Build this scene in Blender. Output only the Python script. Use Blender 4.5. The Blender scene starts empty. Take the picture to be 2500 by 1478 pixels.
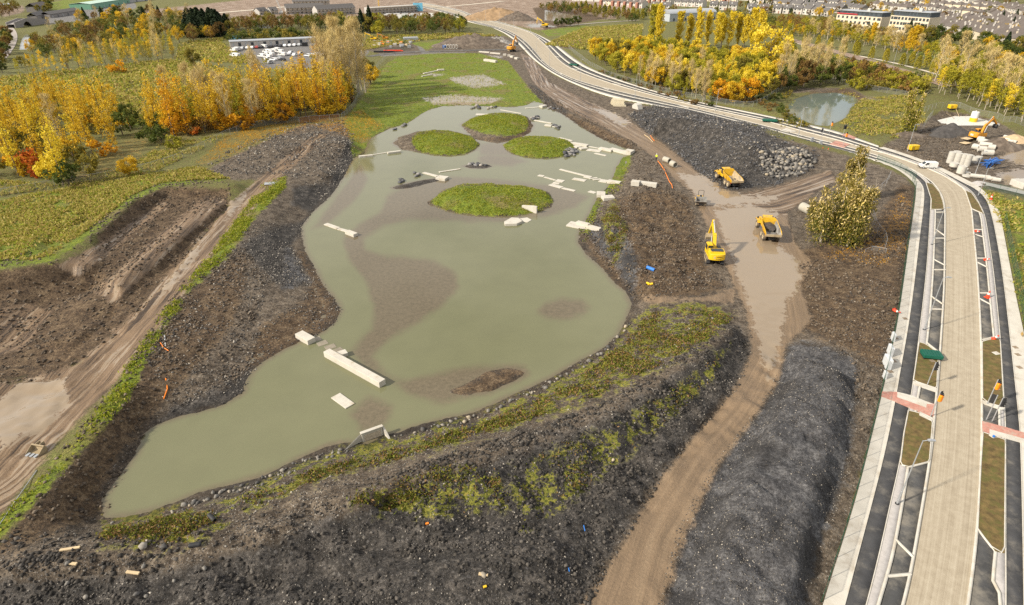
import bpy, math, random
import numpy as np
from mathutils import Vector, Matrix
random.seed(7); RNG = np.random.default_rng(7)
sc = bpy.context.scene
COL = sc.collection
R = math.radians
# ------------------------------------------------------------------ camera, sky, sun, exposure
H = 48.0; F = 1530.0; PITCH = R(29.0)
cam_d = bpy.data.cameras.new('camera'); cam = bpy.data.objects.new('camera', cam_d); COL.objects.link(cam)
cam_d.sensor_width = 36.0; cam_d.lens = F/2500*36.0; cam_d.clip_start = 0.5; cam_d.clip_end = 12000
cam.location = (0, 0, H); cam.rotation_euler = (math.pi/2-PITCH, 0, 0)
sc.camera = cam
SUN_EL = R(33); SUN_DIR = Vector((-0.90, -0.40, 0)).normalized()      # horizontal direction towards the sun
w = bpy.data.worlds.new('World'); sc.world = w; w.use_nodes = True
nt = w.node_tree; nt.nodes.clear()
wo = nt.nodes.new('ShaderNodeOutputWorld'); bg = nt.nodes.new('ShaderNodeBackground')
sky = nt.nodes.new('ShaderNodeTexSky'); sky.sky_type = 'NISHITA'; sky.sun_disc = False
sky.sun_elevation = SUN_EL; sky.sun_rotation = math.atan2(SUN_DIR.x, SUN_DIR.y)
sky.air_density = 1.0; sky.dust_density = 3.0
# broken cloud cover over the blue sky
tc = nt.nodes.new('ShaderNodeTexCoord'); mp = nt.nodes.new('ShaderNodeMapping'); mp.inputs['Scale'].default_value = (1.0, 1.0, 2.6)
nz = nt.nodes.new('ShaderNodeTexNoise'); nz.inputs['Scale'].default_value = 2.6; nz.inputs['Detail'].default_value = 7
cr = nt.nodes.new('ShaderNodeValToRGB'); cr.color_ramp.elements[0].position = 0.30; cr.color_ramp.elements[1].position = 0.50
mx = nt.nodes.new('ShaderNodeMixRGB'); mx.inputs[2].default_value = (7.4, 7.3, 7.2, 1)
nt.links.new(tc.outputs['Generated'], mp.inputs['Vector']); nt.links.new(mp.outputs[0], nz.inputs['Vector'])
nt.links.new(nz.outputs['Fac'], cr.inputs[0]); nt.links.new(cr.outputs[0], mx.inputs[0]); nt.links.new(sky.outputs[0], mx.inputs[1])
nt.links.new(mx.outputs[0], bg.inputs[0]); bg.inputs[1].default_value = 0.1; nt.links.new(bg.outputs[0], wo.inputs[0])
sun_d = bpy.data.lights.new('sun', 'SUN'); sun = bpy.data.objects.new('sun', sun_d); COL.objects.link(sun)
sun_d.energy = 5.0; sun_d.angle = R(2.5); sun_d.color = (1.0, 0.91, 0.77)
sd = Vector((SUN_DIR.x*math.cos(SUN_EL), SUN_DIR.y*math.cos(SUN_EL), math.sin(SUN_EL)))
sun.rotation_euler = sd.to_track_quat('Z', 'Y').to_euler()
sc.view_settings.view_transform = 'Standard'; sc.view_settings.look = 'None'; sc.view_settings.gamma = 1.0
sc.view_settings.use_curve_mapping = False; sc.view_settings.exposure = 0.42
sc.render.engine = 'CYCLES'
cy = sc.cycles; cy.max_bounces = 5; cy.diffuse_bounces = 2; cy.glossy_bounces = 3; cy.transparent_max_bounces = 12
cy.transmission_bounces = 2; cy.caustics_reflective = False; cy.caustics_refractive = False; cy.use_denoising = False; cy.sample_clamp_indirect = 2.0; cy.sample_clamp_direct = 6.0

# ------------------------------------------------------------------ pixel -> place helpers
SP, CP = math.sin(PITCH), math.cos(PITCH)
def P(px, py, z=0.0):
    u = (px-1250)/F; v = (py-739)/F
    t = (H-z)/(SP+v*CP)
    return Vector((u*t, t*(CP-v*SP), z))
def proj(X, Y, Z):
    dep = Y*CP-(Z-H)*SP; upc = Y*SP+(Z-H)*CP
    dep = np.maximum(dep, 1.0)
    return 1250+F*X/dep, 739-F*upc/dep, dep
def PL(pts, z=0.0): return np.array([[p.x, p.y] for p in (P(a, b, z) for a, b in pts)])
# ------------------------------------------------------------------ numpy noise and distances
def _h(ix, iy, s):
    n = (ix.astype(np.int64)*374761393+iy.astype(np.int64)*668265263+s*1442695041) & 0x7fffffff
    n = ((n ^ (n >> 13))*1274126177) & 0x7fffffff
    return ((n ^ (n >> 16)) & 0xffff).astype(np.float32)/65535.0
def vnoise(x, y, s=0):
    ix = np.floor(x); iy = np.floor(y); fx = (x-ix).astype(np.float32); fy = (y-iy).astype(np.float32)
    fx = fx*fx*(3-2*fx); fy = fy*fy*(3-2*fy); ix = ix.astype(np.int64); iy = iy.astype(np.int64)
    a = _h(ix, iy, s); b = _h(ix+1, iy, s); c = _h(ix, iy+1, s); d = _h(ix+1, iy+1, s)
    return (a+(b-a)*fx)*(1-fy)+(c+(d-c)*fx)*fy
def fbm(x, y, o=4, s=0):
    r = np.zeros(np.shape(x), np.float32); a = 0.5
    for k in range(o):
        r += a*(vnoise(x, y, s+k*17)-0.5)*2; x = x*2.03+11.7; y = y*2.03+5.3; a *= 0.5
    return r
def pdist(poly, X, Y, closed=True):
    d2 = np.full(X.shape, 1e12, np.float32); n = len(poly)
    ins = np.zeros(X.shape, bool)
    for i in range(n if closed else n-1):
        ax, ay = map(float, poly[i]); bx, by = map(float, poly[(i+1) % n]); ex, ey = bx-ax, by-ay
        l2 = ex*ex+ey*ey+1e-9
        t = np.clip(((X-ax)*ex+(Y-ay)*ey)/l2, 0, 1)
        d2 = np.minimum(d2, (X-ax-t*ex)**2+(Y-ay-t*ey)**2)
        if closed and ay != by:
            c = ((ay > Y) != (by > Y)); ins ^= c & (X < ex*(Y-ay)/(by-ay)+ax)
    d = np.sqrt(d2)
    return np.where(ins, d, -d) if closed else -d
def smooth(e0, e1, x):
    t = np.clip((x-e0)/(e1-e0), 0, 1); return t*t*(3-2*t)
# ------------------------------------------------------------------ mesh helpers
def tag(o, label=None, cat=None, group=None, kind=None):
    if label: o['label'] = label
    if cat: o['category'] = cat
    if group: o['group'] = group
    if kind: o['kind'] = kind
    return o
def link(name, me, parent=None, loc=(0, 0, 0), rz=0.0):
    o = bpy.data.objects.new(name, me); COL.objects.link(o); o.location = loc; o.rotation_euler = (0, 0, rz)
    if parent is not None: o.parent = parent
    return o
def empty(name, loc=(0, 0, 0), rz=0.0, s=1.0):
    o = bpy.data.objects.new(name, None); COL.objects.link(o); o.location = loc; o.rotation_euler = (0, 0, rz); o.scale = (s, s, s); o.empty_display_size = 0.2
    return o
def copy_tree(o, parent=None):
    c = o.copy(); COL.objects.link(c); c.parent = parent
    for ch in o.children: copy_tree(ch, c)
    return c
def np_mesh(name, V, Fq, mats=(), smooth_=False, attrs=None, mi=None):
    """V (n,3), Fq (m,k) faces with the same k corners"""
    me = bpy.data.meshes.new(name); V = np.asarray(V, np.float32); Fq = np.asarray(Fq, np.int32); m, k = Fq.shape
    me.vertices.add(len(V)); me.vertices.foreach_set('co', V.ravel())
    me.loops.add(m*k); me.loops.foreach_set('vertex_index', Fq.ravel())
    me.polygons.add(m); me.polygons.foreach_set('loop_start', np.arange(m, dtype=np.int32)*k)
    try: me.polygons.foreach_set('loop_total', np.full(m, k, np.int32))
    except Exception: pass
    if mi is not None: me.polygons.foreach_set('material_index', np.asarray(mi, np.int32))
    if smooth_: me.polygons.foreach_set('use_smooth', np.ones(m, bool))
    for mt in mats: me.materials.append(mt)
    for k_, a in (attrs or {}).items():
        at = me.attributes.new(k_, 'FLOAT', 'POINT' if len(a) == len(V) else 'FACE'); at.data.foreach_set('value', np.asarray(a, np.float32))
    me.update(calc_edges=True); return me
class MB:
    def __init__(s): s.v = []; s.f = []; s.m = []
    def add(s, vs, fs, mi=0):
        o = len(s.v); s.v += [tuple(v) for v in vs]; s.f += [tuple(i+o for i in f) for f in fs]; s.m += [mi]*len(fs); return s
    def box(s, c, d, rot=None, mi=0, taper=1.0):
        hx, hy, hz = d[0]/2, d[1]/2, d[2]/2
        vs = []
        for z, k in ((-hz, 1.0), (hz, taper)):
            vs += [(-hx*k, -hy*k, z), (hx*k, -hy*k, z), (hx*k, hy*k, z), (-hx*k, hy*k, z)]
        M = rot if rot is not None else Matrix.Identity(3)
        vs = [Vector(c)+M @ Vector(v) for v in vs]
        return s.add(vs, [(3, 2, 1, 0), (4, 5, 6, 7), (0, 1, 5, 4), (1, 2, 6, 5), (2, 3, 7, 6), (3, 0, 4, 7)], mi)
    def prism(s, prof, x0, x1, mi=0, axis=0):
        """prof: list of (a,b); extruded along axis from x0 to x1 (axis 0: a=y,b=z ; axis 1: a=x,b=z ; axis 2: a=x,b=y)"""
        n = len(prof)
        def pt(t, a, b): return (t, a, b) if axis == 0 else ((a, t, b) if axis == 1 else (a, b, t))
        vs = [pt(x0, a, b) for a, b in prof]+[pt(x1, a, b) for a, b in prof]
        fs = [tuple(range(n)), tuple(range(2*n-1, n-1, -1))]
        fs += [(i, i+n, (i+1) % n+n, (i+1) % n) for i in range(n)]
        return s.add(vs, fs, mi)
    def tube(s, p0, p1, r0, r1=None, n=8, mi=0, caps=True):
        p0 = Vector(p0); p1 = Vector(p1); r1 = r0 if r1 is None else r1
        d = (p1-p0).normalized(); a = d.orthogonal().normalized(); b = d.cross(a)
        vs = [p0+(a*math.cos(2*math.pi*i/n)+b*math.sin(2*math.pi*i/n))*r0 for i in range(n)]
        vs += [p1+(a*math.cos(2*math.pi*i/n)+b*math.sin(2*math.pi*i/n))*r1 for i in range(n)]
        fs = [(i, (i+1) % n, (i+1) % n+n, i+n) for i in range(n)]
        if caps: fs += [tuple(range(n-1, -1, -1)), tuple(range(n, 2*n))]
        return s.add(vs, fs, mi)
    def pipe(s, p0, p1, ro, ri, n=20, mi=0):
        p0 = Vector(p0); p1 = Vector(p1); d = (p1-p0).normalized(); a = d.orthogonal().normalized(); b = d.cross(a); vs = []
        for p, r in ((p0, ro), (p1, ro), (p1, ri), (p0, ri)):
            vs += [p+(a*math.cos(2*math.pi*i/n)+b*math.sin(2*math.pi*i/n))*r for i in range(n)]
        fs = [(k*n+i, k*n+(i+1) % n, ((k+1) % 4)*n+(i+1) % n, ((k+1) % 4)*n+i) for k in range(4) for i in range(n)]
        return s.add(vs, fs, mi)
    def path(s, pts, r, n=6, mi=0):
        for a, b in zip(pts[:-1], pts[1:]): s.tube(a, b, r, r, n, mi)
        return s
    def mesh(s, name, mats, smooth_=False):
        me = bpy.data.meshes.new(name); me.from_pydata(s.v, [], s.f)
        for m in (mats if isinstance(mats, (list, tuple)) else [mats]): me.materials.append(m)
        me.polygons.foreach_set('material_index', s.m)
        if smooth_: me.polygons.foreach_set('use_smooth', [True]*len(me.polygons))
        me.update(); return me
    def build(s, name, mats, parent=None, loc=(0, 0, 0), rz=0.0, bevel=0.0, smooth_=False):
        o = link(name, s.mesh(name, mats, smooth_), parent, loc, rz)
        if bevel:
            b = o.modifiers.new('bevel', 'BEVEL'); b.width = bevel; b.segments = 2; b.limit_method = 'ANGLE'
        return o
# ------------------------------------------------------------------ material helpers
MATS = {}
def nn(t, typ, **kw):
    n = t.nodes.new(typ)
    for k, v in kw.items():
        if k in n.inputs: n.inputs[k].default_value = v
        else: setattr(n, k, v)
    return n
def noise(t, scale, detail=4, vec=None, rough=0.55, dim=None):
    n = nn(t, 'ShaderNodeTexNoise'); n.inputs['Scale'].default_value = scale; n.inputs['Detail'].default_value = detail; n.inputs['Roughness'].default_value = rough
    if vec is not None: t.links.new(vec, n.inputs['Vector'])
    return n.outputs['Fac']
def math_(t, op, a, b=None, c=None, clamp=False):
    n = nn(t, 'ShaderNodeMath', operation=op); n.use_clamp = clamp
    for i, v in enumerate((a, b, c)):
        if v is None: continue
        if isinstance(v, (int, float)): n.inputs[i].default_value = v
        else: t.links.new(v, n.inputs[i])
    return n.outputs[0]
def mixc(t, fac, a, b, blend='MIX'):
    n = nn(t, 'ShaderNodeMixRGB', blend_type=blend)
    for i, v in ((0, fac), (1, a), (2, b)):
        if isinstance(v, (int, float)): n.inputs[i].default_value = v
        elif isinstance(v, tuple): n.inputs[i].default_value = (*v[:3], 1)
        else: t.links.new(v, n.inputs[i])
    return n.outputs[0]
def ramp(t, fac, stops):
    n = nn(t, 'ShaderNodeValToRGB'); e = n.color_ramp.elements
    while len(e) < len(stops): e.new(0.5)
    for i, (p, c) in enumerate(stops):
        e[i].position = p; e[i].color = (*c[:3], 1) if isinstance(c, tuple) else (c, c, c, 1)
    t.links.new(fac, n.inputs[0]); return n.outputs[0]
def maprange(t, v, a, b, c=0.0, d=1.0):
    n = nn(t, 'ShaderNodeMapRange'); n.interpolation_type = 'SMOOTHSTEP'
    t.links.new(v, n.inputs[0])
    for i, x in enumerate((a, b, c, d)): n.inputs[1+i].default_value = x
    return n.outputs[0]
def newmat(name):
    m = bpy.data.materials.new(name); m.use_nodes = True; t = m.node_tree; t.nodes.clear()
    o = nn(t, 'ShaderNodeOutputMaterial'); b = nn(t, 'ShaderNodeBsdfPrincipled'); t.links.new(b.outputs[0], o.inputs[0])
    MATS[name] = m; return m, t, b, o
def objvec(t):
    n = nn(t, 'ShaderNodeTexCoord'); return n.outputs['Object']
def worldvec(t):
    n = nn(t, 'ShaderNodeNewGeometry'); return n.outputs['Position']
def plain(name, col, rough=0.7, metal=0.0, var=0.15, scale=3.0, dirt=None, dirt_amt=0.4, bump=0.0, spec=0.4, world=False):
    m, t, b, o = newmat(name)
    v = worldvec(t) if world else objvec(t)
    f = noise(t, scale, 5, v); lo = tuple(c*(1-var) for c in col); hi = tuple(min(1, c*(1+var)) for c in col)
    c = ramp(t, f, [(0.3, lo), (0.7, hi)])
    if dirt:
        g = noise(t, scale*0.6, 6, v, 0.7); c = mixc(t, maprange(t, g, 0.62-dirt_amt*0.4, 0.8-dirt_amt*0.25), c, dirt)
    t.links.new(c, b.inputs['Base Color']); b.inputs['Roughness'].default_value = rough; b.inputs['Metallic'].default_value = metal
    b.inputs['Specular IOR Level'].default_value = spec
    if bump:
        bn = nn(t, 'ShaderNodeBump'); bn.inputs['Strength'].default_value = bump; bn.inputs['Distance'].default_value = 0.05
        t.links.new(noise(t, scale*8, 5, v), bn.inputs['Height']); t.links.new(bn.outputs[0], b.inputs['Normal'])
    return m
# ================================================================== THE PLACE: lines read off the photograph
ZW = -0.6
SHORE = [(255,1265),(250,1215),(290,1165),(330,1110),(350,1060),(375,1040),(440,1015),(490,1005),(540,990),(590,960),(610,910),(640,885),(690,855),(740,830),(780,815),(815,790),(832,760),(820,735),(795,705),(770,660),(745,615),(737,575),(735,555),(760,520),(790,495),(815,470),(840,430),(855,400),(864,386),(890,375),(896,350),(910,335),(950,315),(985,305),(1010,292),(1030,278),(1050,268),(1080,260),(1130,257),(1200,261),(1250,263),(1285,258),(1300,250),(1325,253),(1340,265),(1365,275),(1390,290),(1420,310),(1460,335),(1500,352),(1530,362),(1545,368),(1540,378),(1520,385),(1505,410),(1498,430),(1485,455),(1460,480),(1445,510),(1430,540),(1415,560),(1412,590),(1430,620),(1470,655),(1500,690),(1530,715),(1542,745),(1525,790),(1510,815),(1480,845),(1440,870),(1400,890),(1350,920),(1300,945),(1250,965),(1200,990),(1150,1010),(1100,1020),(1060,1030),(1020,1040),(980,1055),(940,1062),(900,1085),(850,1080),(800,1090),(740,1115),(690,1140),(640,1165),(580,1180),(520,1195),(470,1210),(420,1230),(370,1250),(310,1262)]
ISL = [([(1125,305),(1150,290),(1190,280),(1240,278),(1285,285),(1302,305),(1296,320),(1280,332),(1255,341),(1240,346),(1215,350),(1190,346),(1160,340),(1145,325)], 1.5),
       ([(960,350),(975,336),(1010,325),(1060,320),(1110,322),(1150,332),(1171,350),(1165,365),(1140,376),(1100,381),(1060,379),(1020,371),(985,366)], 1.5),
       ([(1228,354),(1250,341),(1290,335),(1340,336),(1380,342),(1403,351),(1400,371),(1380,381),(1340,387),(1290,385),(1255,377),(1235,365)], 1.5),
       ([(1043,494),(1065,477),(1090,460),(1130,452),(1200,451),(1270,456),(1320,463),(1345,476),(1353,491),(1340,506),(1310,519),(1270,526),(1200,529),(1130,523),(1080,511),(1055,501)], 1.7),
       ([(1105,957),(1150,927),(1200,907),(1240,898),(1275,903),(1285,910),(1260,931),(1220,947),(1180,960),(1140,966)], 0.3),
       ([(958,458),(985,450),(1030,441),(1075,434),(1080,438),(1040,450),(1000,460),(965,462)], 0.25),
       ([(1130,406),(1150,402),(1185,401),(1204,406),(1185,411),(1150,411)], 0.25)]
SITE_ROAD = [(1270,130),(1300,200),(1360,255),(1450,300),(1540,345),(1600,385),(1640,430),(1690,470),(1720,540),(1760,620),(1790,690),(1820,760),(1838,850),(1800,940),(1700,1060),(1600,1190),(1520,1330),(1420,1478),(1330,1650),(1570,1650),(1620,1478),(1680,1300),(1760,1130),(1850,1010),(1900,930),(1922,840),(1985,780),(1955,700),(1985,640),(1940,590),(1920,520),(1990,470),(2040,440),(2030,415),(1900,455),(1800,475),(1740,455),(1680,400),(1610,345),(1520,285),(1440,250),(1340,200),(1300,140)]
HAUL = [(770,325),(640,430),(570,490),(470,600),(330,760),(200,880),(60,930),(-150,950),(-150,1290),(0,1260),(130,1090),(260,960),(350,850),(470,690),(560,580),(620,510),(680,440),(800,330)]
L0 = [(1945,1700),(2010,1469),(2062,1310),(2100,1181),(2126,1074),(2154,961),(2177,859),(2193,778),(2208,678),(2218,600),(2230,523),(2238,461),(2230,446),(2205,424),(2174,408),(2136,395),(2076,375),(2014,361),(1973,351),(1883,328),(1683,275),(1619,264),(1503,241),(1437,220),(1355,184),(1303,147),(1276,118),(1257,99),(1232,82),(1202,68),(1145,55),(1094,33),(1000,12)]
L4 = [(2145,1700),(2204,1478),(2223,1398),(2253,1226),(2269,1129),(2277,1065),(2282,1000),(2286,965),(2294,871),(2301,765),(2305,691),(2306,622),(2307,545),(2307,518),(2304,492),(2295,469),(2279,448),(2261,435),(2233,417),(2194,399),(2143,381),(2080,361),(2016,346),(1973,336),(1884,312),(1690,264),(1626,250),(1540,231),(1437,206),(1380,186),(1332,158),(1301,119),(1278,97),(1250,79),(1208,64),(1150,51),(1104,30),(1010,10)]
R4 = [(2335,1700),(2362,1478),(2375,1388),(2385,1291),(2390,1226),(2395,1129),(2397,1020),(2396,933),(2395,840),(2390,722),(2384,638),(2376,560),(2372,510),(2364,479),(2351,459),(2323,438),(2297,420),(2245,399),(2194,384),(2143,371),(2086,355),(2055,345),(1963,322),(1893,302),(1837,289),(1770,275),(1673,254),(1529,216),(1463,195),(1401,172),(1365,150),(1334,113),(1310,91),(1290,77),(1218,57),(1151,42),(1118,26),(1022,7)]
R0 = [(2560,1700),(2562,1478),(2545,1200),(2518,950),(2502,828),(2494,793),(2476,709),(2448,560),(2441,520),(2420,487),(2400,466),(2384,453),(2354,438),(2307,415),(2258,394),(2200,373),(2145,357),(2076,332),(2040,320),(1914,291),(1786,265),(1657,239),(1554,209),(1451,173),(1400,142),(1362,112),(1346,101),(1302,79),(1224,54),(1158,40),(1126,24),(1030,6)]
L1n = [(2000,1700),(2062,1478),(2094,1356),(2133,1210),(2159,1107),(2181,1000),(2199,896),(2214,815),(2227,728),(2238,638),(2247,560),(2253,518),(2257,466),(2246,445),(2220,422),(2181,404),(2138,390)]
L2n = [(2053,1700),(2115,1478),(2146,1356),(2175,1223),(2196,1133),(2219,1000),(2230,927),(2239,859),(2256,716),(2264,635),(2271,520),(2273,468),(2261,446),(2241,428),(2220,416),(2169,397),(2140,386)]
L3n = [(2085,1700),(2143,1478),(2168,1398),(2188,1314),(2217,1142),(2235,1000),(2250,920),(2263,839),(2273,734),(2278,660),(2281,585),(2284,519),(2282,470),(2268,446),(2247,428),(2225,415),(2180,397),(2141,384)]
R3n = [(2410,1700),(2443,1478),(2445,1450),(2420,1446),(2430,1348),(2442,1200),(2440,1000),(2434,900),(2426,825),(2417,734),(2409,647),(2398,560),(2394,523),(2366,470),(2332,447),(2296,425),(2238,402),(2190,385),(2145,370)]
R2n = [(2450,1700),(2455,1478),(2454,1351),(2455,1074),(2452,996),(2442,825),(2426,669),(2410,560),(2403,523),(2390,497),(2374,468),(2337,445),(2299,423),(2242,399),(2192,382),(2145,367)]
R1n = [(2500,1700),(2500,1478),(2492,1081),(2485,1000),(2466,825),(2448,669),(2429,560),(2420,523),(2410,490),(2386,464),(2345,444),(2303,421),(2250,398),(2195,377),(2145,362)]
RIGHT_POND = [(1915,266),(1938,242),(1980,229),(2040,226),(2090,236),(2095,246),(2076,266),(2062,290),(2020,309),(1990,306),(1940,287)]
CANAL_A = [(46,122),(52,100),(60,84),(76,83),(75,100),(66,124)]
CANAL_B = [(62,60),(70,46),(80,42),(79,28),(83,10),(86,2),(91,2),(90,14),(86,32),(83,44),(81,58)]
# heights: (points in the photograph, height, closed)
ZONES = [(SHORE, ZW, 1),
 ([(790,325),(640,440),(560,530),(440,660),(330,790),(200,910),(80,1020),(-60,1150)], 1.2, 0),
 ([(700,435),(640,500),(560,610),(450,715),(390,800),(330,890),(290,960),(200,1080),(100,1200),(0,1300),(-120,1410)], 2.1, 0),
 ([(-400,470),(0,480),(200,440),(380,400),(560,340),(700,300),(830,288),(880,240),(800,200),(300,180),(-400,250)], 1.6, 1),
 ([(-100,670),(0,655),(110,640),(230,565),(330,485),(400,458),(560,450)], 2.9, 0),
 ([(380,505),(280,590),(190,660)], 1.7, 0), ([(540,480),(400,590),(230,710)], 2.2, 0), ([(520,560),(400,660),(290,750)], 1.1, 0),
 ([(-60,820),(20,800),(110,720),(200,690)], 0.3, 0), ([(130,840),(200,790)], 1.5, 0), ([(0,1000),(60,960),(150,960)], 0.6, 0),
 ([(680,365),(760,350),(830,345)], 2.4, 0), ([(700,430),(780,420)], 1.6, 0),
 ([(900,250),(950,180),(1060,145),(1200,145),(1270,210),(1200,250),(1050,250),(940,300)], 0.0, 1),
 ([(1770,800),(1700,870),(1600,945),(1500,1005),(1340,1075),(1200,1122),(1050,1168),(900,1230),(750,1280),(600,1310),(400,1330),(250,1345),(100,1370),(-100,1400)], 2.5, 0),
 ([(1760,950),(1600,1110),(1400,1260),(1100,1300),(800,1380),(500,1440),(0,1478),(-200,1490)], 1.0, 0),
 ([(1330,1330),(1200,1390),(1000,1440)], 2.2, 0), ([(700,1470),(300,1560)], 1.7, 0), ([(1300,1650),(0,1700)], 1.0, 0),
 (SITE_ROAD, 0.0, 1),
 ([(1985,890),(2030,900),(2015,1050),(1965,1200),(1920,1400),(1880,1600),(1760,1600),(1785,1350),(1830,1190),(1915,1020)], 2.3, 1),
 ([(1640,1400),(1680,1300),(1760,1140),(1850,1020)], 0.1, 0), ([(2105,880),(2100,1000),(2085,1080),(2065,1180),(2015,1320),(1965,1478)], 0.1, 0),
 ([(1600,288),(1660,286),(1740,300),(1810,325),(1845,345)], 5.6, 0),
 ([(1540,290),(1580,322),(1640,360),(1700,412),(1760,462),(1830,462),(1900,447),(1960,430),(2000,395)], 0.0, 0),
 ([(1870,370),(1930,375)], 2.2, 0),
 ([(1500,525),(1550,610),(1590,690)], 0.9, 0), ([(1560,440),(1600,470),(1660,500)], 0.7, 0), ([(1420,290),(1480,318),(1540,345)], 0.8, 0),
 ([(2130,480),(2110,600),(2080,720),(2060,830)], 0.25, 0),
 ([(-500,185),(400,130),(900,125),(1200,112)], 0.0, 0), ([(1500,150),(2000,215),(2150,240),(2600,300)], 0.3, 0),
 ([(2300,350),(2420,420),(2700,480)], 0.0, 0), ([(-300,20),(1250,40),(2900,70)], 0.0, 0), ([(2500,520),(2600,800)], 0.4, 0), ([(2000,120),(2400,200)], 0.4, 0)]
def grid_axis(v0, v1, s0, start, g, top):
    out = [v0]; 
    while out[-1] < v1:
        u = max(0.0, out[-1]-start); out.append(out[-1]+min(top, s0+g*u) if out[-1] < 900 else out[-1]*1.08)
    return np.array(out)
ys = grid_axis(14.0, 9000.0, 0.33, 60.0, 0.0072, 6.0)
xp = grid_axis(0.0, 9000.0, 0.42, 48.0, 0.0125, 8.0); xs = np.concatenate([-xp[:0:-1], xp])
GX, GY = np.meshgrid(xs, ys); sh = GX.shape
X = GX.ravel().astype(np.float32); Y = GY.ravel().astype(np.float32)
core = np.where((Y < 1500) & (np.abs(X) < 1100))[0]; Xc = X[core]; Yc = Y[core]
num = np.zeros(len(Xc), np.float32); den = np.zeros(len(Xc), np.float32); shore_d = None
for pts, z, closed in ZONES:
    d = pdist(PL(pts, z), Xc, Yc, bool(closed))
    if pts is SHORE: shore_d = d.copy()
    wgt = 1.0/(np.maximum(-d, 0.0)**2+0.02)
    num += wgt*z; den += wgt
Zc = num/den
# roughness of the earth
rough_a = 0.05+0.22*smooth(-60, 20, -np.abs(Xc+5)+70-0.15*Yc)*smooth(330, 200, Yc)
road_poly = PL(L0+R0[::-1], 0.0)
rd = pdist(road_poly, Xc, Yc)
sr = pdist(PL(SITE_ROAD), Xc, Yc)
Zn = fbm(Xc*0.22, Yc*0.22, 5, 3)*1.0+fbm(Xc*0.9, Yc*0.9, 3, 9)*0.8
flat = np.clip(smooth(-0.5, 2.5, sr)*0.85, 0, 1)
Zc = Zc+Zn*rough_a*(1-flat)
dn = -pdist(PL([(1740,930),(1600,1090),(1400,1200),(1150,1240),(950,1270),(700,1350),(400,1400)], 1.5), Xc, Yc, False)
Zc += (fbm(Xc*0.28, Yc*0.4, 4, 81)*1.1+np.abs(fbm(Xc*0.6, Yc*0.35, 3, 82))*0.7-0.2)*smooth(9, 2, dn)*(1-flat)
px_, py_, dep_ = proj(Xc, Yc, Zc)                       # cut benches of the dig on the left, with steep edges
def pixd(q): return pdist(q, px_, py_)*dep_/F
nz_e = fbm(Xc*0.6, Yc*0.6, 3, 91)*0.5
left_ = (Xc < -18) & (Yc < 200)
pit = np.where(left_, pixd([(-300,672),(0,662),(110,645),(232,642),(240,575),(330,492),(400,458),(560,465),(562,505),(480,600),(400,700),(280,830),(130,930),(-300,960)])+nz_e, -9)
Zc -= 0.9*smooth(0, 0.7, pit)
deep = np.where(left_, pixd([(-300,690),(0,672),(230,645),(292,705),(280,760),(140,880),(-300,900)])+nz_e, -9); Zc -= 0.9*smooth(0, 0.8, deep)
ridge_ = np.where(left_, pixd([(500,480),(560,488),(430,600),(280,742),(226,712),(360,600)])+nz_e, -9); Zc += 0.6*smooth(0, 0.8, ridge_)*(deep < 0)
mnd = np.where(left_, pixd([(90,810),(150,780),(230,760),(240,800),(170,840),(110,840)])+nz_e, -9); Zc += 0.9*smooth(0, 1.6, mnd)
for hp_ in ([(30,640),(60,585),(110,560),(135,580),(100,625)], [(140,560),(170,520),(200,515),(215,535),(180,560)]): Zc += 0.9*smooth(0, 1.5, np.where(left_, pixd(hp_)+nz_e, -9))
cl = np.where((Yc < 70), pixd([(880,1225),(940,1180),(1010,1160),(1070,1175),(1085,1205),(1000,1225),(920,1250)])+nz_e, -9); Zc -= 1.2*smooth(0, 0.5, cl)
for pts in [[(2010,880),(1930,1090),(1850,1320),(1820,1500)]]:      # digging marks on the gravel heap
    d = -pdist(PL(pts, 2.0), Xc, Yc, False)
    Zc += (1.3*np.abs(fbm(Xc*0.35+Yc*0.2, Yc*0.13, 4, 21))+0.13*np.sin(Xc*2.4-Yc*2.9+fbm(Xc*.25, Yc*.25, 3, 23)*9)*smooth(-.1, .3, fbm(Xc*.12, Yc*.12, 2, 24))-0.3)*smooth(9, 4, d)
dl = pdist(PL([(1430,570),(1500,480),(1560,410),(1680,480),(1715,640),(1765,700),(1560,735)]), Xc, Yc); Zc += (fbm(Xc*0.3, Yc*0.3, 4, 51)*1.3+np.abs(fbm(Xc*0.7, Yc*0.5, 3, 52))*0.6)*smooth(-1, 4, dl)*(1-flat)
dr = -pdist(PL([(1600,282),(1740,292),(1850,335),(1930,375)], 2.0), Xc, Yc, False)
Zc += (np.abs(fbm(Xc*0.3, Yc*0.12, 4, 33))*2.0-0.5)*smooth(17, 5, dr)
# the pond and its islands
Zc = np.where(shore_d > 0, ZW-np.minimum(1.6, 0.28*shore_d), np.where(shore_d > -1.5, np.maximum(Zc, ZW+0.03), Zc))
edge_n = fbm(Xc*0.45, Yc*0.45, 3, 44)*1.1
for pts, h in ISL:
    d = pdist(PL(pts, ZW), Xc, Yc)+(edge_n if h > 1 else edge_n*0.6)
    m = d > -3.5
    zi = np.where(d > 0, ZW+h*(1-(1-np.clip(d/(7.5 if h > 1 else 3), 0, 1))**2)+0.02+Zn*0.06, ZW+0.22*d)
    Zc = np.where(m, np.maximum(Zc, zi), Zc)
dp = pdist(PL(RIGHT_POND, -0.3), Xc, Yc)+edge_n*0.5; Zc = np.where(dp > -4, np.minimum(Zc, -0.3-0.25*dp), Zc)
for cpts in (CANAL_A, CANAL_B):
    dc = pdist(PL(cpts, -0.3), Xc, Yc)+edge_n*0.4; Zc = np.where(dc > -4, np.minimum(Zc, -0.3-0.25*dc), Zc)
EXC = [(2288,294),(2330,284),(2372,284),(2440,303),(2440,318),(2370,318),(2312,316)]                     # concrete base dug into the ground
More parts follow.
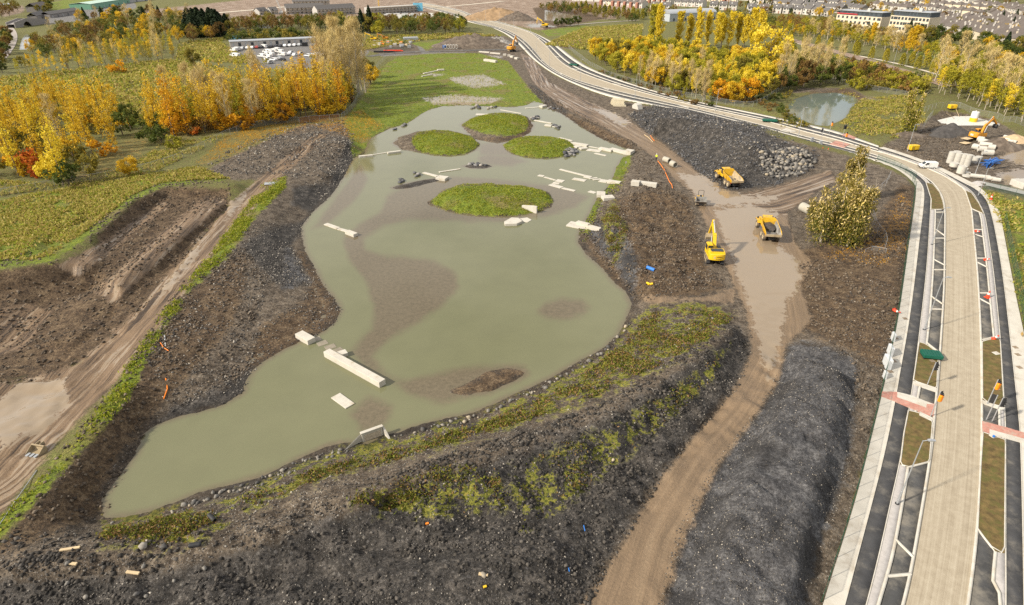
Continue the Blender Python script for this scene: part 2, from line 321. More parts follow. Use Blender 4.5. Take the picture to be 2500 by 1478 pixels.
de = pdist(PL(EXC, -1.6), Xc, Yc); Zc = np.where(de > -2.5, np.minimum(Zc, -1.8+np.clip(-de, 0, 3)*0.75), Zc)
k = smooth(-1.2, 0.2, rd); Zc = Zc*(1-k)+(-0.12)*k
Z = np.zeros(len(X), np.float32); Z[core] = Zc
hill = smooth(1500, 5200, Y)*70*(0.55+0.45*fbm(X/1500, Y/1500, 3, 5)); Z += hill
ZG = Z.reshape(sh)
def gz(x, y):
    i = int(np.clip(np.searchsorted(xs, x)-1, 0, len(xs)-2)); j = int(np.clip(np.searchsorted(ys, y)-1, 0, len(ys)-2))
    fx = (x-xs[i])/(xs[i+1]-xs[i]); fy = (y-ys[j])/(ys[j+1]-ys[j]); fx = min(max(fx, 0), 1); fy = min(max(fy, 0), 1)
    return float((ZG[j, i]*(1-fx)+ZG[j, i+1]*fx)*(1-fy)+(ZG[j+1, i]*(1-fx)+ZG[j+1, i+1]*fx)*fy)
def gza(x, y):
    i = np.clip(np.searchsorted(xs, x)-1, 0, len(xs)-2); j = np.clip(np.searchsorted(ys, y)-1, 0, len(ys)-2)
    fx = np.clip((x-xs[i])/(xs[i+1]-xs[i]), 0, 1); fy = np.clip((y-ys[j])/(ys[j+1]-ys[j]), 0, 1)
    return (ZG[j, i]*(1-fx)+ZG[j, i+1]*fx)*(1-fy)+(ZG[j+1, i]*(1-fx)+ZG[j+1, i+1]*fx)*fy
def G(px, py):
    """the ground point seen at a pixel"""
    z = 0.0
    for _ in range(8):
        p = P(px, py, z); z = 0.5*z+0.5*gz(p.x, p.y)
    p = P(px, py, z); p.z = gz(p.x, p.y); return p
# ------------------------------------------------------------------ what the ground is made of, as soft regions
PXc, PYc, DEPc = proj(Xc, Yc, Zc); MPP = DEPc/F
REG = {
 'earth': [[(1275,118),(1303,150),(1355,186),(1437,222),(1503,243),(1619,266),(1683,277),(1883,332),(2014,365),(2136,400),(2205,430),(2236,461),(2230,523),(2216,620),(2193,778),(2154,961),(2126,1074),(2062,1310),(1950,1700),(-300,1700),(-300,1500),(-80,1390),(0,1330),(60,1260),(200,1090),(310,960),(370,830),(450,710),(590,560),(700,430),(760,330),(860,330),(864,386),(1050,300),(1290,258),(1305,240),(1285,205),(1240,150),(1130,140),(1140,120)],
   [(480,430),(560,385),(680,330),(740,305),(830,300),(860,330),(862,390),(790,480),(700,440),(560,440)],
   [(2145,358),(2258,395),(2310,418),(2384,455),(2500,482),(2700,510),(2700,400),(2500,345),(2480,325),(2440,300),(2400,285),(2300,270),(2240,305),(2200,335),(2170,347)],
   [(1040,128),(1090,95),(1150,85),(1230,88),(1290,110),(1275,128),(1150,128)], [(1330,105),(1390,95),(1440,105),(1400,120),(1350,116)],
   [(900,98),(1010,98),(1030,132),(930,132),(880,120)], [(1900,230),(1960,215),(2080,215),(2120,240),(2090,240),(1980,225)]],
 'dark': [[(1925,850),(1960,838),(2060,860),(2092,900),(2082,1050),(2055,1180),(2000,1320),(1930,1650),(1600,1650),(1620,1478),(1665,1300),(1745,1150),(1835,1030),(1892,950)],
   [(1535,280),(1600,258),(1700,262),(1800,290),(1860,315),(1910,345),(2000,378),(1990,405),(1950,430),(1880,455),(1780,466),(1700,415),(1640,360),(1580,322)],
   [(1500,1010),(1340,1080),(1050,1172),(850,1250),(650,1330),(400,1400),(0,1420),(-300,1440),(-300,1700),(1330,1700),(1420,1478),(1500,1340),(1590,1190),(1690,1060),(1790,950),(1834,860),(1800,800),(1700,880)],
   [(590,600),(650,560),(740,540),(790,490),(850,340),(860,330),(864,390),(820,470),(745,560),(710,600),(755,685),(690,705),(630,650)], [(375,1035),(420,990),(540,950),(620,895),(600,965),(540,990),(440,1020)],
   [(715,455),(800,450),(810,470),(760,520),(715,500)], [(955,460),(1010,442),(1085,430),(1085,440),(1010,462)], [(1128,408),(1150,398),(1190,398),(1208,408),(1180,414)],
   [(1290,205),(1320,215),(1400,260),(1380,280),(1340,262),(1310,245)], [(1490,1075),(1100,1020),(1060,1030),(860,1080),(700,1140),(430,1235),(440,1245),(720,1150),(880,1095),(1080,1042)]],
 'gravel': [[(1925,850),(1960,838),(2060,860),(2092,900),(2082,1050),(2055,1180),(2000,1320),(1930,1650),(1600,1650),(1620,1478),(1665,1300),(1745,1150),(1835,1030),(1892,950)], [(1420,560),(1450,530),(1520,560),(1560,640),(1545,740),(1510,660)], [(700,600),(760,690),(690,705)]],
 'brown': [[(-300,670),(0,660),(110,642),(235,640),(240,570),(330,490),(400,455),(560,462),(562,500),(480,600),(400,700),(280,830),(130,930),(-300,960)],
   [(450,715),(560,640),(600,620),(600,700),(560,800),(420,960),(330,1060),(250,1180),(240,1260),(100,1310),(0,1350),(-60,1390),(200,1100),(310,960),(370,830)],
   [(700,600),(742,620),(800,710),(836,760),(800,802),(740,832),(650,885),(600,905),(640,800),(740,740),(760,690)],
   [(1470,560),(1500,490),(1600,460),(1680,480),(1700,560),(1720,650),(1770,700),(1700,725),(1560,730),(1530,690),(1500,640)],
   [(1365,270),(1400,285),(1530,340),(1548,368),(1500,356),(1440,328)], [(1990,600),(2120,560),(2200,450),(2232,455),(2215,640),(2190,800),(2140,900),(2090,860),(1950,800),(1900,640)],
   [(1412,565),(1450,560),(1530,690),(1545,740),(1530,715),(1470,655)], [(1900,310),(1930,270),(1960,235),(2060,215),(2110,235),(2090,255),(1985,222),(1920,275)], [(1300,20),(1360,15),(1480,45),(1330,75)], [(150,640),(560,460),(280,720)],
   [(1100,960),(1200,900),(1290,905),(1190,965)], [(1140,340),(1240,345),(1290,330),(1310,305),(1290,285),(1260,330),(1210,338)]],
 'grass': [[(885,240),(930,165),(970,140),(1050,132),(1170,130),(1240,150),(1290,215),(1325,252),(1285,260),(1200,262),(1080,260),(1010,292),(985,305),(920,325),(890,365),(860,386),(856,345),(842,300),(852,280)],
   [(1127,303),(1150,290),(1190,281),(1240,279),(1285,286),(1290,305),(1280,322),(1255,330),(1230,332),(1180,326),(1150,315)], [(1005,350),(1015,332),(1060,322),(1110,324),(1150,334),(1168,350),(1162,364),(1140,374),(1100,379),(1060,377),(1020,368)], ISL[2][0], [(1050,493),(1070,477),(1095,462),(1130,453),(1200,452),(1270,457),(1320,464),(1343,477),(1349,491),(1335,505),(1308,517),(1270,524),(1200,527),(1130,521),(1080,509)],
   [(-300,500),(0,490),(150,462),(370,428),(480,408),(560,440),(400,455),(330,488),(230,568),(130,640),(0,656),(-300,670)],
   [(640,445),(700,430),(695,460),(620,535),(560,622),(460,715),(440,715),(530,595),(600,505)], [(450,735),(385,830),(345,910),(310,980),(240,1060),(120,1190),(0,1310),(-80,1380),(-80,1340),(60,1210),(170,1090),(262,980),(322,880),(410,750)],
   [(1545,375),(1535,400),(1515,445),(1485,465),(1455,520),(1435,562),(1410,572),(1420,540),(1450,490),(1490,450),(1500,410),(1520,385)],
   [(2400,470),(2500,492),(2700,520),(2700,1000),(2515,850),(2452,560)], [(0,190),(400,150),(560,180),(300,200),(250,280),(350,320),(330,260),(0,260)],
   [(130,32),(200,20),(330,-4),(200,-8),(120,8)], [(2190,112),(2230,112),(2320,140),(2355,160),(2300,150),(2220,130)], [(2060,72),(2140,82),(2120,92),(2060,82)], [(2090,70),(2120,75),(2115,85)], [(230,60),(280,40),(330,45),(290,62)],
   [(1320,75),(1430,62),(1430,78),(1340,90)], [(1040,120),(1000,105),(1080,100),(1060,115)], [(640,170),(760,168),(700,178)], [(2470,180),(2600,200),(2600,250),(2480,215)], [(2235,110),(2290,100),(2330,120),(2300,135)]],
 'weeds': [[(1540,790),(1600,745),(1700,735),(1790,765),(1740,840),(1600,905),(1450,975),(1300,1025),(1100,1085),(900,1135),(760,1175),(640,1235),(480,1295),(470,1265),(700,1155),(850,1095),(1000,1065),(1200,1005),(1400,905),(1500,835)],
   [(1780,840),(1700,920),(1560,1010),(1400,1090),(1250,1150),(1280,1300),(1380,1230),(1560,1080),(1740,920)], [(900,1200),(1200,1150),(1250,1240),(1000,1260),(860,1260)], [(250,1260),(450,1240),(560,1290),(420,1340),(250,1330)], [(1470,530),(1500,490),(1530,560),(1500,640)]],
 'leaf': [[(480,405),(560,330),(700,302),(830,295),(880,268),(935,300),(890,345),(862,335),(760,308),(640,345),(560,388)], [(2150,560),(2200,470),(2228,490),(2215,620),(2150,640),(2010,620)], [(150,450),(330,330),(370,330),(330,400),(200,470)], [(380,345),(700,300),(840,290),(830,270),(380,310)], [(880,200),(920,190),(900,230)]],
 'wet': [SITE_ROAD, HAUL, [(500,478),(560,488),(430,600),(280,742),(226,712),(360,600)], [(395,492),(420,500),(300,590),(190,680),(140,650),(250,590)], [(-200,800),(60,740),(130,760),(60,850),(-200,930)], [(1560,720),(1700,728),(1800,705),(1790,740),(1700,735),(1590,742)]],
 'puddle': [[(1745,515),(1830,500),(1900,520),(1885,590),(1955,640),(1945,690),(1920,740),(1905,830),(1880,930),(1862,880),(1835,770),(1795,640)], [(1655,425),(1720,428),(1765,462),(1830,480),(1900,478),(1880,495),(1800,500),(1745,505),(1700,478)], [(1790,650),(1900,600),(1955,670),(1945,710),(1890,740),(1820,720)], [(1440,262),(1500,275),(1540,300),(1520,310)],
   [(1095,190),(1180,182),(1235,205),(1160,216),(1110,202)], [(1030,240),(1100,232),(1230,240),(1190,256),(1060,256)], [(470,610),(500,560),(480,620),(400,720),(380,730)], [(560,500),(600,470),(590,500),(550,540)], [(-40,1000),(60,930),(150,925),(170,990),(120,1040),(0,1090)],
   [(2440,382),(2500,358),(2700,395),(2700,450),(2500,408)], [(2428,425),(2500,412),(2700,470),(2700,490),(2500,475)], [(1275,60),(1320,58),(1362,66),(1300,68)], [(1330,25),(1420,40),(1400,55),(1330,50)], [(1030,178),(1090,182),(1060,187)], [(1185,135),(1230,138),(1220,143)]],
 'bare': [[(330,28),(560,4),(700,-12),(1500,-12),(1560,10),(1510,46),(1420,50),(1330,75),(1270,66),(1200,48),(1100,25),(1000,40),(900,48),(560,52),(420,40)], [(1400,90),(1440,100),(1410,115),(1345,108)], [(0,20),(60,12),(60,30),(0,44)], [(2080,245),(2100,238),(2150,240)]],
 'pave': [[(560,104),(800,92),(905,110),(900,130),(860,165),(760,168),(640,168),(570,150)], [(905,108),(1020,104),(1040,126),(1240,120),(1270,135),(1100,130),(930,138)], [(1905,228),(2300,205)], [(100,50),(190,25),(330,5),(335,20),(200,50),(110,62)]],
}
ATT = {}
def region(polys):
    out = np.full(len(Xc), -6.0, np.float32)
    for poly in polys:
        a = np.array(poly, np.float32); x0, y0 = a.min(0)-90; x1, y1 = a.max(0)+90
        idx = np.where((PXc > x0) & (PXc < x1) & (PYc > y0) & (PYc < y1))[0]
        if len(idx) == 0 or len(poly) < 3: continue
        d = pdist(poly, PXc[idx], PYc[idx])*MPP[idx]
        out[idx] = np.maximum(out[idx], d)
    return np.clip(out, -6, 6)
for kname, polys in REG.items():
    a = np.full(len(X), -6.0, np.float32); a[core] = region(polys); ATT['g_'+kname] = a
# direction of travel along the tracks, for the wheel ruts
LINES = [[(1290,140),(1330,215),(1480,290),(1620,372),(1740,460),(1800,540),(1850,660),(1862,780),(1860,880),(1800,980),(1680,1110),(1560,1290),(1500,1478),(1470,1650)], [(785,327),(640,442),(575,505),(470,620),(340,780),(210,910),(80,1030),(-60,1160)], [(1760,480),(1850,485),(1950,455),(2040,425)]]
tu = np.full(len(X), 99.0, np.float32); tv = np.zeros(len(X), np.float32); best = np.full(len(Xc), 1e9, np.float32); tu_c = np.zeros(len(Xc), np.float32); tv_c = np.zeros(len(Xc), np.float32)
for li, ln in enumerate(LINES):
    pl = PL(ln, 1.2 if li == 1 else 0.0); acc = 0.0
    for (ax, ay), (bx, by) in zip(pl[:-1], pl[1:]):
        ex, ey = bx-ax, by-ay; L = math.hypot(ex, ey); t = np.clip(((Xc-ax)*ex+(Yc-ay)*ey)/(L*L), 0, 1)
        dx = Xc-ax-t*ex; dy = Yc-ay-t*ey; d = np.hypot(dx, dy); s = np.sign(ex*dy-ey*dx); m = d < best
        best = np.where(m, d, best); tu_c = np.where(m, d*s, tu_c); tv_c = np.where(m, acc+t*L+li*600, tv_c); acc += L
sh_a = np.full(len(X), -9.0, np.float32); sh_a[core] = np.clip(shore_d, -9, 9); ATT['shore'] = sh_a
tu[core] = tu_c; tv[core] = tv_c; ATT['tu'] = tu; ATT['tv'] = tv
# wheel ruts pressed into the tracks
wetc = ATT['g_wet'][core]; rut = fbm(tu_c*0.9+fbm(Xc*.08, Yc*.08, 2, 70)*2, tv_c*0.035, 3, 60)
Z[core] += np.where(wetc > 0, rut*np.where(Xc < -15, 0.36, 0.15)*smooth(0, 1.5, wetc)*(ATT['g_puddle'][core] < 0.3), 0)*(1-k)
brn = ATT['g_brown'][core]; Z[core] += np.where((brn > 0) & (Xc < -20) & (shore_d < -2), fbm(tu_c*0.7, tv_c*0.05, 3, 62)*0.3*smooth(0, 2, brn), 0)*(1-k)
ZG = Z.reshape(sh)
ny, nx = sh; ii = np.arange(nx*ny, dtype=np.int32).reshape(sh)
quads = np.stack([ii[:-1, :-1].ravel(), ii[:-1, 1:].ravel(), ii[1:, 1:].ravel(), ii[1:, :-1].ravel()], 1)
# ------------------------------------------------------------------ ground material
m, t, b, o = newmat('ground'); V = worldvec(t)
def attr(name):
    n = nn(t, 'ShaderNodeAttribute', attribute_name=name); return n.outputs['Fac']
n_big = noise(t, 0.12, 5, V); n_mid = noise(t, 0.7, 5, V, 0.6); n_fine = noise(t, 3.2, 5, V, 0.65); n_grit = noise(t, 13.0, 3, V, 0.7)
jit = math_(t, 'ADD', math_(t, 'MULTIPLY', math_(t, 'SUBTRACT', n_mid, 0.5), 3.2), math_(t, 'MULTIPLY', math_(t, 'SUBTRACT', n_fine, 0.5), 1.6))
def lay(name, w=0.35, amp=1.0, off=0.0):
    a = math_(t, 'ADD', attr('g_'+name), math_(t, 'MULTIPLY', jit, amp)); return maprange(t, a, -w+off, w+off)
def speck(scale, thr, keep):
    v = nn(t, 'ShaderNodeTexVoronoi'); v.inputs['Scale'].default_value = scale; t.links.new(V, v.inputs['Vector'])
    sep = nn(t, 'ShaderNodeSeparateColor'); t.links.new(v.outputs['Color'], sep.inputs[0])
    a = math_(t, 'LESS_THAN', v.outputs['Distance'], thr); bb = math_(t, 'GREATER_THAN', sep.outputs[0], keep)
    return math_(t, 'MULTIPLY', a, bb), sep.outputs[1]
s1, r1 = speck(5.0, 0.38, 0.72); s2, r2 = speck(2.2, 0.34, 0.86); s3, r3 = speck(11.0, 0.42, 0.6)
mixn = math_(t, 'ADD', math_(t, 'MULTIPLY', n_mid, 0.6), math_(t, 'MULTIPLY', n_fine, 0.4))
c = ramp(t, mixn, [(0.32, (0.060, 0.062, 0.018)), (0.45, (0.145, 0.125, 0.045)), (0.55, (0.125, 0.135, 0.032)), (0.7, (0.20, 0.165, 0.075))])
c = mixc(t, lay('bare', 0.5, 1.5), c, ramp(t, math_(t, 'ADD', math_(t, 'MULTIPLY', n_big, .6), math_(t, 'MULTIPLY', n_mid, .4)), [(0.36, (0.15, 0.105, 0.075)), (0.5, (0.25, 0.18, 0.13)), (0.62, (0.36, 0.29, 0.23))]))
c = mixc(t, lay('pave', 0.3, 0.5), c, ramp(t, n_mid, [(0.3, (0.13, 0.125, 0.12)), (0.7, (0.21, 0.20, 0.19))]))
earth = ramp(t, mixn, [(0.37, (0.040, 0.029, 0.020)), (0.49, (0.105, 0.081, 0.057)), (0.62, (0.195, 0.157, 0.116))])
stone = ramp(t, r1, [(0.0, (0.17, 0.16, 0.155)), (0.6, (0.30, 0.28, 0.25)), (1.0, (0.55, 0.52, 0.46))])
earth = mixc(t, math_(t, 'MULTIPLY', s1, 0.42), earth, stone)
c = mixc(t, lay('earth', 0.3, 0.7), c, earth)
br = ramp(t, mixn, [(0.37, (0.034, 0.020, 0.010)), (0.49, (0.084, 0.053, 0.028)), (0.62, (0.165, 0.115, 0.066))])
br = mixc(t, math_(t, 'MULTIPLY', s3, 0.3), br, (0.30, 0.25, 0.19))
c = mixc(t, lay('brown', 0.6, 1.2), c, br)
dk = ramp(t, mixn, [(0.36, (0.015, 0.013, 0.011)), (0.49, (0.040, 0.035, 0.030)), (0.62, (0.105, 0.092, 0.079))])
dk = mixc(t, math_(t, 'MULTIPLY', s3, 0.42), dk, ramp(t, r3, [(0.0, (0.06, 0.06, 0.068)), (0.8, (0.17, 0.17, 0.175)), (1.0, (0.42, 0.40, 0.36))]))
dk = mixc(t, math_(t, 'MULTIPLY', s2, 0.35), dk, ramp(t, r2, [(0.0, (0.12, 0.115, 0.12)), (1.0, (0.36, 0.33, 0.28))]))
c = mixc(t, lay('dark', 0.6, 1.0), c, dk)
gv = ramp(t, mixn, [(0.35, (0.028, 0.027, 0.028)), (0.49, (0.070, 0.068, 0.070)), (0.62, (0.135, 0.131, 0.130))])
gv = mixc(t, math_(t, 'MULTIPLY', s3, 0.4), gv, ramp(t, r3, [(0.0, (0.07, 0.07, 0.078)), (0.8, (0.18, 0.18, 0.185)), (1.0, (0.40, 0.38, 0.35))]))
gv = mixc(t, maprange(t, n_big, 0.5, 0.6), gv, mixc(t, 0.65, gv, (0.022, 0.02, 0.019)))
c = mixc(t, lay('gravel', 0.6, 1.0), c, gv)
gr = ramp(t, mixn, [(0.34, (0.070, 0.105, 0.010)), (0.5, (0.135, 0.175, 0.014)), (0.62, (0.19, 0.22, 0.022)), (0.72, (0.22, 0.195, 0.05))])
gr = mixc(t, maprange(t, n_big, 0.50, 0.66), gr, ramp(t, n_fine, [(0.3, (0.11, 0.095, 0.025)), (0.7, (0.22, 0.19, 0.06))]))
grass_f = lay('grass', 0.3, 0.75)
c = mixc(t, grass_f, c, gr)
wd = math_(t, 'MULTIPLY', lay('weeds', 0.6, 1.2), maprange(t, n_mid, 0.47, 0.54))
c = mixc(t, wd, c, ramp(t, n_fine, [(0.32, (0.06, 0.075, 0.012)), (0.48, (0.15, 0.155, 0.022)), (0.6, (0.22, 0.20, 0.035)), (0.72, (0.19, 0.10, 0.04))]))
lf = math_(t, 'MULTIPLY', lay('leaf', 1.2, 1.0), maprange(t, math_(t, 'ADD', math_(t, 'MULTIPLY', n_grit, .6), math_(t, 'MULTIPLY', n_mid, .4)), 0.50, 0.62))
c = mixc(t, lf, c, ramp(t, r3, [(0.0, (0.16, 0.085, 0.03)), (0.6, (0.36, 0.19, 0.05)), (1.0, (0.50, 0.27, 0.06))]))
# wet churned tracks: streaks run along the direction of travel
cx = nn(t, 'ShaderNodeCombineXYZ'); t.links.new(math_(t, 'MULTIPLY', attr('tu'), 1.15), cx.inputs[0]); t.links.new(math_(t, 'MULTIPLY', attr('tv'), 0.045), cx.inputs[1])
st = nn(t, 'ShaderNodeTexNoise'); st.inputs['Scale'].default_value = 1.0; st.inputs['Detail'].default_value = 6; st.inputs['Roughness'].default_value = 0.62; st.inputs['Distortion'].default_value = 0.5; t.links.new(cx.outputs[0], st.inputs['Vector'])
cx2 = nn(t, 'ShaderNodeCombineXYZ'); t.links.new(math_(t, 'MULTIPLY', attr('tu'), 3.4), cx2.inputs[0]); t.links.new(math_(t, 'MULTIPLY', attr('tv'), 0.09), cx2.inputs[1])
st2 = noise(t, 1.0, 4, cx2.outputs[0], 0.6)
streak = math_(t, 'ADD', math_(t, 'ADD', math_(t, 'MULTIPLY', st.outputs['Fac'], 0.62), math_(t, 'MULTIPLY', st2, 0.26)), math_(t, 'MULTIPLY', n_fine, 0.12))
wet_f = lay('wet', 0.35, 0.55)
wetc_ = ramp(t, streak, [(0.41, (0.25, 0.18, 0.112)), (0.47, (0.195, 0.13, 0.076)), (0.52, (0.115, 0.074, 0.041)), (0.565, (0.040, 0.025, 0.014))])
wetc_ = mixc(t, maprange(t, n_big, 0.45, 0.62), wetc_, mixc(t, 0.5, wetc_, (0.18, 0.12, 0.072)))
smoothf = math_(t, 'MULTIPLY', maprange(t, attr('tv'), 130, 190), math_(t, 'LESS_THAN', attr('tv'), 590))
wetc_ = mixc(t, math_(t, 'MULTIPLY', smoothf, 0.70), wetc_, (0.20, 0.142, 0.088))
c = mixc(t, wet_f, c, wetc_)
pud = lay('puddle', 0.15, 1.3)
grassy_cut = math_(t, 'SUBTRACT', 1.0, math_(t, 'MULTIPLY', grass_f, maprange(t, n_fine, 0.54, 0.62)))
pud = math_(t, 'MULTIPLY', pud, grassy_cut)
pud2 = math_(t, 'MULTIPLY', math_(t, 'MULTIPLY', wet_f, math_(t, 'SUBTRACT', 1.0, smoothf)), maprange(t, streak, 0.46, 0.43))
pud_all = math_(t, 'MAXIMUM', pud, math_(t, 'MULTIPLY', pud2, 0.8))
grit = ramp(t, math_(t, 'ADD', math_(t, 'MULTIPLY', n_grit, 0.6), math_(t, 'MULTIPLY', n_fine, 0.4)), [(0.36, 0.42), (0.5, 0.95), (0.64, 1.65)])
c = mixc(t, math_(t, 'SUBTRACT', 1.0, math_(t, 'MULTIPLY', wet_f, 0.6)), c, mixc(t, 1.0, c, grit, 'MULTIPLY'))
c = mixc(t, pud_all, c, (0.245, 0.19, 0.13))
shore_w = math_(t, 'MULTIPLY', maprange(t, attr('shore'), -1.6, -0.35), math_(t, 'LESS_THAN', attr('shore'), 3.0))
c = mixc(t, math_(t, 'MULTIPLY', shore_w, math_(t, 'SUBTRACT', 0.6, math_(t, 'MULTIPLY', grass_f, 0.4))), c, mixc(t, 1.0, c, (0.38, 0.36, 0.34), 'MULTIPLY'))
t.links.new(c, b.inputs['Base Color'])
rg = math_(t, 'ADD', 0.9, math_(t, 'MULTIPLY', wet_f, -0.42)); rg = math_(t, 'SUBTRACT', rg, math_(t, 'MULTIPLY', pud_all, 0.8)); rg = math_(t, 'MAXIMUM', rg, 0.06)
t.links.new(rg, b.inputs['Roughness']); b.inputs['Specular IOR Level'].default_value = 0.35
hgt = math_(t, 'ADD', math_(t, 'MULTIPLY', n_fine, 0.7), math_(t, 'MULTIPLY', n_grit, 0.3)); hgt = math_(t, 'ADD', hgt, math_(t, 'MULTIPLY', s1, 0.25)); hgt = math_(t, 'ADD', hgt, math_(t, 'MULTIPLY', s3, 0.12)); hgt = math_(t, 'ADD', hgt, math_(t, 'MULTIPLY', math_(t, 'MULTIPLY', streak, wet_f), 1.6))
bn = nn(t, 'ShaderNodeBump'); bn.inputs['Distance'].default_value = 0.42; t.links.new(hgt, bn.inputs['Height'])
t.links.new(math_(t, 'MULTIPLY', math_(t, 'SUBTRACT', 1.0, pud_all), math_(t, 'SUBTRACT', 0.8, math_(t, 'MULTIPLY', wet_f, 0.45))), bn.inputs['Strength']); t.links.new(bn.outputs[0], b.inputs['Normal'])
gme = np_mesh('ground', np.stack([X, Y, Z], 1), quads, [m], True, ATT)
ground = tag(link('ground', gme), kind='structure'); ground['label'] = 'churned earth, grass and gravel of the building site'
# ------------------------------------------------------------------ water
def water_mat(name, deep, mud, rough=0.05, wave=0.012):
    m, t, b, o = newmat(name); V = worldvec(t)
    a = nn(t, 'ShaderNodeAttribute', attribute_name='shallow').outputs['Fac']
    n1 = noise(t, 0.25, 5, V); n2 = noise(t, 1.6, 5, V, 0.65); n3 = noise(t, 7.0, 3, V)
    e = math_(t, 'ADD', a, math_(t, 'ADD', math_(t, 'MULTIPLY', math_(t, 'SUBTRACT', n1, 0.5), 1.6), math_(t, 'MULTIPLY', math_(t, 'SUBTRACT', n2, 0.5), 0.8)))
    f = maprange(t, e, -0.6, 0.9)
    bed = ramp(t, math_(t, 'ADD', math_(t, 'MULTIPLY', n2, .55), math_(t, 'MULTIPLY', n3, .45)), [(0.36, tuple(x*0.62 for x in mud)), (0.52, mud), (0.68, tuple(x*1.3 for x in mud))])
    dp = mixc(t, n1, tuple(x*0.9 for x in deep), tuple(x*1.1 for x in deep))
    c = mixc(t, math_(t, 'MULTIPLY', f, 0.78), dp, bed)
    t.links.new(c, b.inputs['Base Color']); b.inputs['Roughness'].default_value = rough; b.inputs['IOR'].default_value = 1.33; b.inputs['Specular IOR Level'].default_value = 0.5
    bn = nn(t, 'ShaderNodeBump'); bn.inputs['Distance'].default_value = wave; bn.inputs['Strength'].default_value = 0.5
    t.links.new(math_(t, 'MULTIPLY', noise(t, 1.4, 3, V), maprange(t, noise(t, 0.06, 3, V), 0.4, 0.62)), bn.inputs['Height']); t.links.new(bn.outputs[0], b.inputs['Normal'])
    return m
def water(name, pts, z, mat, step, shallow_px=(), margin=3.0, islands=()):
    poly = PL(pts, z); x0, y0 = poly.min(0)-margin; x1, y1 = poly.max(0)+margin
    gx = np.arange(x0, x1+step, step); gy = np.arange(y0, y1+step, step); AX, AY = np.meshgrid(gx, gy); s = AX.shape; AX = AX.ravel(); AY = AY.ravel()
    d = pdist(poly, AX, AY); a = np.full(len(AX), -6.0)
    px, py, dep = proj(AX, AY, np.full(len(AX), z))
    for sp in shallow_px: a = np.maximum(a, pdist(sp, px, py)*dep/F)
    for ip in islands: a = np.maximum(a, pdist(PL(ip, z), AX, AY)+0.7)
    a = np.maximum(a, np.minimum(-d+0.6, 2.0)); a = np.clip(a, -6, 6)
    keep = d > -margin; id_ = np.arange(len(AX)).reshape(s)
    q = np.stack([id_[:-1, :-1].ravel(), id_[:-1, 1:].ravel(), id_[1:, 1:].ravel(), id_[1:, :-1].ravel()], 1); q = q[keep[q].all(1)]
    used = np.unique(q); rm = np.full(len(AX), -1, np.int32); rm[used] = np.arange(len(used))
    me = np_mesh(name, np.stack([AX[used], AY[used], np.full(len(used), z)], 1), rm[q], [mat], True, {'shallow': a[used]})
    return tag(link(name, me), kind='structure')
SHAL = [[(835,590),(855,640),(895,695),(912,760),(905,800),(870,840),(850,862),(880,892),(940,932),(1000,968),(1080,988),(1150,968),(1290,915),(1285,892),(1180,888),(1080,905),(1000,926),(960,920),(930,902),(912,872),(950,832),(1020,792),(1090,742),(1122,700),(1108,660),(1060,635),(1000,628),(930,622),(895,608),(890,588),(930,555),(1000,540),(1100,541),(1230,546),(1330,532),(1410,505),(1440,480),(1400,465),(1330,450),(1200,436),(1080,430),(1000,448),(945,475),(930,515),(880,545),(842,572)],
        [(1310,765),(1330,738),(1370,726),(1420,732),(1444,750),(1430,770),(1380,783),(1335,782)], [(1165,385),(1190,376),(1240,378),(1290,395),(1250,408),(1170,402)],
        [(850,440),(880,400),(900,440),(870,490),(800,550),(760,560)], [(850,1010),(900,965),(960,990),(940,1050),(880,1060)], [(1170,350),(1240,345),(1270,385),(1170,380)]]
wm = water_mat('pond water', (0.148, 0.148, 0.082), (0.128, 0.098, 0.067)); pond = water('pond_water', SHORE, ZW, wm, 0.7, SHAL, 3.0, [p for p, h in ISL])
pond['label'] = 'murky green pond water with brown shallows'
wm2 = water_mat('clear pond water', (0.13, 0.155, 0.13), (0.11, 0.10, 0.06)); water('water', RIGHT_POND, -0.3, wm2, 1.2)
wm3 = water_mat('canal water', (0.16, 0.17, 0.16), (0.13, 0.13, 0.11)); water('canal_water', CANAL_A, -0.3, wm3, 2.0); water('canal_water', CANAL_B, -0.3, wm3, 3.0)
# ================================================================== ROAD
def resamp(pl, n):
    pl = np.asarray(pl, float); d = np.r_[0, np.cumsum(np.hypot(*np.diff(pl, axis=0).T))]; s = np.linspace(0, d[-1], n)
    return np.stack([np.interp(s, d, pl[:, 0]), np.interp(s, d, pl[:, 1])], 1)
def densify(pts):                                  # rounds the corners of a traced line
    p = np.asarray(pts, float)
    for _ in range(2):
        q = [p[0]]
        for a, b_ in zip(p[:-1], p[1:]): q += [a*0.75+b_*0.25, a*0.25+b_*0.75]
        p = np.array(q+[p[-1]])
    return p
def WL(pts, z=0.0, n=120): return resamp(PL([tuple(q) for q in densify(pts)], z), n)
def strip_mesh(name, A, B, z, mat, skirt=0.25):
    n = len(A); V = []; Fq = []
    for i in range(n): V += [(A[i][0], A[i][1], z), (B[i][0], B[i][1], z), (A[i][0], A[i][1], z-skirt), (B[i][0], B[i][1], z-skirt)]
    for i in range(n-1):
        a = i*4; c = a+4
        Fq += [(a, a+1, c+1, c), (a+2, a, c, c+2), (a+1, a+3, c+3, c+1)]
    return np_mesh(name, V, Fq, [mat])
def offset(Ln, d):
    Ln = np.asarray(Ln); tg = np.gradient(Ln, axis=0); tg /= np.linalg.norm(tg, axis=1)[:, None]+1e-9
    return Ln+np.stack([tg[:, 1], -tg[:, 0]], 1)*d
def cut(pts, lo, hi): return [q for q in pts if lo <= q[1] <= hi]
conc = plain('pale concrete', (0.50, 0.47, 0.41), 0.75, var=0.10, scale=0.5, dirt=(0.36, 0.32, 0.26), dirt_amt=0.35, world=True)
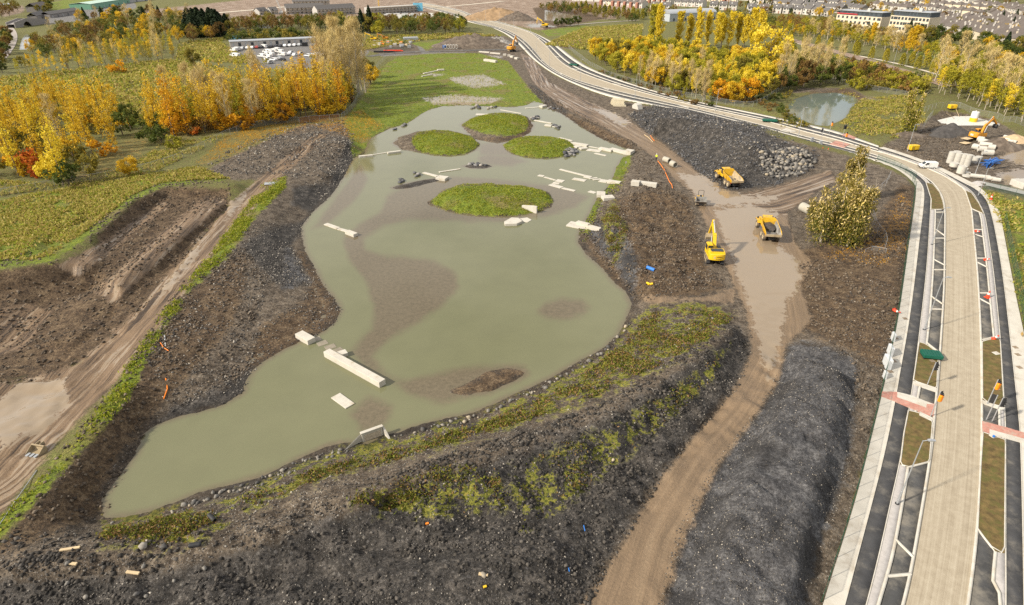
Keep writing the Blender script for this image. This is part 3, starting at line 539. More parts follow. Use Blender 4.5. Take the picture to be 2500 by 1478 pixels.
kerbm = plain('kerb concrete', (0.50, 0.475, 0.42), 0.7, var=0.10, scale=1.0, dirt=(0.42, 0.37, 0.29), dirt_amt=0.4, world=True)
asph = plain('new asphalt', (0.050, 0.050, 0.052), 0.85, var=0.25, scale=0.8, dirt=(0.13, 0.12, 0.105), dirt_amt=0.35, bump=0.3, world=True)
asph2 = plain('parking asphalt', (0.062, 0.062, 0.062), 0.85, var=0.3, scale=0.6, dirt=(0.17, 0.155, 0.13), dirt_amt=0.55, bump=0.3, world=True)
paver = plain('grey pavers', (0.37, 0.35, 0.335), 0.8, var=0.12, scale=2.5, world=True)
redp = plain('red tactile paving', (0.42, 0.20, 0.155), 0.8, var=0.18, scale=3.0, dirt=(0.40, 0.30, 0.24), dirt_amt=0.4, world=True)
verge = plain('verge soil', (0.125, 0.085, 0.03), 0.95, var=0.45, scale=1.6, dirt=(0.09, 0.085, 0.02), dirt_amt=0.5, bump=0.8, world=True)
steel = plain('galvanised steel', (0.46, 0.48, 0.50), 0.45, metal=0.6, var=0.06)
# dusty carriageway with wheel lines along it
m, t, b, o = newmat('dusty carriageway'); V_ = worldvec(t)
uvn = nn(t, 'ShaderNodeAttribute', attribute_name='across').outputs['Fac']; aln = nn(t, 'ShaderNodeAttribute', attribute_name='along').outputs['Fac']
cx = nn(t, 'ShaderNodeCombineXYZ'); t.links.new(math_(t, 'MULTIPLY', uvn, 26.0), cx.inputs[0]); t.links.new(math_(t, 'MULTIPLY', aln, 0.02), cx.inputs[1])
f1 = noise(t, 1.0, 5, cx.outputs[0], 0.6); f2 = noise(t, 0.9, 6, V_, 0.7)
cc = ramp(t, math_(t, 'ADD', math_(t, 'MULTIPLY', f1, 0.55), math_(t, 'MULTIPLY', f2, 0.45)), [(0.36, (0.26, 0.215, 0.152)), (0.5, (0.335, 0.285, 0.208)), (0.64, (0.40, 0.35, 0.265))])
edge = maprange(t, math_(t, 'ADD', math_(t, 'ABSOLUTE', math_(t, 'SUBTRACT', uvn, 0.5)), math_(t, 'MULTIPLY', math_(t, 'SUBTRACT', f2, 0.5), 0.10)), 0.475, 0.495)
cc = mixc(t, math_(t, 'MULTIPLY', edge, 0.7), cc, (0.15, 0.115, 0.075))
sp = noise(t, 2.6, 4, V_, 0.75); cc = mixc(t, maprange(t, sp, 0.69, 0.73), cc, (0.16, 0.12, 0.08))
t.links.new(cc, b.inputs['Base Color']); b.inputs['Roughness'].default_value = 0.85
dustm = m
N = 150
l0 = WL(L0, 0, N); l4 = WL(L4, 0, N); r4 = WL(R4, 0, N); r0 = WL(R0, 0, N)
def sheet(name, A, B, z, mat, cols=6):
    n = len(A); al = np.r_[0, np.cumsum(np.hypot(*np.diff((A+B)/2, axis=0).T))]; V = []; ac = []; aa = []
    for i in range(n):
        for k_ in range(cols+1):
            f = k_/cols; V.append((*(A[i]*(1-f)+B[i]*f), z)); ac.append(f); aa.append(al[i])
    q = [(i*(cols+1)+k_, i*(cols+1)+k_+1, (i+1)*(cols+1)+k_+1, (i+1)*(cols+1)+k_) for i in range(n-1) for k_ in range(cols)]
    return np_mesh(name, V, q, [mat], False, {'across': ac, 'along': aa})
road = tag(link('road', sheet('road', l4, r4, 0.03, dustm)), kind='structure', label='dust covered new carriageway between kerbs')
YC = 380                                            # nearer than this pixel row the verges are traced one by one
def near(pts, x0=2130): return WL([q for q in pts if q[0] >= x0-1 or q[1] > 600], 0, 110)
n0, n1, n2, n3, n4 = near(L0), WL(L1n, 0, 110), WL(L2n, 0, 110), WL(L3n, 0, 110), near(L4)
m0, m1, m2, m3, m4 = near(R0), WL(R1n, 0, 110), WL(R2n, 0, 110), WL(R3n, 0, 110), near(R4)
def put(name, A, B, z, mat): return tag(link(name, strip_mesh(name, A, B, z, mat)), kind='structure')
put('cycle_track', n1, n2, 0.10, asph); put('paver_strip', n2, n3, 0.13, paver); put('parking_bay', n3, n4, 0.06, asph2)
put('cycle_track', m2, m1, 0.10, asph); put('paver_strip', m3, m2, 0.13, paver); put('parking_bay', m4, m3, 0.06, asph2)
# footpaths: cast slabs with joints, one piece each
def slabs(parent_name, A, B, z, every, label):
    a = resamp(A, 2); tot = np.hypot(*np.diff(A, axis=0).T).sum(); n = max(4, int(tot/every)); A2 = resamp(A, n+1); Bd = resamp(B, 3000); B2 = np.array([Bd[np.argmin(np.hypot(*(Bd-q_).T))] for q_ in A2])
    base = tag(link(parent_name, strip_mesh(parent_name, A2, B2, z-0.05, asph2)), kind='structure', label=label)
    for i in range(n):
        g = 0.012; q = []
        for L_ in (A2, B2):
            d = L_[i+1]-L_[i]; d = d/np.linalg.norm(d)*g; q.append((L_[i]+d, L_[i+1]-d))
        mb = MB(); vs = []
        dz = random.uniform(-0.004, 0.004)
        for zz in (z-0.12, z+dz): vs += [(*q[0][0], zz), (*q[1][0], zz), (*q[1][1], zz), (*q[0][1], zz)]
        mb.add(vs, [(4, 5, 6, 7), (0, 1, 5, 4), (1, 2, 6, 5), (2, 3, 7, 6), (3, 0, 4, 7)]); mb.build('slab', conc, base)
slabs('footpath', n0, n1, 0.15, 2.6, 'pale concrete footpath beside the gravel heap'); slabs('footpath', m1, m0, 0.15, 2.6, 'pale concrete footpath beside the green verge')
# the same strips further away
far0 = [i for i in range(N)]; 
def farcut(A, B, Cc, Dd):
    pts = [P(*q) for q in ((2238, 461), )]
    return None
fl0 = WL([q for q in L0 if q[0] <= 2136 and q[1] < 600], 0, 110); fl4 = WL([q for q in L4 if q[0] <= 2143 and q[1] < 600], 0, 110)
fr0 = WL([q for q in R0 if q[0] <= 2145 and q[1] < 600], 0, 110); fr4 = WL([q for q in R4 if q[0] <= 2143 and q[1] < 600], 0, 110)
le = lambda A, B, f: A*(1-f)+B*f
put('footpath', fl0, le(fl0, fl4, 0.28), 0.15, conc); put('cycle_track', le(fl0, fl4, 0.28), le(fl0, fl4, 0.56), 0.10, asph); put('paver_strip', le(fl0, fl4, 0.56), le(fl0, fl4, 0.70), 0.13, kerbm); put('parking_bay', le(fl0, fl4, 0.70), fl4, 0.06, asph2)
put('footpath', le(fr0, fr4, 0.28), fr0, 0.15, conc); put('cycle_track', le(fr0, fr4, 0.58), le(fr0, fr4, 0.28), 0.10, asph); put('paver_strip', le(fr0, fr4, 0.72), le(fr0, fr4, 0.58), 0.13, kerbm); put('parking_bay', fr4, le(fr0, fr4, 0.72), 0.06, asph2)
def kerb(Ln, wdt=0.24, z=0.17, parent=None, name='kerb'):
    o = link(name, strip_mesh(name, offset(Ln, -wdt/2), offset(Ln, wdt/2), z, kerbm, 0.3), parent); 
    if parent is None: tag(o, kind='structure')
    return o
for Ln in (n4, m4, fl4, fr4): kerb(Ln)
kerb(n3, 0.26, 0.175); kerb(m3, 0.26, 0.175); kerb(n2, 0.1, 0.16); kerb(m2, 0.1, 0.16); kerb(n1, 0.09, 0.165); kerb(m1, 0.09, 0.165)
def bar(p0, p1, wdt=0.26, z=0.18): kerb(resamp([P(*p0).xy, P(*p1).xy], 3), wdt, z, road)
for p0, p1 in [((2166,1409),(2223,1404)),((2187,1320),(2228,1361)),((2217,1142),(2269,1128)),((2278,660),(2308,660)),((2280,635),(2308,650)),((2283,583),(2306,583)),((2285,562),(2306,577)),((2272,756),(2303,757)),((2273,725),(2301,744)),((2263,839),(2292,862)),((2284,520),(2306,519)),
    ((2376,562),(2398,562)),((2381,574),(2400,580)),((2384,632),(2406,632)),((2386,642),(2408,653)),((2390,717),(2417,717)),((2392,731),(2418,745)),((2396,832),(2426,825)),((2387,1293),(2430,1348))]: bar(p0, p1)
for k_ in range(11):                                 # bay ends along the far half of the road
    i = 12+k_*7
    for A, B, f in ((fl0, fl4, 0.68), (fr0, fr4, 0.70)):
        kerb(np.array([le(A, B, f)[i], (le(A, B, f)[i]+B[i])/2, B[i+1]]), 0.3, 0.17, road)
def patch(name, px, z, mat, kind='structure', th=0.2, bevel=0):
    pl = [P(a, b_, z) for a, b_ in px]; n = len(pl); mb = MB()
    ar = sum(pl[i].x*pl[(i+1) % n].y-pl[(i+1) % n].x*pl[i].y for i in range(n))
    if ar < 0: pl = pl[::-1]
    mb.add([(p.x, p.y, z) for p in pl]+[(p.x, p.y, z-th) for p in pl], [tuple(range(n))]+[(i, i+n, (i+1) % n+n, (i+1) % n) for i in range(n)])
    return tag(mb.build(name, mat), kind=kind)
VERGES = [[(2244,835),(2261,840),(2291,863),(2287,948),(2230,929)], [(2218,1002),(2245,1008),(2277,1027),(2269,1127),(2216,1140),(2198,1133),(2207,1058)], [(2398,834),(2426,826),(2442,827),(2452,996),(2399,977)], [(2400,1055),(2455,1074),(2453,1350),(2430,1346),(2387,1291),(2395,1129)], [(2261,446),(2277,449),(2294,470),(2302,492),(2305,511),(2273,511),(2274,487)], [(2357,465),(2372,471),(2390,497),(2402,522),(2372,509),(2362,480)]]
for vp in VERGES:
    patch('verge', vp, 0.19, verge)
    ring = vp+[vp[0]]; kerb(resamp(PL(ring, 0.19), 40), 0.12, 0.215, None, 'edging')
patch('crossing_paving', [(2154,956),(2191,957),(2282,987),(2280,1016),(2244,1005),(2185,980),(2152,968)], 0.195, redp); patch('crossing_paving', [(2191,957),(2224,965),(2281,988),(2263,986),(2261,995),(2190,970)], 0.202, kerbm)
patch('crossing_paving', [(2398,1028),(2455,1043),(2560,1074),(2560,1096),(2416,1059),(2399,1055)], 0.195, redp); patch('crossing_paving', [(2416,1048),(2560,1088),(2560,1098),(2416,1059)], 0.202, kerbm)
patch('crossing_paving', [(2231,930),(2287,948),(2285,956),(2228,937)], 0.203, kerbm); patch('crossing_paving', [(2399,977),(2453,996),(2454,1003),(2399,984)], 0.203, kerbm); patch('crossing_paving', [(2246,1005),(2278,1020),(2277,1030),(2244,1014)], 0.203, kerbm)
patch('crossing_paving', [(2025,352),(2060,361),(2075,352),(2040,344)], 0.17, redp); patch('crossing_paving', [(2055,330),(2085,340),(2095,334),(2065,325)], 0.17, redp); patch('crossing_paving', [(1905,318),(1925,323),(1945,321),(1920,313)], 0.17, kerbm)
# inspection covers set in the paths
cov = plain('rusty cover', (0.23, 0.175, 0.12), 0.7, var=0.2, scale=6)
for (a, b_) in [(2210,778),(2187,826),(2182,882),(2174,907),(2479,848),(2485,866),(2489,897),(2276,882),(2433,950)]:
    p = P(a, b_, 0.16); mb = MB().box((0, 0, 0), (0.62, 0.62, 0.02)).box((0, 0, 0.008), (0.5, 0.5, 0.02))
    tag(mb.build('manhole_cover', cov, None, (p.x, p.y, 0.215 if a in (2276, 2433) else 0.165), 0.1), 'brown square steel inspection cover set in the pale pavement', 'manhole cover', 'inspection covers in the pavements')
# ================================================================== CONCRETE PIECES IN AND ROUND THE POND
slabm = plain('precast concrete', (0.48, 0.45, 0.39), 0.7, var=0.08, scale=0.8, dirt=(0.34, 0.28, 0.19), dirt_amt=0.22, bump=0.15, world=True)
wets = plain('wet concrete', (0.22, 0.19, 0.14), 0.4, var=0.2, scale=1.2, world=True)
def slab(p0, p1, wdt, h, label, group=None, base=None, name='concrete_slab', mat=None, cat='concrete slab'):
    zt = ZW+h if base is None else base+h
    a = P(*p0, zt); b_ = P(*p1, zt); d = b_-a; L = max(d.length, 0.5); c_ = (a+b_)/2; bot = (ZW-0.5 if base is None else base-0.15)
    mb = MB().box((0, 0, (zt-bot)/2), (L, wdt, zt-bot))
    ob = mb.build(name, mat or slabm, None, (c_.x, c_.y, bot), math.atan2(d.y, d.x), 0.03)
    return tag(ob, label, cat, group)
S_R = 'pale slabs of the upper stepping line by the pile bank'; S_M = 'pale slabs of the stepping line ending at the weedy bank'; S_Z = 'pale slabs of the zigzag line behind the big island'
for a, b_, w_, h_ in [((1361,337),(1393,345),2.4,.6),((1390,347),(1435,354),1.5,.5),((1436,357),(1463,362),.5,.12),((1464,360),(1495,366),1.5,.5),((1490,362),(1527,371),2.0,.45),((1527,366),(1545,369),2.8,.95),((1404,358),(1416,356),1.6,.35),((1416,362),(1433,360),1.6,.35),((1434,365),(1467,369),2.2,.1),((1452,374),(1480,380),.9,.08)]:
    slab(a, b_, w_, h_, 'pale concrete block in the stepping line from the right hand small island to the shore', S_R)
for a, b_, w_, h_ in [((1367,413),(1430,429),.8,.12),((1428,430),(1443,433),1.8,.15),((1447,434),(1450,436),2.2,.12),((1456,437),(1459,439),2.2,.12),((1464,440),(1483,443),2.0,.15),((1484,440),(1515,445),1.5,.6)]:
    slab(a, b_, w_, h_, 'pale concrete slab in the long stepping line reaching the weedy bank', S_M)
slab((1399,436),(1430,441),1.6,.1,'single flat pale slab lying beside the long stepping line')
for a, b_, w_, h_ in [((1314,428),(1328,430),1.2,.08),((1329,432),(1356,440),.7,.08),((1358,440),(1376,443),1.8,.1),((1350,446),(1366,448),1.1,.08),((1343,450),(1372,458),1.5,.08),((1373,459),(1404,466),1.0,.08)]:
    slab(a, b_, w_, h_, 'flat pale slab in the zigzag row of slabs behind the big grassy island', S_Z)
g = G(1575, 444)
slab((1542,441),(1562,443),1.6,.9,'short thick pale block on the muddy bank behind the long stepping line', base=gz(*P(1552,442).xy)); slab((1561,443),(1604,448),1.3,.8,'long pale concrete beam lying on the muddy bank', base=gz(*P(1582,446).xy))
slab((1438,467),(1454,471),1.3,.05,'flat half sunk slab in front of two thick shore blocks'); slab((1457,471),(1478,472),2.4,.7,'thick pale block at the shore with its end in the water'); slab((1471,481),(1498,479),2.0,.75,'thick pale block on the grassy shore beside another block')
slab((1388,545),(1440,555),2.6,.25,'broad low slab under two long beams at the shore'); slab((1409,540),(1438,547),1.0,.85,'long beam lying on the broad shore slab, water end'); slab((1437,550),(1466,558),1.0,.9,'long beam lying on the broad shore slab, land end')
S_L = 'pale pieces of the line left of the small islands'
for a, b_, w_, h_ in [((876,381),(909,378),.9,.5),((909,378),(946,372),.5,.12),((946,372),(978,368),.9,.5)]: slab(a, b_, w_, h_, 'thin pale concrete beam in the line from the orange meadow to the left island', S_L)
slab((1034,421),(1068,430),1.0,.15,'flat narrow slab leading to a thick block behind the big island'); slab((1068,431),(1091,434),2.2,.6,'thick square pale block at the end of the black gravel bar'); slab((1072,420),(1124,412),.7,.15,'long thin slanting slab beside the boulder bar')
slab((1162,279),(1198,280),2.2,.12,'broad flat slab touching the far small island'); slab((1205,281),(1219,282),1.4,.12,'short flat slab touching the far small island'); slab((1222,268),(1273,277),.6,.12,'long thin slab behind the far small island'); slab((1283,264),(1320,261),.9,.12,'thin slab in the far corner of the pond'); slab((1320,259),(1332,256),1.6,.6,'chunky block at the far corner of the pond')
slab((1305,293),(1347,301),.9,.18,'long slab beside the boulders of the far island'); slab((1331,304),(1347,306),1.3,.4,'short block beside a long slab near the far island'); slab((1347,308),(1361,311),.8,.1,'small thin slab near four grey boulders')
S_B = 'pale pieces of the short line at the left shallows'
for a, b_, w_, h_ in [((795,546),(826,557),1.0,.2),((826,558),(848,564),.9,.15),((847,563),(868,571),1.1,.6)]: slab(a, b_, w_, h_, 'pale slab in the short line reaching in from the black rock bank', S_B)
slab((729,811),(760,828),1.3,.75,'short thick block at the bank end of the long white beam')
for i, (a, b_) in enumerate([((757,832),(783,825)),((775,842),(799,834)),((794,851),(819,843)),((816,859),(836,851))]): slab(a, b_, 1.2, .04, 'sunken brownish stepping pad between the bank block and long beam', 'sunken stepping pads', mat=wets, name='stepping_pad')
slab((797,855),(933,930),1.05,.85,'very long white concrete beam standing in the water'); slab((823,864),(846,857),1.1,.6,'short stub block against the long white beam')
slab((819,965),(855,991),1.35,.12,'lone flat white slab lying in open water near the headwall')
gm = gz(*P(1045,178).xy)
slab((1034,179),(1068,172),.8,.35,'long thin beam lying on the meadow with a block at its end', base=gm); slab((1068,170),(1084,169),1.6,.7,'stubby pale block at the end of a meadow beam', base=gm); slab((1030,186),(1056,181),.7,.3,'thin dark streaked beam by the meadow puddle', base=gm); slab((1183,144),(1212,148),1.7,1.0,'long pale block lying alone on the far meadow', base=gz(*P(1198,146).xy))
for i, (a, b_) in enumerate([((1170,125),(1195,127)),((1197,128),(1222,130))]): slab(a, b_, 1.2, .7, 'long cream barrier block along the dirt track above the meadow', 'cream barrier blocks', base=0.0)
for i, (a, b_) in enumerate([((1228,132),(1236,132)),((1239,134),(1246,134)),((1247,136),(1254,137)),((1258,140),(1265,141))]): slab(a, b_, 1.6, .9, 'short cream boulder block closing the dirt track edge', 'short cream blocks', base=0.0)
def poly_block(name, px, z, th, label, mat=None, cat='concrete slab'):
    o = patch(name, px, z, mat or slabm, 'thing', th); tag(o, label, cat); bv = o.modifiers.new('bevel', 'BEVEL'); bv.width = 0.03; bv.limit_method = 'ANGLE'; return o
poly_block('concrete_slab', [(1231,541),(1249,531),(1266,532),(1275,540),(1262,546),(1233,547)], ZW+0.5, 1.0, 'thick six sided pale slab standing in water before the big island')
poly_block('concrete_slab', [(1267,534),(1287,531),(1298,537),(1288,543),(1276,541)], ZW+0.08, 0.4, 'flat five sided slab beside the six sided slab')
# wing wall on the island
a = P(1275,508,ZW+0.6); c_ = P(1311,521,ZW); d = (c_-a); d.z = 0; L = d.length
mb = MB().prism([(0, 0.5), (L, -0.6), (L, 1.5), (L*0.8, 1.55), (0, 1.2)], -0.22, 0.22, axis=1)
tag(mb.build('wing_wall', slabm, None, (a.x, a.y, ZW), math.atan2(d.y, d.x), 0.03), 'upright tapering pale wing wall on the flank of the big island', 'concrete wall')
# precast headwall on the near shore
hw = empty('headwall', (0, 0, 0)); a = P(884,1072,ZW+0.4); c_ = P(934,1054,ZW+0.4); d = (c_-a).normalized(); nrm = Vector((-d.y, d.x, 0)); L = (c_-a).length
hw.location = (a.x, a.y, ZW-0.75); hw.rotation_euler[2] = math.atan2(d.y, d.x)
MB().prism([(0, 0), (L, 0), (L, 1.9), (L*0.5, 1.95), (0, 1.9)], -0.13, 0.13, axis=1).build('back_wall', slabm, hw, bevel=0.02)
MB().box((L/2, 0.02, 1.97), (L+0.2, 0.42, 0.16)).build('coping', slabm, hw, bevel=0.02)
for s_, x_ in ((1, 0.0), (-1, L)):
    mb = MB(); th = 0.22; q = [(x_, 0.1), (x_-s_*2.3, -.35)] if s_ > 0 else [(x_, 0.1), (x_+0.25, -1.2)]
    (x0, y0), (x1, y1) = q; vs = []
    for (xx, yy, zz) in ((x0, y0, 1.9), (x1, y1, 0.75), (x1, y1, -0.3), (x0, y0, -0.3)): vs += [(xx, yy, zz), (xx+th, yy, zz)]
    mb.add(vs, [(0, 2, 4, 6), (1, 7, 5, 3), (0, 1, 3, 2), (2, 3, 5, 4), (4, 5, 7, 6), (6, 7, 1, 0)]); mb.build('wing', slabm, hw)
rust = plain('rusty stain', (0.30, 0.17, 0.08), 0.8, var=0.3)
MB().box((L/2, -0.14, 1.2), (L*0.8, 0.015, 0.9)).build('stained_face', plain('stained concrete', (0.46, 0.39, 0.30), 0.8, var=0.2, scale=4), hw)
tag(hw, 'precast white concrete headwall with splayed wings on the rocky shore', 'headwall')
# ================================================================== STONES
def rock_mesh(seed, n=1):
    r = random.Random(seed); phi = (1+5**.5)/2
    vs = [Vector(v).normalized() for v in [(-1,phi,0),(1,phi,0),(-1,-phi,0),(1,-phi,0),(0,-1,phi),(0,1,phi),(0,-1,-phi),(0,1,-phi),(phi,0,-1),(phi,0,1),(-phi,0,-1),(-phi,0,1)]]
    fs = [(0,11,5),(0,5,1),(0,1,7),(0,7,10),(0,10,11),(1,5,9),(5,11,4),(11,10,2),(10,7,6),(7,1,8),(3,9,4),(3,4,2),(3,2,6),(3,6,8),(3,8,9),(4,9,5),(2,4,11),(6,2,10),(8,6,7),(9,8,1)]
    vs = [v*r.uniform(0.62, 1.15) for v in vs]; sx, sy, sz = r.uniform(.8, 1.3), r.uniform(.7, 1.1), r.uniform(.5, .85)
    return np.array([(v.x*sx, v.y*sy, v.z*sz) for v in vs], np.float32), np.array(fs, np.int32)
def stone_mat(name, stops, rough=0.8):
    m, t, b, o = newmat(name); V = objvec(t); oi = nn(t, 'ShaderNodeObjectInfo'); rv = nn(t, 'ShaderNodeAttribute', attribute_name='rnd').outputs['Fac']
    f = math_(t, 'FRACT', math_(t, 'ADD', oi.outputs['Random'], rv)); c = ramp(t, f, stops)
    nf = noise(t, 3.0, 5, worldvec(t)); c = mixc(t, 0.55, c, mixc(t, 1.0, c, ramp(t, nf, [(0.3, 0.35), (0.7, 1.4)]), 'MULTIPLY'))
    t.links.new(c, b.inputs['Base Color']); b.inputs['Roughness'].default_value = rough
    bn = nn(t, 'ShaderNodeBump'); bn.inputs['Distance'].default_value = 0.1; bn.inputs['Strength'].default_value = 0.6; t.links.new(nf, bn.inputs['Height']); t.links.new(bn.outputs[0], b.inputs['Normal']); return m
rk_grey = stone_mat('grey boulder', [(0.0, (0.045, 0.047, 0.055)), (0.5, (0.11, 0.11, 0.115)), (0.85, (0.22, 0.21, 0.20)), (1.0, (0.36, 0.32, 0.26))])
rk_pale = stone_mat('pale rubble', [(0.0, (0.07, 0.066, 0.062)), (0.45, (0.17, 0.158, 0.14)), (0.8, (0.26, 0.235, 0.20)), (1.0, (0.35, 0.29, 0.20))])
rk_mix = stone_mat('mixed stone', [(0.0, (0.035, 0.032, 0.03)), (0.55, (0.09, 0.08, 0.07)), (0.85, (0.20, 0.18, 0.155)), (1.0, (0.42, 0.38, 0.32))])
ROCKS = [np_mesh('rock', *rock_mesh(100+i), [rk_grey]) for i in range(6)]; ROCKP = [np_mesh('rubble', *rock_mesh(200+i), [rk_pale]) for i in range(6)]
def boulder(px, py, r, label, group, z=None, meshes=ROCKS, parent=None, name='boulder'):
    p = G(px, py) if z is None else P(px, py, z)
    o = link(name, random.choice(meshes), parent, (p.x, p.y, p.z+r*0.25), random.uniform(0, 6.3)); o.scale = (r,)*3; o.rotation_euler[0] = random.uniform(-.4, .4)
    if parent is None: tag(o, label, 'boulder', group)
    return o
def cluster(pts, rr, label, group):
    for a, b_ in pts: boulder(a, b_, random.uniform(*rr), label, group, ZW)
jt = lambda cx_, cy_, sx, sy, n: [(random.gauss(cx_, sx), random.gauss(cy_, sy)) for _ in range(n)]
cluster(jt(1385, 374, 12, 5, 26), (.6, 1.1), 'dark wet boulder heaped at the tip of the right hand small island', 'boulders on the right small island')
cluster([(1148,404),(1155,402),(1162,406),(1170,403),(1175,406),(1166,401),(1186,406)], (.6, 1.0), 'boulder on the black gravel bar in mid pond', 'boulders on the gravel bar')
cluster([(1158,264),(1164,260),(1168,262),(1170,265),(1152,266),(1200,263),(1192,266),(1210,262)], (.6, 1.1), 'dark boulder along the edge of the flooded meadow', 'boulders at the meadow edge')
cluster([(1298,290),(1304,288),(1309,291),(1315,290),(1312,287),(1303,293)], (.6, 1.0), 'boulder piled at the tip of the far small island', 'boulders on the far island')
cluster([(1352,307),(1357,309),(1360,312),(1366,310),(1364,316)], (.6, 1.0), 'grey boulder standing in open shallow water beside the thin slabs', 'boulders in the open shallows')
cluster([(980,440),(984,443),(977,447),(1013,424),(1022,428),(1016,432)], (.6, .9), 'boulder beside the long black gravel bar', 'boulders by the black bar')
cluster([(990,306),(984,309),(966,316),(962,318)], (.6, .9), 'dark boulder at the foot of the orange meadow bank', 'boulders at the meadow foot')
cluster([(1345,263),(1352,268),(1362,268),(1368,265),(1340,266),(1395,372),(1405,366),(1400,378)], (.5, .9), 'boulder along the far right pond margin', 'boulders at the right margin')
SHOREL = [(1530,790),(1515,815),(1482,848),(1442,874),(1402,896),(1352,926),(1302,951),(1252,972),(1202,997),(1152,1017),(1102,1028),(1060,1040),(1020,1052),(985,1062)]
sl2 = resamp(SHOREL, 60)
for a, b_ in sl2:
    boulder(a+random.uniform(-6, 8), b_+random.uniform(-1, 12), random.uniform(.14, .42), 'whitish broken stone in the line of rubble along the weedy near bank', 'stones along the near shore', meshes=ROCKP, name='shore_stone')
for a, b_ in resamp([(840,1095),(740,1125),(690,1150),(640,1172),(580,1190),(520,1208),(470,1222),(420,1245)], 55):
    boulder(a+random.uniform(-9, 9), b_+random.uniform(-2, 14), random.uniform(.12, .36), 'grey broken stone in the rubble edge left of the white headwall', 'stones left of the headwall', meshes=ROCKP, name='shore_stone')
for a, b_, r_ in [(335,1452,.35),(358,1458,.3),(210,1459,.32),(500,1388,.3),(425,1420,.25),(350,1335,.45),(400,1335,.35),(165,1377,.3),(350,1385,.3),(1497,1125,.3),(275,1277,.25),(332,1286,.22),(165,1425,.25),(1180,1405,.35),(1740,780,.3)]:
    boulder(a, b_, r_, 'pale lone stone on the dark near heap', 'pale stones on the near heap', meshes=ROCKP, name='stone')
# the light rubble heap at the end of the rock pile: one thing, its stones are parts
heap = empty('rubble_heap', G(1910, 400)); tag(heap, 'heap of pale broken rock at the end of the dark rock pile', 'rubble heap')
hp = [(1850,375),(1900,358),(1950,360),(1985,378),(1992,400),(1960,425),(1900,440),(1870,430)]
ha = np.array(hp); n_ = 0
while n_ < 290:
    a, b_ = random.uniform(1845, 1995), random.uniform(356, 442)
    if pdist(hp, np.array([a]), np.array([b_]))[0] < 0: continue
    p = G(a, b_); r = random.uniform(.25, 0.8); o = link('rock', random.choice(ROCKP), heap, (p.x-heap.location.x, p.y-heap.location.y, p.z-heap.location.z+r*0.3), random.uniform(0, 6.3)); o.scale = (r,)*3; o.rotation_euler[0] = random.uniform(-.6, .6); n_ += 1
# scatter: loose stones too small to pick apart
def scatter_stones(name, polys_px, n, rr, mat, seed, power=2.0, zlift=0.2, label=None):
    rg_ = np.random.default_rng(seed); xs_, ys_, ss = [], [], []
    areas = [abs(np.sum(PL(q)[:, 0]*np.roll(PL(q)[:, 1], 1)-PL(q)[:, 1]*np.roll(PL(q)[:, 0], 1)))/2 for q in polys_px]
    for q, ar in zip(polys_px, areas):
        pl = PL(q); k_ = int(n*ar/sum(areas)); got = 0; x0, y0 = pl.min(0); x1, y1 = pl.max(0)
        while got < k_:
            a = rg_.uniform(x0, x1, k_*3); b_ = rg_.uniform(y0, y1, k_*3); ok = pdist(pl, a, b_) > -0.5
            dens = fbm(a*0.25, b_*0.25, 3, seed); ok &= rg_.random(len(a)) < np.clip(0.45+dens, 0.06, 1)
            a = a[ok][:k_-got]; b_ = b_[ok][:k_-got]; xs_.append(a); ys_.append(b_); got += len(a)
    a = np.concatenate(xs_); b_ = np.concatenate(ys_); z = gza(a, b_); n = len(a)
    s = rr[0]+(rr[1]-rr[0])*rg_.random(n)**power
    oct_ = np.array([(1,0,0),(0,1,0),(-1,0,0),(0,-1,0),(0,0,1),(0,0,-1)], np.float32); of = np.array([(0,1,4),(1,2,4),(2,3,4),(3,0,4),(1,0,5),(2,1,5),(3,2,5),(0,3,5)], np.int32)
    ang = rg_.random(n)*6.28; jit_ = rg_.uniform(.6, 1.3, (n, 6, 1)); v = oct_[None]*jit_
    ca, sa = np.cos(ang)[:, None], np.sin(ang)[:, None]; vx = v[..., 0]*ca-v[..., 1]*sa; vy = v[..., 0]*sa+v[..., 1]*ca; tl = rg_.uniform(-.6, .6, (n, 1)); vz = v[..., 2]*0.7+vx*tl
    Vv = np.stack([vx*s[:, None]+a[:, None], vy*s[:, None]+b_[:, None], vz*s[:, None]+(z+s*zlift)[:, None]], -1).reshape(-1, 3)
    Ff = (of[None]+np.arange(n)[:, None, None]*6).reshape(-1, 3)
    o = link(name, np_mesh(name, Vv, Ff, [mat], False, {'rnd': np.repeat(rg_.random(n), 6)})); return tag(o, label=label, kind='stuff')
scatter_stones('loose_stones', [REG['dark'][2], [(1490,1010),(1800,790),(1700,740),(1560,750),(1200,1010),(800,1100),(450,1250),(250,1290),(0,1360),(0,1420),(600,1330),(1050,1172)]], 17000, (.03, .15), rk_mix, 3, 3.0, label='loose pale stones on the near spoil bank')
scatter_stones('gravel', [REG['dark'][0]], 12000, (.025, .1), rk_mix, 4, 2.5, label='loose grey gravel on the heap')
scatter_stones('broken_rock', [REG['dark'][1]], 10000, (.09, .42), stone_mat('shale', [(0.0, (0.03, 0.031, 0.036)), (0.6, (0.085, 0.085, 0.09)), (0.9, (0.17, 0.16, 0.15)), (1.0, (0.32, 0.28, 0.22))]), 5, 2.6, label='broken dark shale on the rock pile')
scatter_stones('bank_stones', [REG['dark'][3], REG['brown'][2], [(600,905),(650,700),(760,690),(600,620),(450,760),(380,900),(420,1000)], REG['dark'][4]], 9000, (.04, .2), rk_mix, 6, 2.6, label='loose stones on the left bank')
scatter_stones('rubble_stones', [REG['earth'][1], [(660,345),(850,330),(858,380),(800,440),(700,420)]], 4500, (.08, .36), rk_mix, 8, 2.0, label='loose rubble on the left spoil area')
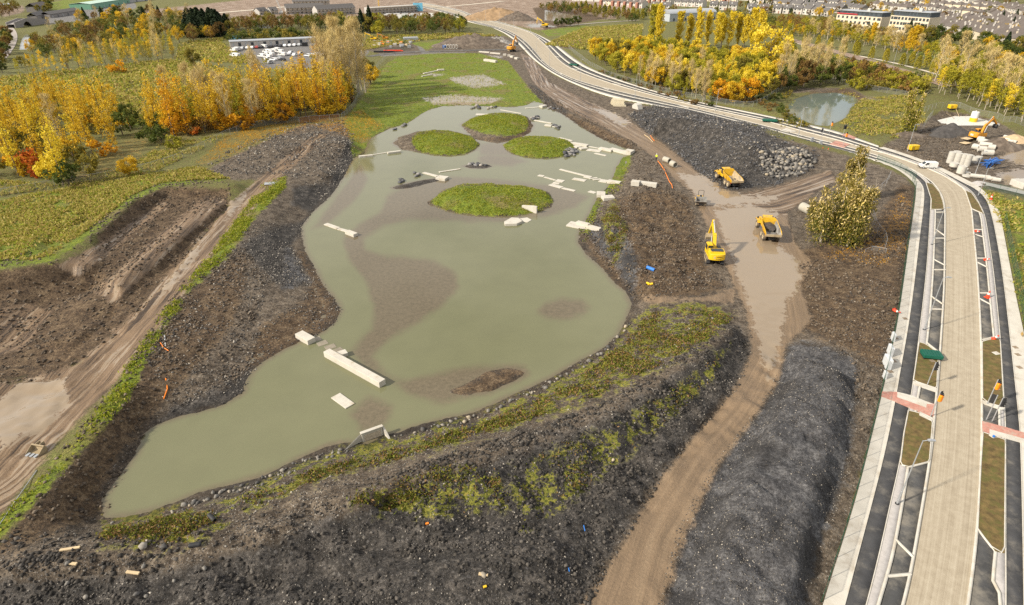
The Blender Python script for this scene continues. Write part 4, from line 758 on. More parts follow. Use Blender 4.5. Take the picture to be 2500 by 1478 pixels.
scatter_stones('site_stones', [[(1412,565),(1480,470),(1560,440),(1680,480),(1720,650),(1770,700),(1560,735),(1540,700)], [(1985,790),(2190,640),(2190,770),(2120,1060),(2060,1180),(2095,900)], [(1290,210),(1400,270),(1540,345),(1640,430),(1560,430),(1540,370),(1340,262)]], 7000, (.04, .17), rk_mix, 9, 3.0, label='loose stones on the churned site ground')

clod_m = stone_mat('earth clods', [(0.0, (0.040, 0.029, 0.020)), (0.6, (0.10, 0.076, 0.053)), (1.0, (0.19, 0.15, 0.108))], 0.95)
scatter_stones('earth_clods', [[(1412,565),(1480,470),(1560,430),(1680,480),(1720,650),(1770,700),(1560,735),(1540,700)], [(1985,790),(1960,650),(2130,560),(2215,470),(2210,640),(2170,860),(2100,1060),(2095,900)], [(1290,210),(1400,270),(1540,345),(1640,430),(1560,430),(1540,370),(1340,262)], [(450,715),(600,620),(640,700),(600,900),(420,990),(330,1060),(240,1250),(60,1310),(200,1100),(310,960)]], 13000, (.06, .32), clod_m, 14, 2.2, label='clods of churned brown earth')
scatter_stones('earth_clods', [REG['brown'][0], [(2145,358),(2258,395),(2310,418),(2400,380),(2300,300),(2200,335)]], 6000, (.08, .36), clod_m, 15, 2.2, label='clods of earth in the dug benches')
scatter_stones('earth_clods', [REG['dark'][2], [(1700,880),(1500,1005),(1340,1075),(1050,1165),(850,1235),(600,1300),(300,1310),(0,1345),(-200,1400),(-200,1440),(0,1425),(400,1405),(650,1335),(850,1255),(1050,1178),(1340,1086),(1500,1016)]], 9500, (.05, .30), stone_mat('dark clods', [(0.0, (0.014, 0.012, 0.010)), (0.6, (0.045, 0.039, 0.033)), (1.0, (0.10, 0.088, 0.075))], 0.95), 16, 2.2, label='dark clods on the near heap')
# ================================================================== TREES
def leaf_mat(name, stops, trans=0.38, hue=0.25):
    m, t, b, o = newmat(name); oi = nn(t, 'ShaderNodeObjectInfo'); rv = nn(t, 'ShaderNodeAttribute', attribute_name='rnd').outputs['Fac']
    f = math_(t, 'ADD', math_(t, 'MULTIPLY', rv, 1-hue), math_(t, 'MULTIPLY', oi.outputs['Random'], hue)); c = ramp(t, f, stops)
    t.links.new(c, b.inputs['Base Color']); b.inputs['Roughness'].default_value = 0.7; b.inputs['Specular IOR Level'].default_value = 0.2
    tr = nn(t, 'ShaderNodeBsdfTranslucent'); t.links.new(c, tr.inputs[0]); mxs = nn(t, 'ShaderNodeMixShader'); mxs.inputs[0].default_value = trans
    t.links.new(b.outputs[0], mxs.inputs[1]); t.links.new(tr.outputs[0], mxs.inputs[2]); t.links.new(mxs.outputs[0], o.inputs[0]); return m
LEAF = {
 'gold': leaf_mat('golden leaves', [(0, (0.27, 0.17, 0.015)), (0.3, (0.52, 0.33, 0.018)), (0.65, (0.74, 0.50, 0.028)), (1, (0.86, 0.66, 0.12))]),
 'orange': leaf_mat('orange leaves', [(0, (0.30, 0.14, 0.012)), (0.4, (0.60, 0.30, 0.015)), (0.8, (0.80, 0.44, 0.02)), (1, (0.86, 0.56, 0.05))]),
 'red': leaf_mat('red leaves', [(0, (0.20, 0.04, 0.012)), (0.5, (0.52, 0.13, 0.02)), (1, (0.68, 0.28, 0.03))]),
 'yellow': leaf_mat('bright yellow leaves', [(0, (0.36, 0.28, 0.02)), (0.4, (0.66, 0.50, 0.03)), (0.8, (0.84, 0.66, 0.06)), (1, (0.88, 0.76, 0.22))]),
 'lime': leaf_mat('yellow green leaves', [(0, (0.13, 0.14, 0.014)), (0.4, (0.31, 0.285, 0.025)), (0.8, (0.48, 0.41, 0.04)), (1, (0.62, 0.52, 0.10))]),
 'olive': leaf_mat('olive leaves', [(0, (0.08, 0.075, 0.014)), (0.4, (0.19, 0.165, 0.028)), (0.8, (0.31, 0.245, 0.04)), (1, (0.43, 0.31, 0.05))]),
 'green': leaf_mat('green leaves', [(0, (0.035, 0.05, 0.012)), (0.5, (0.085, 0.11, 0.02)), (1, (0.18, 0.19, 0.035))]),
 'dark': leaf_mat('dark needles', [(0, (0.010, 0.018, 0.010)), (0.5, (0.022, 0.038, 0.016)), (1, (0.05, 0.07, 0.025))], 0.08),
 'tan': leaf_mat('bare tan twigs', [(0, (0.30, 0.22, 0.09)), (0.5, (0.52, 0.40, 0.17)), (0.85, (0.68, 0.53, 0.22)), (1, (0.78, 0.60, 0.12))], 0.1),
 'rust': leaf_mat('rust brown leaves', [(0, (0.08, 0.05, 0.018)), (0.5, (0.21, 0.13, 0.04)), (1, (0.40, 0.22, 0.05))]),
 'cone': leaf_mat('clipped cypress', [(0, (0.10, 0.10, 0.012)), (0.5, (0.26, 0.23, 0.02)), (1, (0.48, 0.36, 0.03))], 0.1),
}
bark = plain('bark', (0.13, 0.105, 0.08), 0.9, var=0.3, scale=2.0); barkp = plain('pale bark', (0.36, 0.315, 0.245), 0.85, var=0.2, scale=2.0); barkd = plain('dark bark', (0.05, 0.043, 0.035), 0.9, var=0.3, scale=2.0)
def leaves(pts, size, rg_, stretch=1.0, up=0.0, rnd_base=None, thin=1.0):
    """one small quad for every point"""
    n = len(pts); a = rg_.normal(size=(n, 3)); a[:, 2] += up*2; a /= np.linalg.norm(a, axis=1)[:, None]+1e-9
    b_ = rg_.normal(size=(n, 3)); b_ -= a*np.sum(a*b_, 1)[:, None]; b_ /= np.linalg.norm(b_, axis=1)[:, None]+1e-9
    s = size*rg_.uniform(.6, 1.35, (n, 1)); a = a*s*stretch; b_ = b_*s*0.75*thin/max(stretch, 1.0)**0.5
    V = np.stack([pts-a*.5, pts+b_*.5, pts+a*.5, pts-b_*.5], 1).reshape(-1, 3); q = np.arange(n*4).reshape(n, 4)
    r = rg_.random(n) if rnd_base is None else np.clip(rnd_base+rg_.normal(0, .16, n), 0, 1)
    return V, q, np.repeat(r, 4)
def tubes(segs, n=5):
    V = []; Q = []
    for p0, p1, r0, r1 in segs:
        p0 = np.array(p0, float); p1 = np.array(p1, float); d = p1-p0; d /= np.linalg.norm(d)+1e-9; a = np.cross(d, (0.31, 0.2, 0.93) if abs(d[2]) < .95 else (1, 0, 0)); a /= np.linalg.norm(a); b_ = np.cross(d, a); o = len(V)
        for p, r in ((p0, r0), (p1, r1)):
            for i in range(n): w_ = 2*math.pi*i/n; V.append(p+(a*math.cos(w_)+b_*math.sin(w_))*r)
        Q += [(o+i, o+(i+1) % n, o+n+(i+1) % n, o+n+i) for i in range(n)]
    return np.array(V), np.array(Q)
def tree_parts(kind, seed, dens=1.0):
    """returns (branch segments, leaf points, leaf size, stretch, up, base shade)"""
    rg_ = np.random.default_rng(seed); u = rg_.uniform; segs = []; pts = []; sh_ = None; st, up = 1.0, 0.0
    if kind in ('poplar', 'bare', 'birch', 'lombardy'):
        Ht = {'poplar': 16, 'bare': 18, 'birch': 10, 'lombardy': 18}[kind]; Rm = {'poplar': 2.3, 'bare': 3.2, 'birch': 1.5, 'lombardy': 2.3}[kind]
        lean = u(-.03, .03, 2); top = np.array([lean[0]*Ht, lean[1]*Ht, Ht]); prev = np.zeros(3)
        for i in range(1, 5):
            q = top*i/4+np.array([u(-.15, .15), u(-.15, .15), 0]); segs.append((prev, q, 0.017*Ht*(1-(i-1)/4.3)**1.1/2*1.5, 0.017*Ht*(1-i/4.3)**1.1/2*1.5)); prev = q
        nb = {'poplar': 34, 'bare': 46, 'birch': 20, 'lombardy': 44}[kind]; low = {'poplar': .12, 'bare': .14, 'birch': .22, 'lombardy': .08}[kind]; cl = []
        for i in range(nb):
            f = low+(1-low)*u(0, 1)**0.9*0.95; prof = {'poplar': (1-f)**.55*(0.55+0.6*f), 'bare': (1-f)**.6*(.4+1.1*f), 'birch': (1-f)**.5, 'lombardy': (1-f)**.5*(.5+.6*f)}[kind]
            ln = Rm*prof*u(.6, 1.15)+.25; az = u(0, 6.28); rise = {'poplar': .9, 'bare': 1.5, 'birch': 1.1, 'lombardy': 2.6}[kind]
            p0 = top*f; p1 = p0+np.array([math.cos(az)*ln, math.sin(az)*ln, ln*rise*u(.6, 1.2)]); p1[2] = min(p1[2], Ht*1.03)
            segs.append((p0, p1, .045*(1.2-f)+.012, .008)); cl.append((p0, p1, u(0, 1)))
        nl = int({'poplar': 1500, 'bare': 1700, 'birch': 650, 'lombardy': 2300}[kind]*dens); k_ = rg_.integers(0, nb, nl); tt = rg_.random(nl)**.7; P0 = np.array([c_[0] for c_ in cl]); P1 = np.array([c_[1] for c_ in cl]); S = np.array([c_[2] for c_ in cl])
        pts = P0[k_]+(P1-P0)[k_]*(.2+.85*tt)[:, None]+rg_.normal(0, {'poplar': .42, 'bare': .35, 'birch': .3, 'lombardy': .3}[kind], (nl, 3)); sh_ = .3+.45*S[k_]
        size = {'poplar': .42, 'bare': .40, 'birch': .40, 'lombardy': .46}[kind]; st, up = {'poplar': (1.1, .2), 'bare': (3.2, .9), 'birch': (1.2, .2), 'lombardy': (1.8, .9)}[kind]
        if kind == 'poplar': drop = rg_.random(nl) < np.clip((pts[:, 2]/Ht-.32)*1.6, 0, .86); pts = pts[~drop]; sh_ = sh_[~drop]
    elif kind in ('round', 'shrub', 'maple', 'willow'):
        Ht, Rm = {'round': (10, 4.2), 'shrub': (2.6, 1.7), 'maple': (9, 4.6), 'willow': (11, 5.5)}[kind]; nc = {'round': 34, 'shrub': 12, 'maple': 46, 'willow': 44}[kind]
        hb = {'round': .2, 'shrub': .1, 'maple': .12, 'willow': .14}[kind]; segs.append(((0, 0, 0), (u(-.2, .2), u(-.2, .2), Ht*.5), .028*Ht, .015*Ht)); C = []; S = []
        for i in range(nc):
            d = rg_.normal(size=3); d /= np.linalg.norm(d); r = u(.45, 1.0)**.6; q = np.array([d[0]*Rm*r, d[1]*Rm*r, Ht*(hb+(1-hb)*(.5+.44*d[2]*r))]); q[:2] *= (1.05-.55*max(0, q[2]/Ht-.45)); C.append(q); S.append(u(0, 1))
            if i % 2 == 0: segs.append(((0, 0, Ht*u(.15, .45)), tuple(q*.9), .008*Ht, .003*Ht))
        C = np.array(C); S = np.array(S); nl = int({'round': 2100, 'shrub': 420, 'maple': 3000, 'willow': 3200}[kind]*dens); k_ = rg_.integers(0, nc, nl); d = rg_.normal(size=(nl, 3)); d /= np.linalg.norm(d, axis=1)[:, None]
        cr_ = {'round': 1.15, 'shrub': .6, 'maple': 1.05, 'willow': 1.35}[kind]; pts = C[k_]+d*cr_*(rg_.random(nl)**.45)[:, None]*rg_.uniform(.7, 1.2, (nc,))[k_][:, None]; pts[:, 2] = np.maximum(pts[:, 2], .1)
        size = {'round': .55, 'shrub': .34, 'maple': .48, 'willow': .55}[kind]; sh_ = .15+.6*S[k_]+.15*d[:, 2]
    elif kind in ('conifer', 'cone'):
        Ht, Rm = (12, 3.2) if kind == 'conifer' else (6, 1.5); segs.append(((0, 0, 0), (0, 0, Ht*.95), .02*Ht, .004*Ht)); nl = int((2300 if kind == 'conifer' else 1300)*dens); f = rg_.random(nl)**.75*.98
        az = rg_.random(nl)*6.28; prof = (1-f)**.8 if kind == 'conifer' else np.sin(np.clip((1-f)*.93+.07, 0, 1)**.75*np.pi*.62)
        rr_ = Rm*prof*(.55+.5*rg_.random(nl))*(1+.22*np.sin(az*5+f*9)*(kind == 'conifer')); pts = np.stack([np.cos(az)*rr_, np.sin(az)*rr_, f*Ht+.25+rg_.normal(0, .15, nl)], 1); size = .62 if kind == 'conifer' else .36; sh_ = .3+.5*rg_.random(nl); up = .3
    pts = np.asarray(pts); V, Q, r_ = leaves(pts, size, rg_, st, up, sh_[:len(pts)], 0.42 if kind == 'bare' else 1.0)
    return segs, V, Q, r_
PROTO = {}
def proto(kind, pal, seed, barkm, dens=1.0):
    key = (kind, pal, seed)
    if key not in PROTO:
        segs, V, Q, r_ = tree_parts(kind, seed, dens); tv_, tq = tubes(segs)
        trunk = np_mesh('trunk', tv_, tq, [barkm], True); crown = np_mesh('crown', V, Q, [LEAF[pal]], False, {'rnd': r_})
        one = np_mesh('tree', np.concatenate([tv_, V]), np.concatenate([tq, Q+len(tv_)]), [barkm, LEAF[pal]], False, {'rnd': np.concatenate([np.zeros(len(tv_)), r_])}, np.r_[np.zeros(len(tq)), np.ones(len(Q))])
        PROTO[key] = (trunk, crown, one)
    return PROTO[key]
BARK = {'poplar': bark, 'bare': barkp, 'birch': barkp, 'lombardy': bark, 'round': bark, 'shrub': bark, 'maple': barkd, 'willow': bark, 'conifer': barkd, 'cone': barkd}
NV = {'poplar': 5, 'bare': 3, 'birch': 3, 'lombardy': 3, 'round': 4, 'shrub': 3, 'maple': 2, 'willow': 3, 'conifer': 2, 'cone': 2}
def tree(kind, pal, x, y, s, label, group, parts=True, name=None, cat='tree', dens=1.0, wide=1.0, seed=None):
    tr_, cr_, one = proto(kind, pal, random.randrange(NV[kind]) if seed is None else seed, BARK[kind], dens); z = gz(x, y)-0.1; rz = random.uniform(0, 6.28); nm = name or {'poplar': 'poplar_tree', 'bare': 'poplar_tree', 'birch': 'birch_tree', 'lombardy': 'poplar_tree', 'round': 'broadleaf_tree', 'shrub': 'shrub', 'maple': 'maple_tree', 'willow': 'willow_tree', 'conifer': 'conifer_tree', 'cone': 'cypress_tree'}[kind]
    if parts:
        e = empty(nm, (x, y, z), rz); e.scale = (s*wide, s*wide, s*random.uniform(.92, 1.08)); link('trunk', tr_, e); link('crown', cr_, e)
    else:
        e = link(nm, one, None, (x, y, z), rz); e.scale = (s*wide, s*wide, s*random.uniform(.92, 1.08))
    return tag(e, label, cat, group)
def spots(poly_px, n, mind, z=0.0, seed=0):
    pl = PL(poly_px, z); rg_ = random.Random(seed+len(poly_px)*13+n); out = []; x0, y0 = pl.min(0); x1, y1 = pl.max(0); tries = 0
    while len(out) < n and tries < n*60:
        tries += 1; x, y = rg_.uniform(x0, x1), rg_.uniform(y0, y1)
        if pdist(pl, np.array([x]), np.array([y]))[0] < 0: continue
        if any((x-a)**2+(y-b_)**2 < mind*mind for a, b_ in out): continue
        out.append((x, y))
    return out
def woodland(poly, n, mind, mix, srange, label, z=0.0, seed=0):
    """a far-off wood that reads as one mass: one object"""
    VV, QQ, RR, MI = [], [], [], []; tot = sum(m_[0] for m_ in mix); pals = sorted({m_[2] for m_ in mix}); off_ = 0; cache = {}
    for x, y in spots(poly, n, mind, z, seed):
        r = random.uniform(0, tot)
        for w_, kind, pal, word in mix:
            r -= w_
            if r <= 0: break
        k_ = (kind, random.randrange(3))
        if k_ not in cache: cache[k_] = tree_parts(kind, 50+k_[1], 0.45)
        segs, V, Q, r_ = cache[k_]; s = random.uniform(*srange); a = random.uniform(0, 6.28); ca, sa = math.cos(a), math.sin(a); tv_, tq = tubes(segs[:6], 4)
        for v_, q_, rr_, mi_ in ((tv_, tq, np.zeros(len(tv_)), 0), (V, Q, r_, 1+pals.index(pal))):
            w3 = np.stack([(v_[:, 0]*ca-v_[:, 1]*sa)*s+x, (v_[:, 0]*sa+v_[:, 1]*ca)*s+y, v_[:, 2]*s+gz(x, y)-.1], 1); VV.append(w3); QQ.append(q_+off_); off_ += len(w3); RR.append(np.clip(rr_*.7+random.uniform(0, .3), 0, 1)); MI.append(np.full(len(q_), mi_))
    me = np_mesh('woodland', np.concatenate(VV), np.concatenate(QQ), [bark]+[LEAF[p_] for p_ in pals], False, {'rnd': np.concatenate(RR)}, np.concatenate(MI))
    return tag(link('woodland', me), kind='stuff', label=label)
def grove(poly, n, mind, mix, srange, label, group, parts=True, z=0.0, seed=0, cat='tree', wide=1.0, mass=False):
    """mix: list of (weight, kind, palette, word)"""
    if mass: return woodland(poly, n, mind, mix, srange, 'mixed autumn trees '+label, z, seed)
    tot = sum(m_[0] for m_ in mix)
    for x, y in spots(poly, n, mind, z, seed):
        r = random.uniform(0, tot)
        for w_, kind, pal, word in mix:
            r -= w_
            if r <= 0: break
        s_ = random.uniform(*srange); f_ = (s_-srange[0])/(srange[1]-srange[0]); word = ('smaller ' if f_ < .33 else 'larger ' if f_ > .67 else 'middling ')+word
        tree(kind, pal, x, y, s_, word+' '+label, word+' '+group, parts, cat=cat, wide=wide)
def one(px, py, kind, pal, s, label, group=None, parts=True, **kw):
    p = G(px, py); return tree(kind, pal, p.x, p.y, s, label, group, parts, **kw)
# left groves of golden poplars
GA = [(-80,330),(0,300),(60,270),(180,262),(300,295),(322,335),(270,372),(200,392),(150,440),(90,445),(-80,430)]
grove(GA, 72, 3.2, [(7, 'poplar', 'gold', 'tall thin golden poplar'), (2, 'poplar', 'yellow', 'tall thin yellow poplar'), (1, 'bare', 'tan', 'nearly bare tan poplar')], (.6, .98), 'in the grove at the edge of the rough grass field', 'in the field edge grove', z=1.6, seed=1)
grove(GA, 34, 3.5, [(3, 'shrub', 'gold', 'golden bush'), (2, 'shrub', 'olive', 'olive bush'), (1, 'shrub', 'orange', 'orange bush')], (1.2, 2.2), 'growing under the poplars at the field edge', 'under the field edge grove', False, z=1.6, seed=2, cat='bush')
GB = [(372,330),(400,288),(560,266),(700,246),(830,225),(862,250),(835,283),(700,300),(560,317),(450,335)]
grove(GB, 118, 3.3, [(6, 'poplar', 'gold', 'tall golden poplar'), (1, 'poplar', 'orange', 'tall orange poplar'), (1.2, 'bare', 'tan', 'tan half bare poplar'), (2, 'poplar', 'lime', 'yellow green poplar')], (.74, 1.08), 'in the long wood above the leafy bank', 'in the long wood', z=1.6, seed=3)
grove(GB, 60, 3.6, [(3, 'shrub', 'orange', 'orange bush'), (3, 'shrub', 'gold', 'golden bush'), (2, 'shrub', 'rust', 'rust brown bush'), (1, 'shrub', 'green', 'green bush')], (1.3, 2.5), 'in the undergrowth of the long wood', 'in the long wood undergrowth', False, z=1.6, seed=4, cat='bush')
grove([(790,235),(840,205),(880,195),(895,225),(855,258),(810,260)], 16, 3.4, [(1, 'bare', 'tan', 'very tall pale poplar')], (1.1, 1.45), 'with bare tan twigs at the end of the long wood', 'at the end of the long wood', z=1.0, seed=5)
one(905, 205, 'maple', 'gold', 1.0, 'rounded golden tree at the meadow end of the long wood'); one(895, 190, 'round', 'olive', .9, 'rounded olive tree at the meadow end of the long wood')
for i, (a, b_, kd, pal, s, lab) in enumerate([(155,452,'poplar','yellow',.95,'bright yellow bushy poplar standing forward of the grove'),(140,445,'maple','yellow',.75,'yellow spreading tree at the front of the grove'),(253,380,'shrub','orange',2.0,'bright orange bush by the gap in the trees'),(285,365,'poplar','gold',.42,'small golden sapling by the gap in the trees'),(318,428,'maple','gold',.52,'small golden tree standing alone in the field'),(72,415,'shrub','red',2.2,'red bush at the foot of the field grove'),(98,432,'shrub','red',2.0,'dull red bush beside the red bush'),(222,425,'shrub','olive',2.0,'olive bush alone in the rough field'),(170,455,'shrub','green',2.0,'dark green bush under the yellow tree'),(425,362,'shrub','lime',1.4,'small yellow bush before the long wood'),(478,330,'shrub','red',1.1,'small scarlet bush before the long wood'),(590,318,'shrub','orange',2.4,'round orange bush at the wood edge'),(695,300,'maple','orange',.7,'orange tree at the front of the long wood'),(320,315,'round','green',.75,'dark green tree beside the gap'),(300,330,'shrub','green',2.4,'dark green bush beside the gap'),(475,165,'round','olive',.85,'round olive bush tree alone in the far field'),(288,180,'shrub','orange',2.2,'orange bush at the edge of the young wood'),(370,345,'shrub','green',2.0,'green bush at the corner of the long wood'),(395,352,'shrub','green',1.8,'low green bush at the corner of the long wood')]):
    one(a, b_, kd, pal, s, lab, cat='bush' if kd == 'shrub' else 'tree')
# woods behind
GD = [(40,205),(120,172),(330,112),(425,108),(430,150),(330,172),(200,188),(100,208)]
grove(GD, 130, 4.2, [(4, 'birch', 'gold', 'young golden birch'), (3, 'birch', 'lime', 'young yellow green birch'), (.8, 'bare', 'tan', 'thin tan poplar'), (4, 'birch', 'olive', 'young olive birch')], (.62, .95), 'in the young wood beyond the field', 'in the young wood', False, seed=6, mass=True)
GE = [(70,130),(150,85),(330,60),(430,45),(470,60),(545,90),(560,105),(430,108),(330,110),(200,135),(120,165)]
grove(GE, 125, 6.5, [(3, 'round', 'olive', 'olive broadleaf tree'), (2, 'round', 'rust', 'rusty broadleaf tree'), (2, 'round', 'green', 'green broadleaf tree'), (2, 'round', 'gold', 'golden broadleaf tree'), (1, 'bare', 'tan', 'bare tan tree')], (.7, 1.05), 'in the old wood beside the canal', 'in the canal wood', False, seed=7, mass=True)
grove([(-60,190),(0,110),(30,90),(20,130),(0,190),(60,170),(60,140),(40,180)], 20, 5, [(2, 'round', 'green', 'green tree'), (2, 'round', 'rust', 'rusty tree'), (1, 'round', 'olive', 'olive tree')], (.5, .8), 'beside the towpath', 'beside the towpath', False, seed=8)
grove([(-80,60),(0,50),(50,40),(58,12),(0,25),(-80,20)], 26, 8, [(2, 'round', 'rust', 'rusty tree'), (2, 'round', 'olive', 'olive tree')], (.7, 1.0), 'beyond the canal bridge', 'beyond the bridge', False, seed=9, mass=True)
grove([(92,30),(96,8),(130,4),(125,30),(112,38)], 12, 7, [(2, 'round', 'olive', 'olive tree'), (1, 'round', 'green', 'green tree')], (.6, .9), 'between canal and playing field', 'between canal and playing field', False, seed=10)
grove([(435,84),(470,72),(520,68),(556,76),(552,92),(470,95)], 34, 4.2, [(1, 'conifer', 'dark', 'dark evergreen')], (.9, 1.3), 'in the clump beside the bare ground', 'in the dark clump', False, seed=11, wide=1.7)
grove([(190,40),(300,30),(400,30),(420,45),(330,62),(200,68)], 26, 9, [(2, 'round', 'green', 'green tree'), (2, 'round', 'gold', 'golden tree'), (2, 'round', 'rust', 'rusty tree'), (1, 'conifer', 'dark', 'dark evergreen')], (.6, .95), 'in the park before the green shed', 'in the park', False, seed=12)
grove([(555,88),(700,80),(860,82),(900,86),(1040,90),(1130,84),(1138,72),(1000,66),(860,66),(700,66),(560,76)], 105, 7, [(4, 'round', 'olive', 'olive tree'), (3, 'round', 'rust', 'rusty tree'), (3, 'round', 'green', 'green tree'), (1, 'round', 'lime', 'yellow green tree')], (.8, 1.2), 'in the belt behind the parking yard', 'in the tree belt', False, seed=13, mass=True)
grove([(540,96),(700,92),(800,92),(820,100),(560,102)], 26, 5, [(2, 'shrub', 'green', 'green bush'), (2, 'shrub', 'olive', 'olive bush')], (1.5, 2.6), 'behind the long white building', 'behind the long white building', False, seed=14, cat='bush')
one(905, 80, 'conifer', 'dark', 1.35, 'tall dark evergreen in the belt left of the yellow green tree'); one(885, 82, 'conifer', 'dark', 1.2, 'leaning dark evergreen in the belt behind the tall pale poplars', ); one(925, 92, 'round', 'lime', 1.1, 'broad yellow green tree at the belt edge beside the material yard')
grove([(1300,25),(1380,18),(1500,35),(1560,48),(1555,60),(1480,50),(1380,38)], 60, 7, [(3, 'round', 'rust', 'rusty bush tree'), (3, 'round', 'olive', 'olive bush tree'), (2, 'round', 'green', 'green bush tree')], (.5, .85), 'in the hedge between bare ground and houses', 'in the hedge by the houses', False, seed=15, mass=True)
for i in range(16): one(1395+i*11.5, 24+i*1.6, 'cone', 'cone', random.uniform(1.1, 1.5), 'pointed green tree in the row before the terraces', 'pointed trees before the terraces', False)
for a, b_ in ((1360,66),(1372,65),(1384,64),(1402,62),(1412,62),(1392,66)): one(a, b_, 'round', 'green', .65, 'dark green bushy tree beside the flooded pit', 'trees by the flooded pit', False)
# the yellow wood on the right
GH = [(1428,128),(1560,128),(1700,140),(1850,162),(1900,170),(1895,225),(1850,248),(1700,248),(1640,234),(1560,204),(1480,168)]
grove(GH, 190, 4.6, [(4, 'round', 'lime', 'yellow green tree'), (3, 'round', 'gold', 'golden tree'), (2.5, 'round', 'yellow', 'bright yellow tree'), (4, 'birch', 'yellow', 'slender yellow birch'), (.7, 'bare', 'tan', 'bare tan birch'), (1.5, 'round', 'olive', 'olive tree')], (.68, 1.0), 'in the mixed wood beside the new road', 'in the mixed wood', z=.3, seed=16)
grove([(1560,190),(1640,215),(1740,240),(1730,255),(1640,232),(1560,205)], 26, 3.5, [(2, 'bare', 'tan', 'bare grey stemmed birch'), (1, 'birch', 'lime', 'slender yellow green birch')], (.5, .7), 'at the fence side of the mixed wood', 'at the fence side', z=.3, seed=17)
for a, b_, s in ((1592,118,1.25),(1606,122,1.2),(1655,118,1.05),(1680,115,1.0),(1702,120,1.1),(1725,117,1.0),(1745,121,1.1),(1760,118,1.05),(1776,120,1.05),(1800,118,1.05),(1815,120,1.0),(1832,121,1.1),(1850,124,1.1)): one(a, b_, 'lombardy', 'yellow' if a != 1592 else 'lime', s, 'upright bright yellow poplar in the row at the back of the mixed wood' if a != 1592 else 'tall yellow green poplar at the start of the yellow row', 'upright yellow poplars' if a != 1592 else None, wide=1.35)
one(1872, 172, 'willow', 'yellow', 1.75, 'great spreading pale yellow tree towering over the mixed wood'); one(1905, 160, 'willow', 'lime', 1.2, 'large pale yellow green tree behind the great yellow tree')
one(1758, 248, 'maple', 'orange', .95, 'glowing orange maple at the corner of the fence'); one(1787, 252, 'maple', 'gold', .9, 'golden maple beside the orange maples'); one(1822, 247, 'maple', 'orange', 1.05, 'deep orange maple nearest the small pond'); one(1595, 205, 'maple', 'gold', .9, 'golden orange tree leaning over the road fence'); one(1622, 212, 'round', 'olive', .95, 'dark olive tree beside the golden tree at the fence'); one(1838,245,'round','green',.8,'green tree behind the deep orange maple')
grove([(1880,235),(1900,195),(1960,180),(2050,195),(2060,208),(1990,212),(1930,222)], 46, 4.2, [(3, 'bare', 'tan', 'bare brown stemmed tree'), (2, 'round', 'green', 'dark green tree'), (2, 'round', 'olive', 'olive tree'), (2, 'round', 'rust', 'rusty tree')], (.65, .95), 'in the shaded wood behind the small pond', 'in the shaded wood', z=.3, seed=18)
# along the railway
for i, (a, b_) in enumerate([(1928,102),(1962,107),(1995,112),(2025,118),(2058,130),(2087,127),(2091,137),(2125,144),(2160,152),(2200,161),(2222,160),(2238,170),(2260,165),(2275,178),(2309,186)]): one(a, b_, 'cone', 'cone', random.uniform(.85, 1.15), 'clipped yellow green cone tree in the row beside the railway', 'cone trees beside the railway', False)
grove([(1915,92),(2000,97),(2100,114),(2200,134),(2330,162),(2345,150),(2200,118),(2100,102),(2000,88),(1915,84)], 150, 4.3, [(5, 'birch', 'lime', 'young yellow green tree'), (2, 'birch', 'gold', 'young golden tree'), (.7, 'bare', 'tan', 'young tan tree'), (.7, 'lombardy', 'gold', 'slim golden poplar')], (.42, .75), 'in the strip behind the cone trees', 'in the strip behind the cone trees', False, seed=19, wide=1.7)
grove([(1870,62),(1930,50),(2060,72),(2170,98),(2150,106),(2020,92),(1900,84),(1880,100)], 100, 6, [(3, 'round', 'olive', 'olive tree'), (2, 'round', 'rust', 'rusty tree'), (2, 'round', 'lime', 'yellow green tree'), (1, 'round', 'green', 'green tree')], (.5, .8), 'in the wood before the pale apartment blocks', 'before the apartment blocks', False, seed=20, mass=True)
GJ = [(2275,190),(2335,182),(2500,215),(2700,255),(2700,350),(2500,302),(2400,268),(2290,230)]
grove(GJ, 200, 3.1, [(6, 'birch', 'lime', 'slender yellow green birch'), (1.5, 'birch', 'yellow', 'slender yellow birch'), (.7, 'bare', 'tan', 'slender tan birch')], (.7, 1.0), 'in the plantation behind the pipe compound', 'in the birch plantation', z=.3, seed=21, wide=1.35)
grove([(2345,160),(2400,150),(2500,165),(2650,190),(2600,205),(2480,190),(2380,178)], 22, 7, [(3, 'round', 'lime', 'big rounded yellow green tree'), (1, 'round', 'gold', 'big rounded golden tree'), (1, 'round', 'green', 'big rounded green tree')], (.85, 1.2), 'behind the birch plantation', 'behind the plantation', False, seed=22)
grove([(2190,104),(2250,92),(2330,105),(2420,120),(2520,140),(2600,160),(2500,150),(2420,140),(2340,126),(2300,118)], 40, 8, [(3, 'round', 'green', 'green park tree'), (2, 'round', 'olive', 'olive park tree'), (1, 'round', 'rust', 'rusty park tree'), (1, 'conifer', 'dark', 'dark park evergreen')], (.7, 1.05), 'between bright lawn and houses', 'between lawn and houses', False, seed=23)
for a, b_ in ((2240,108),(2262,110),(2225,104)): one(a, b_, 'round', 'olive', 1.0, 'broad olive tree at the bright lawn', 'trees at the bright lawn', False)
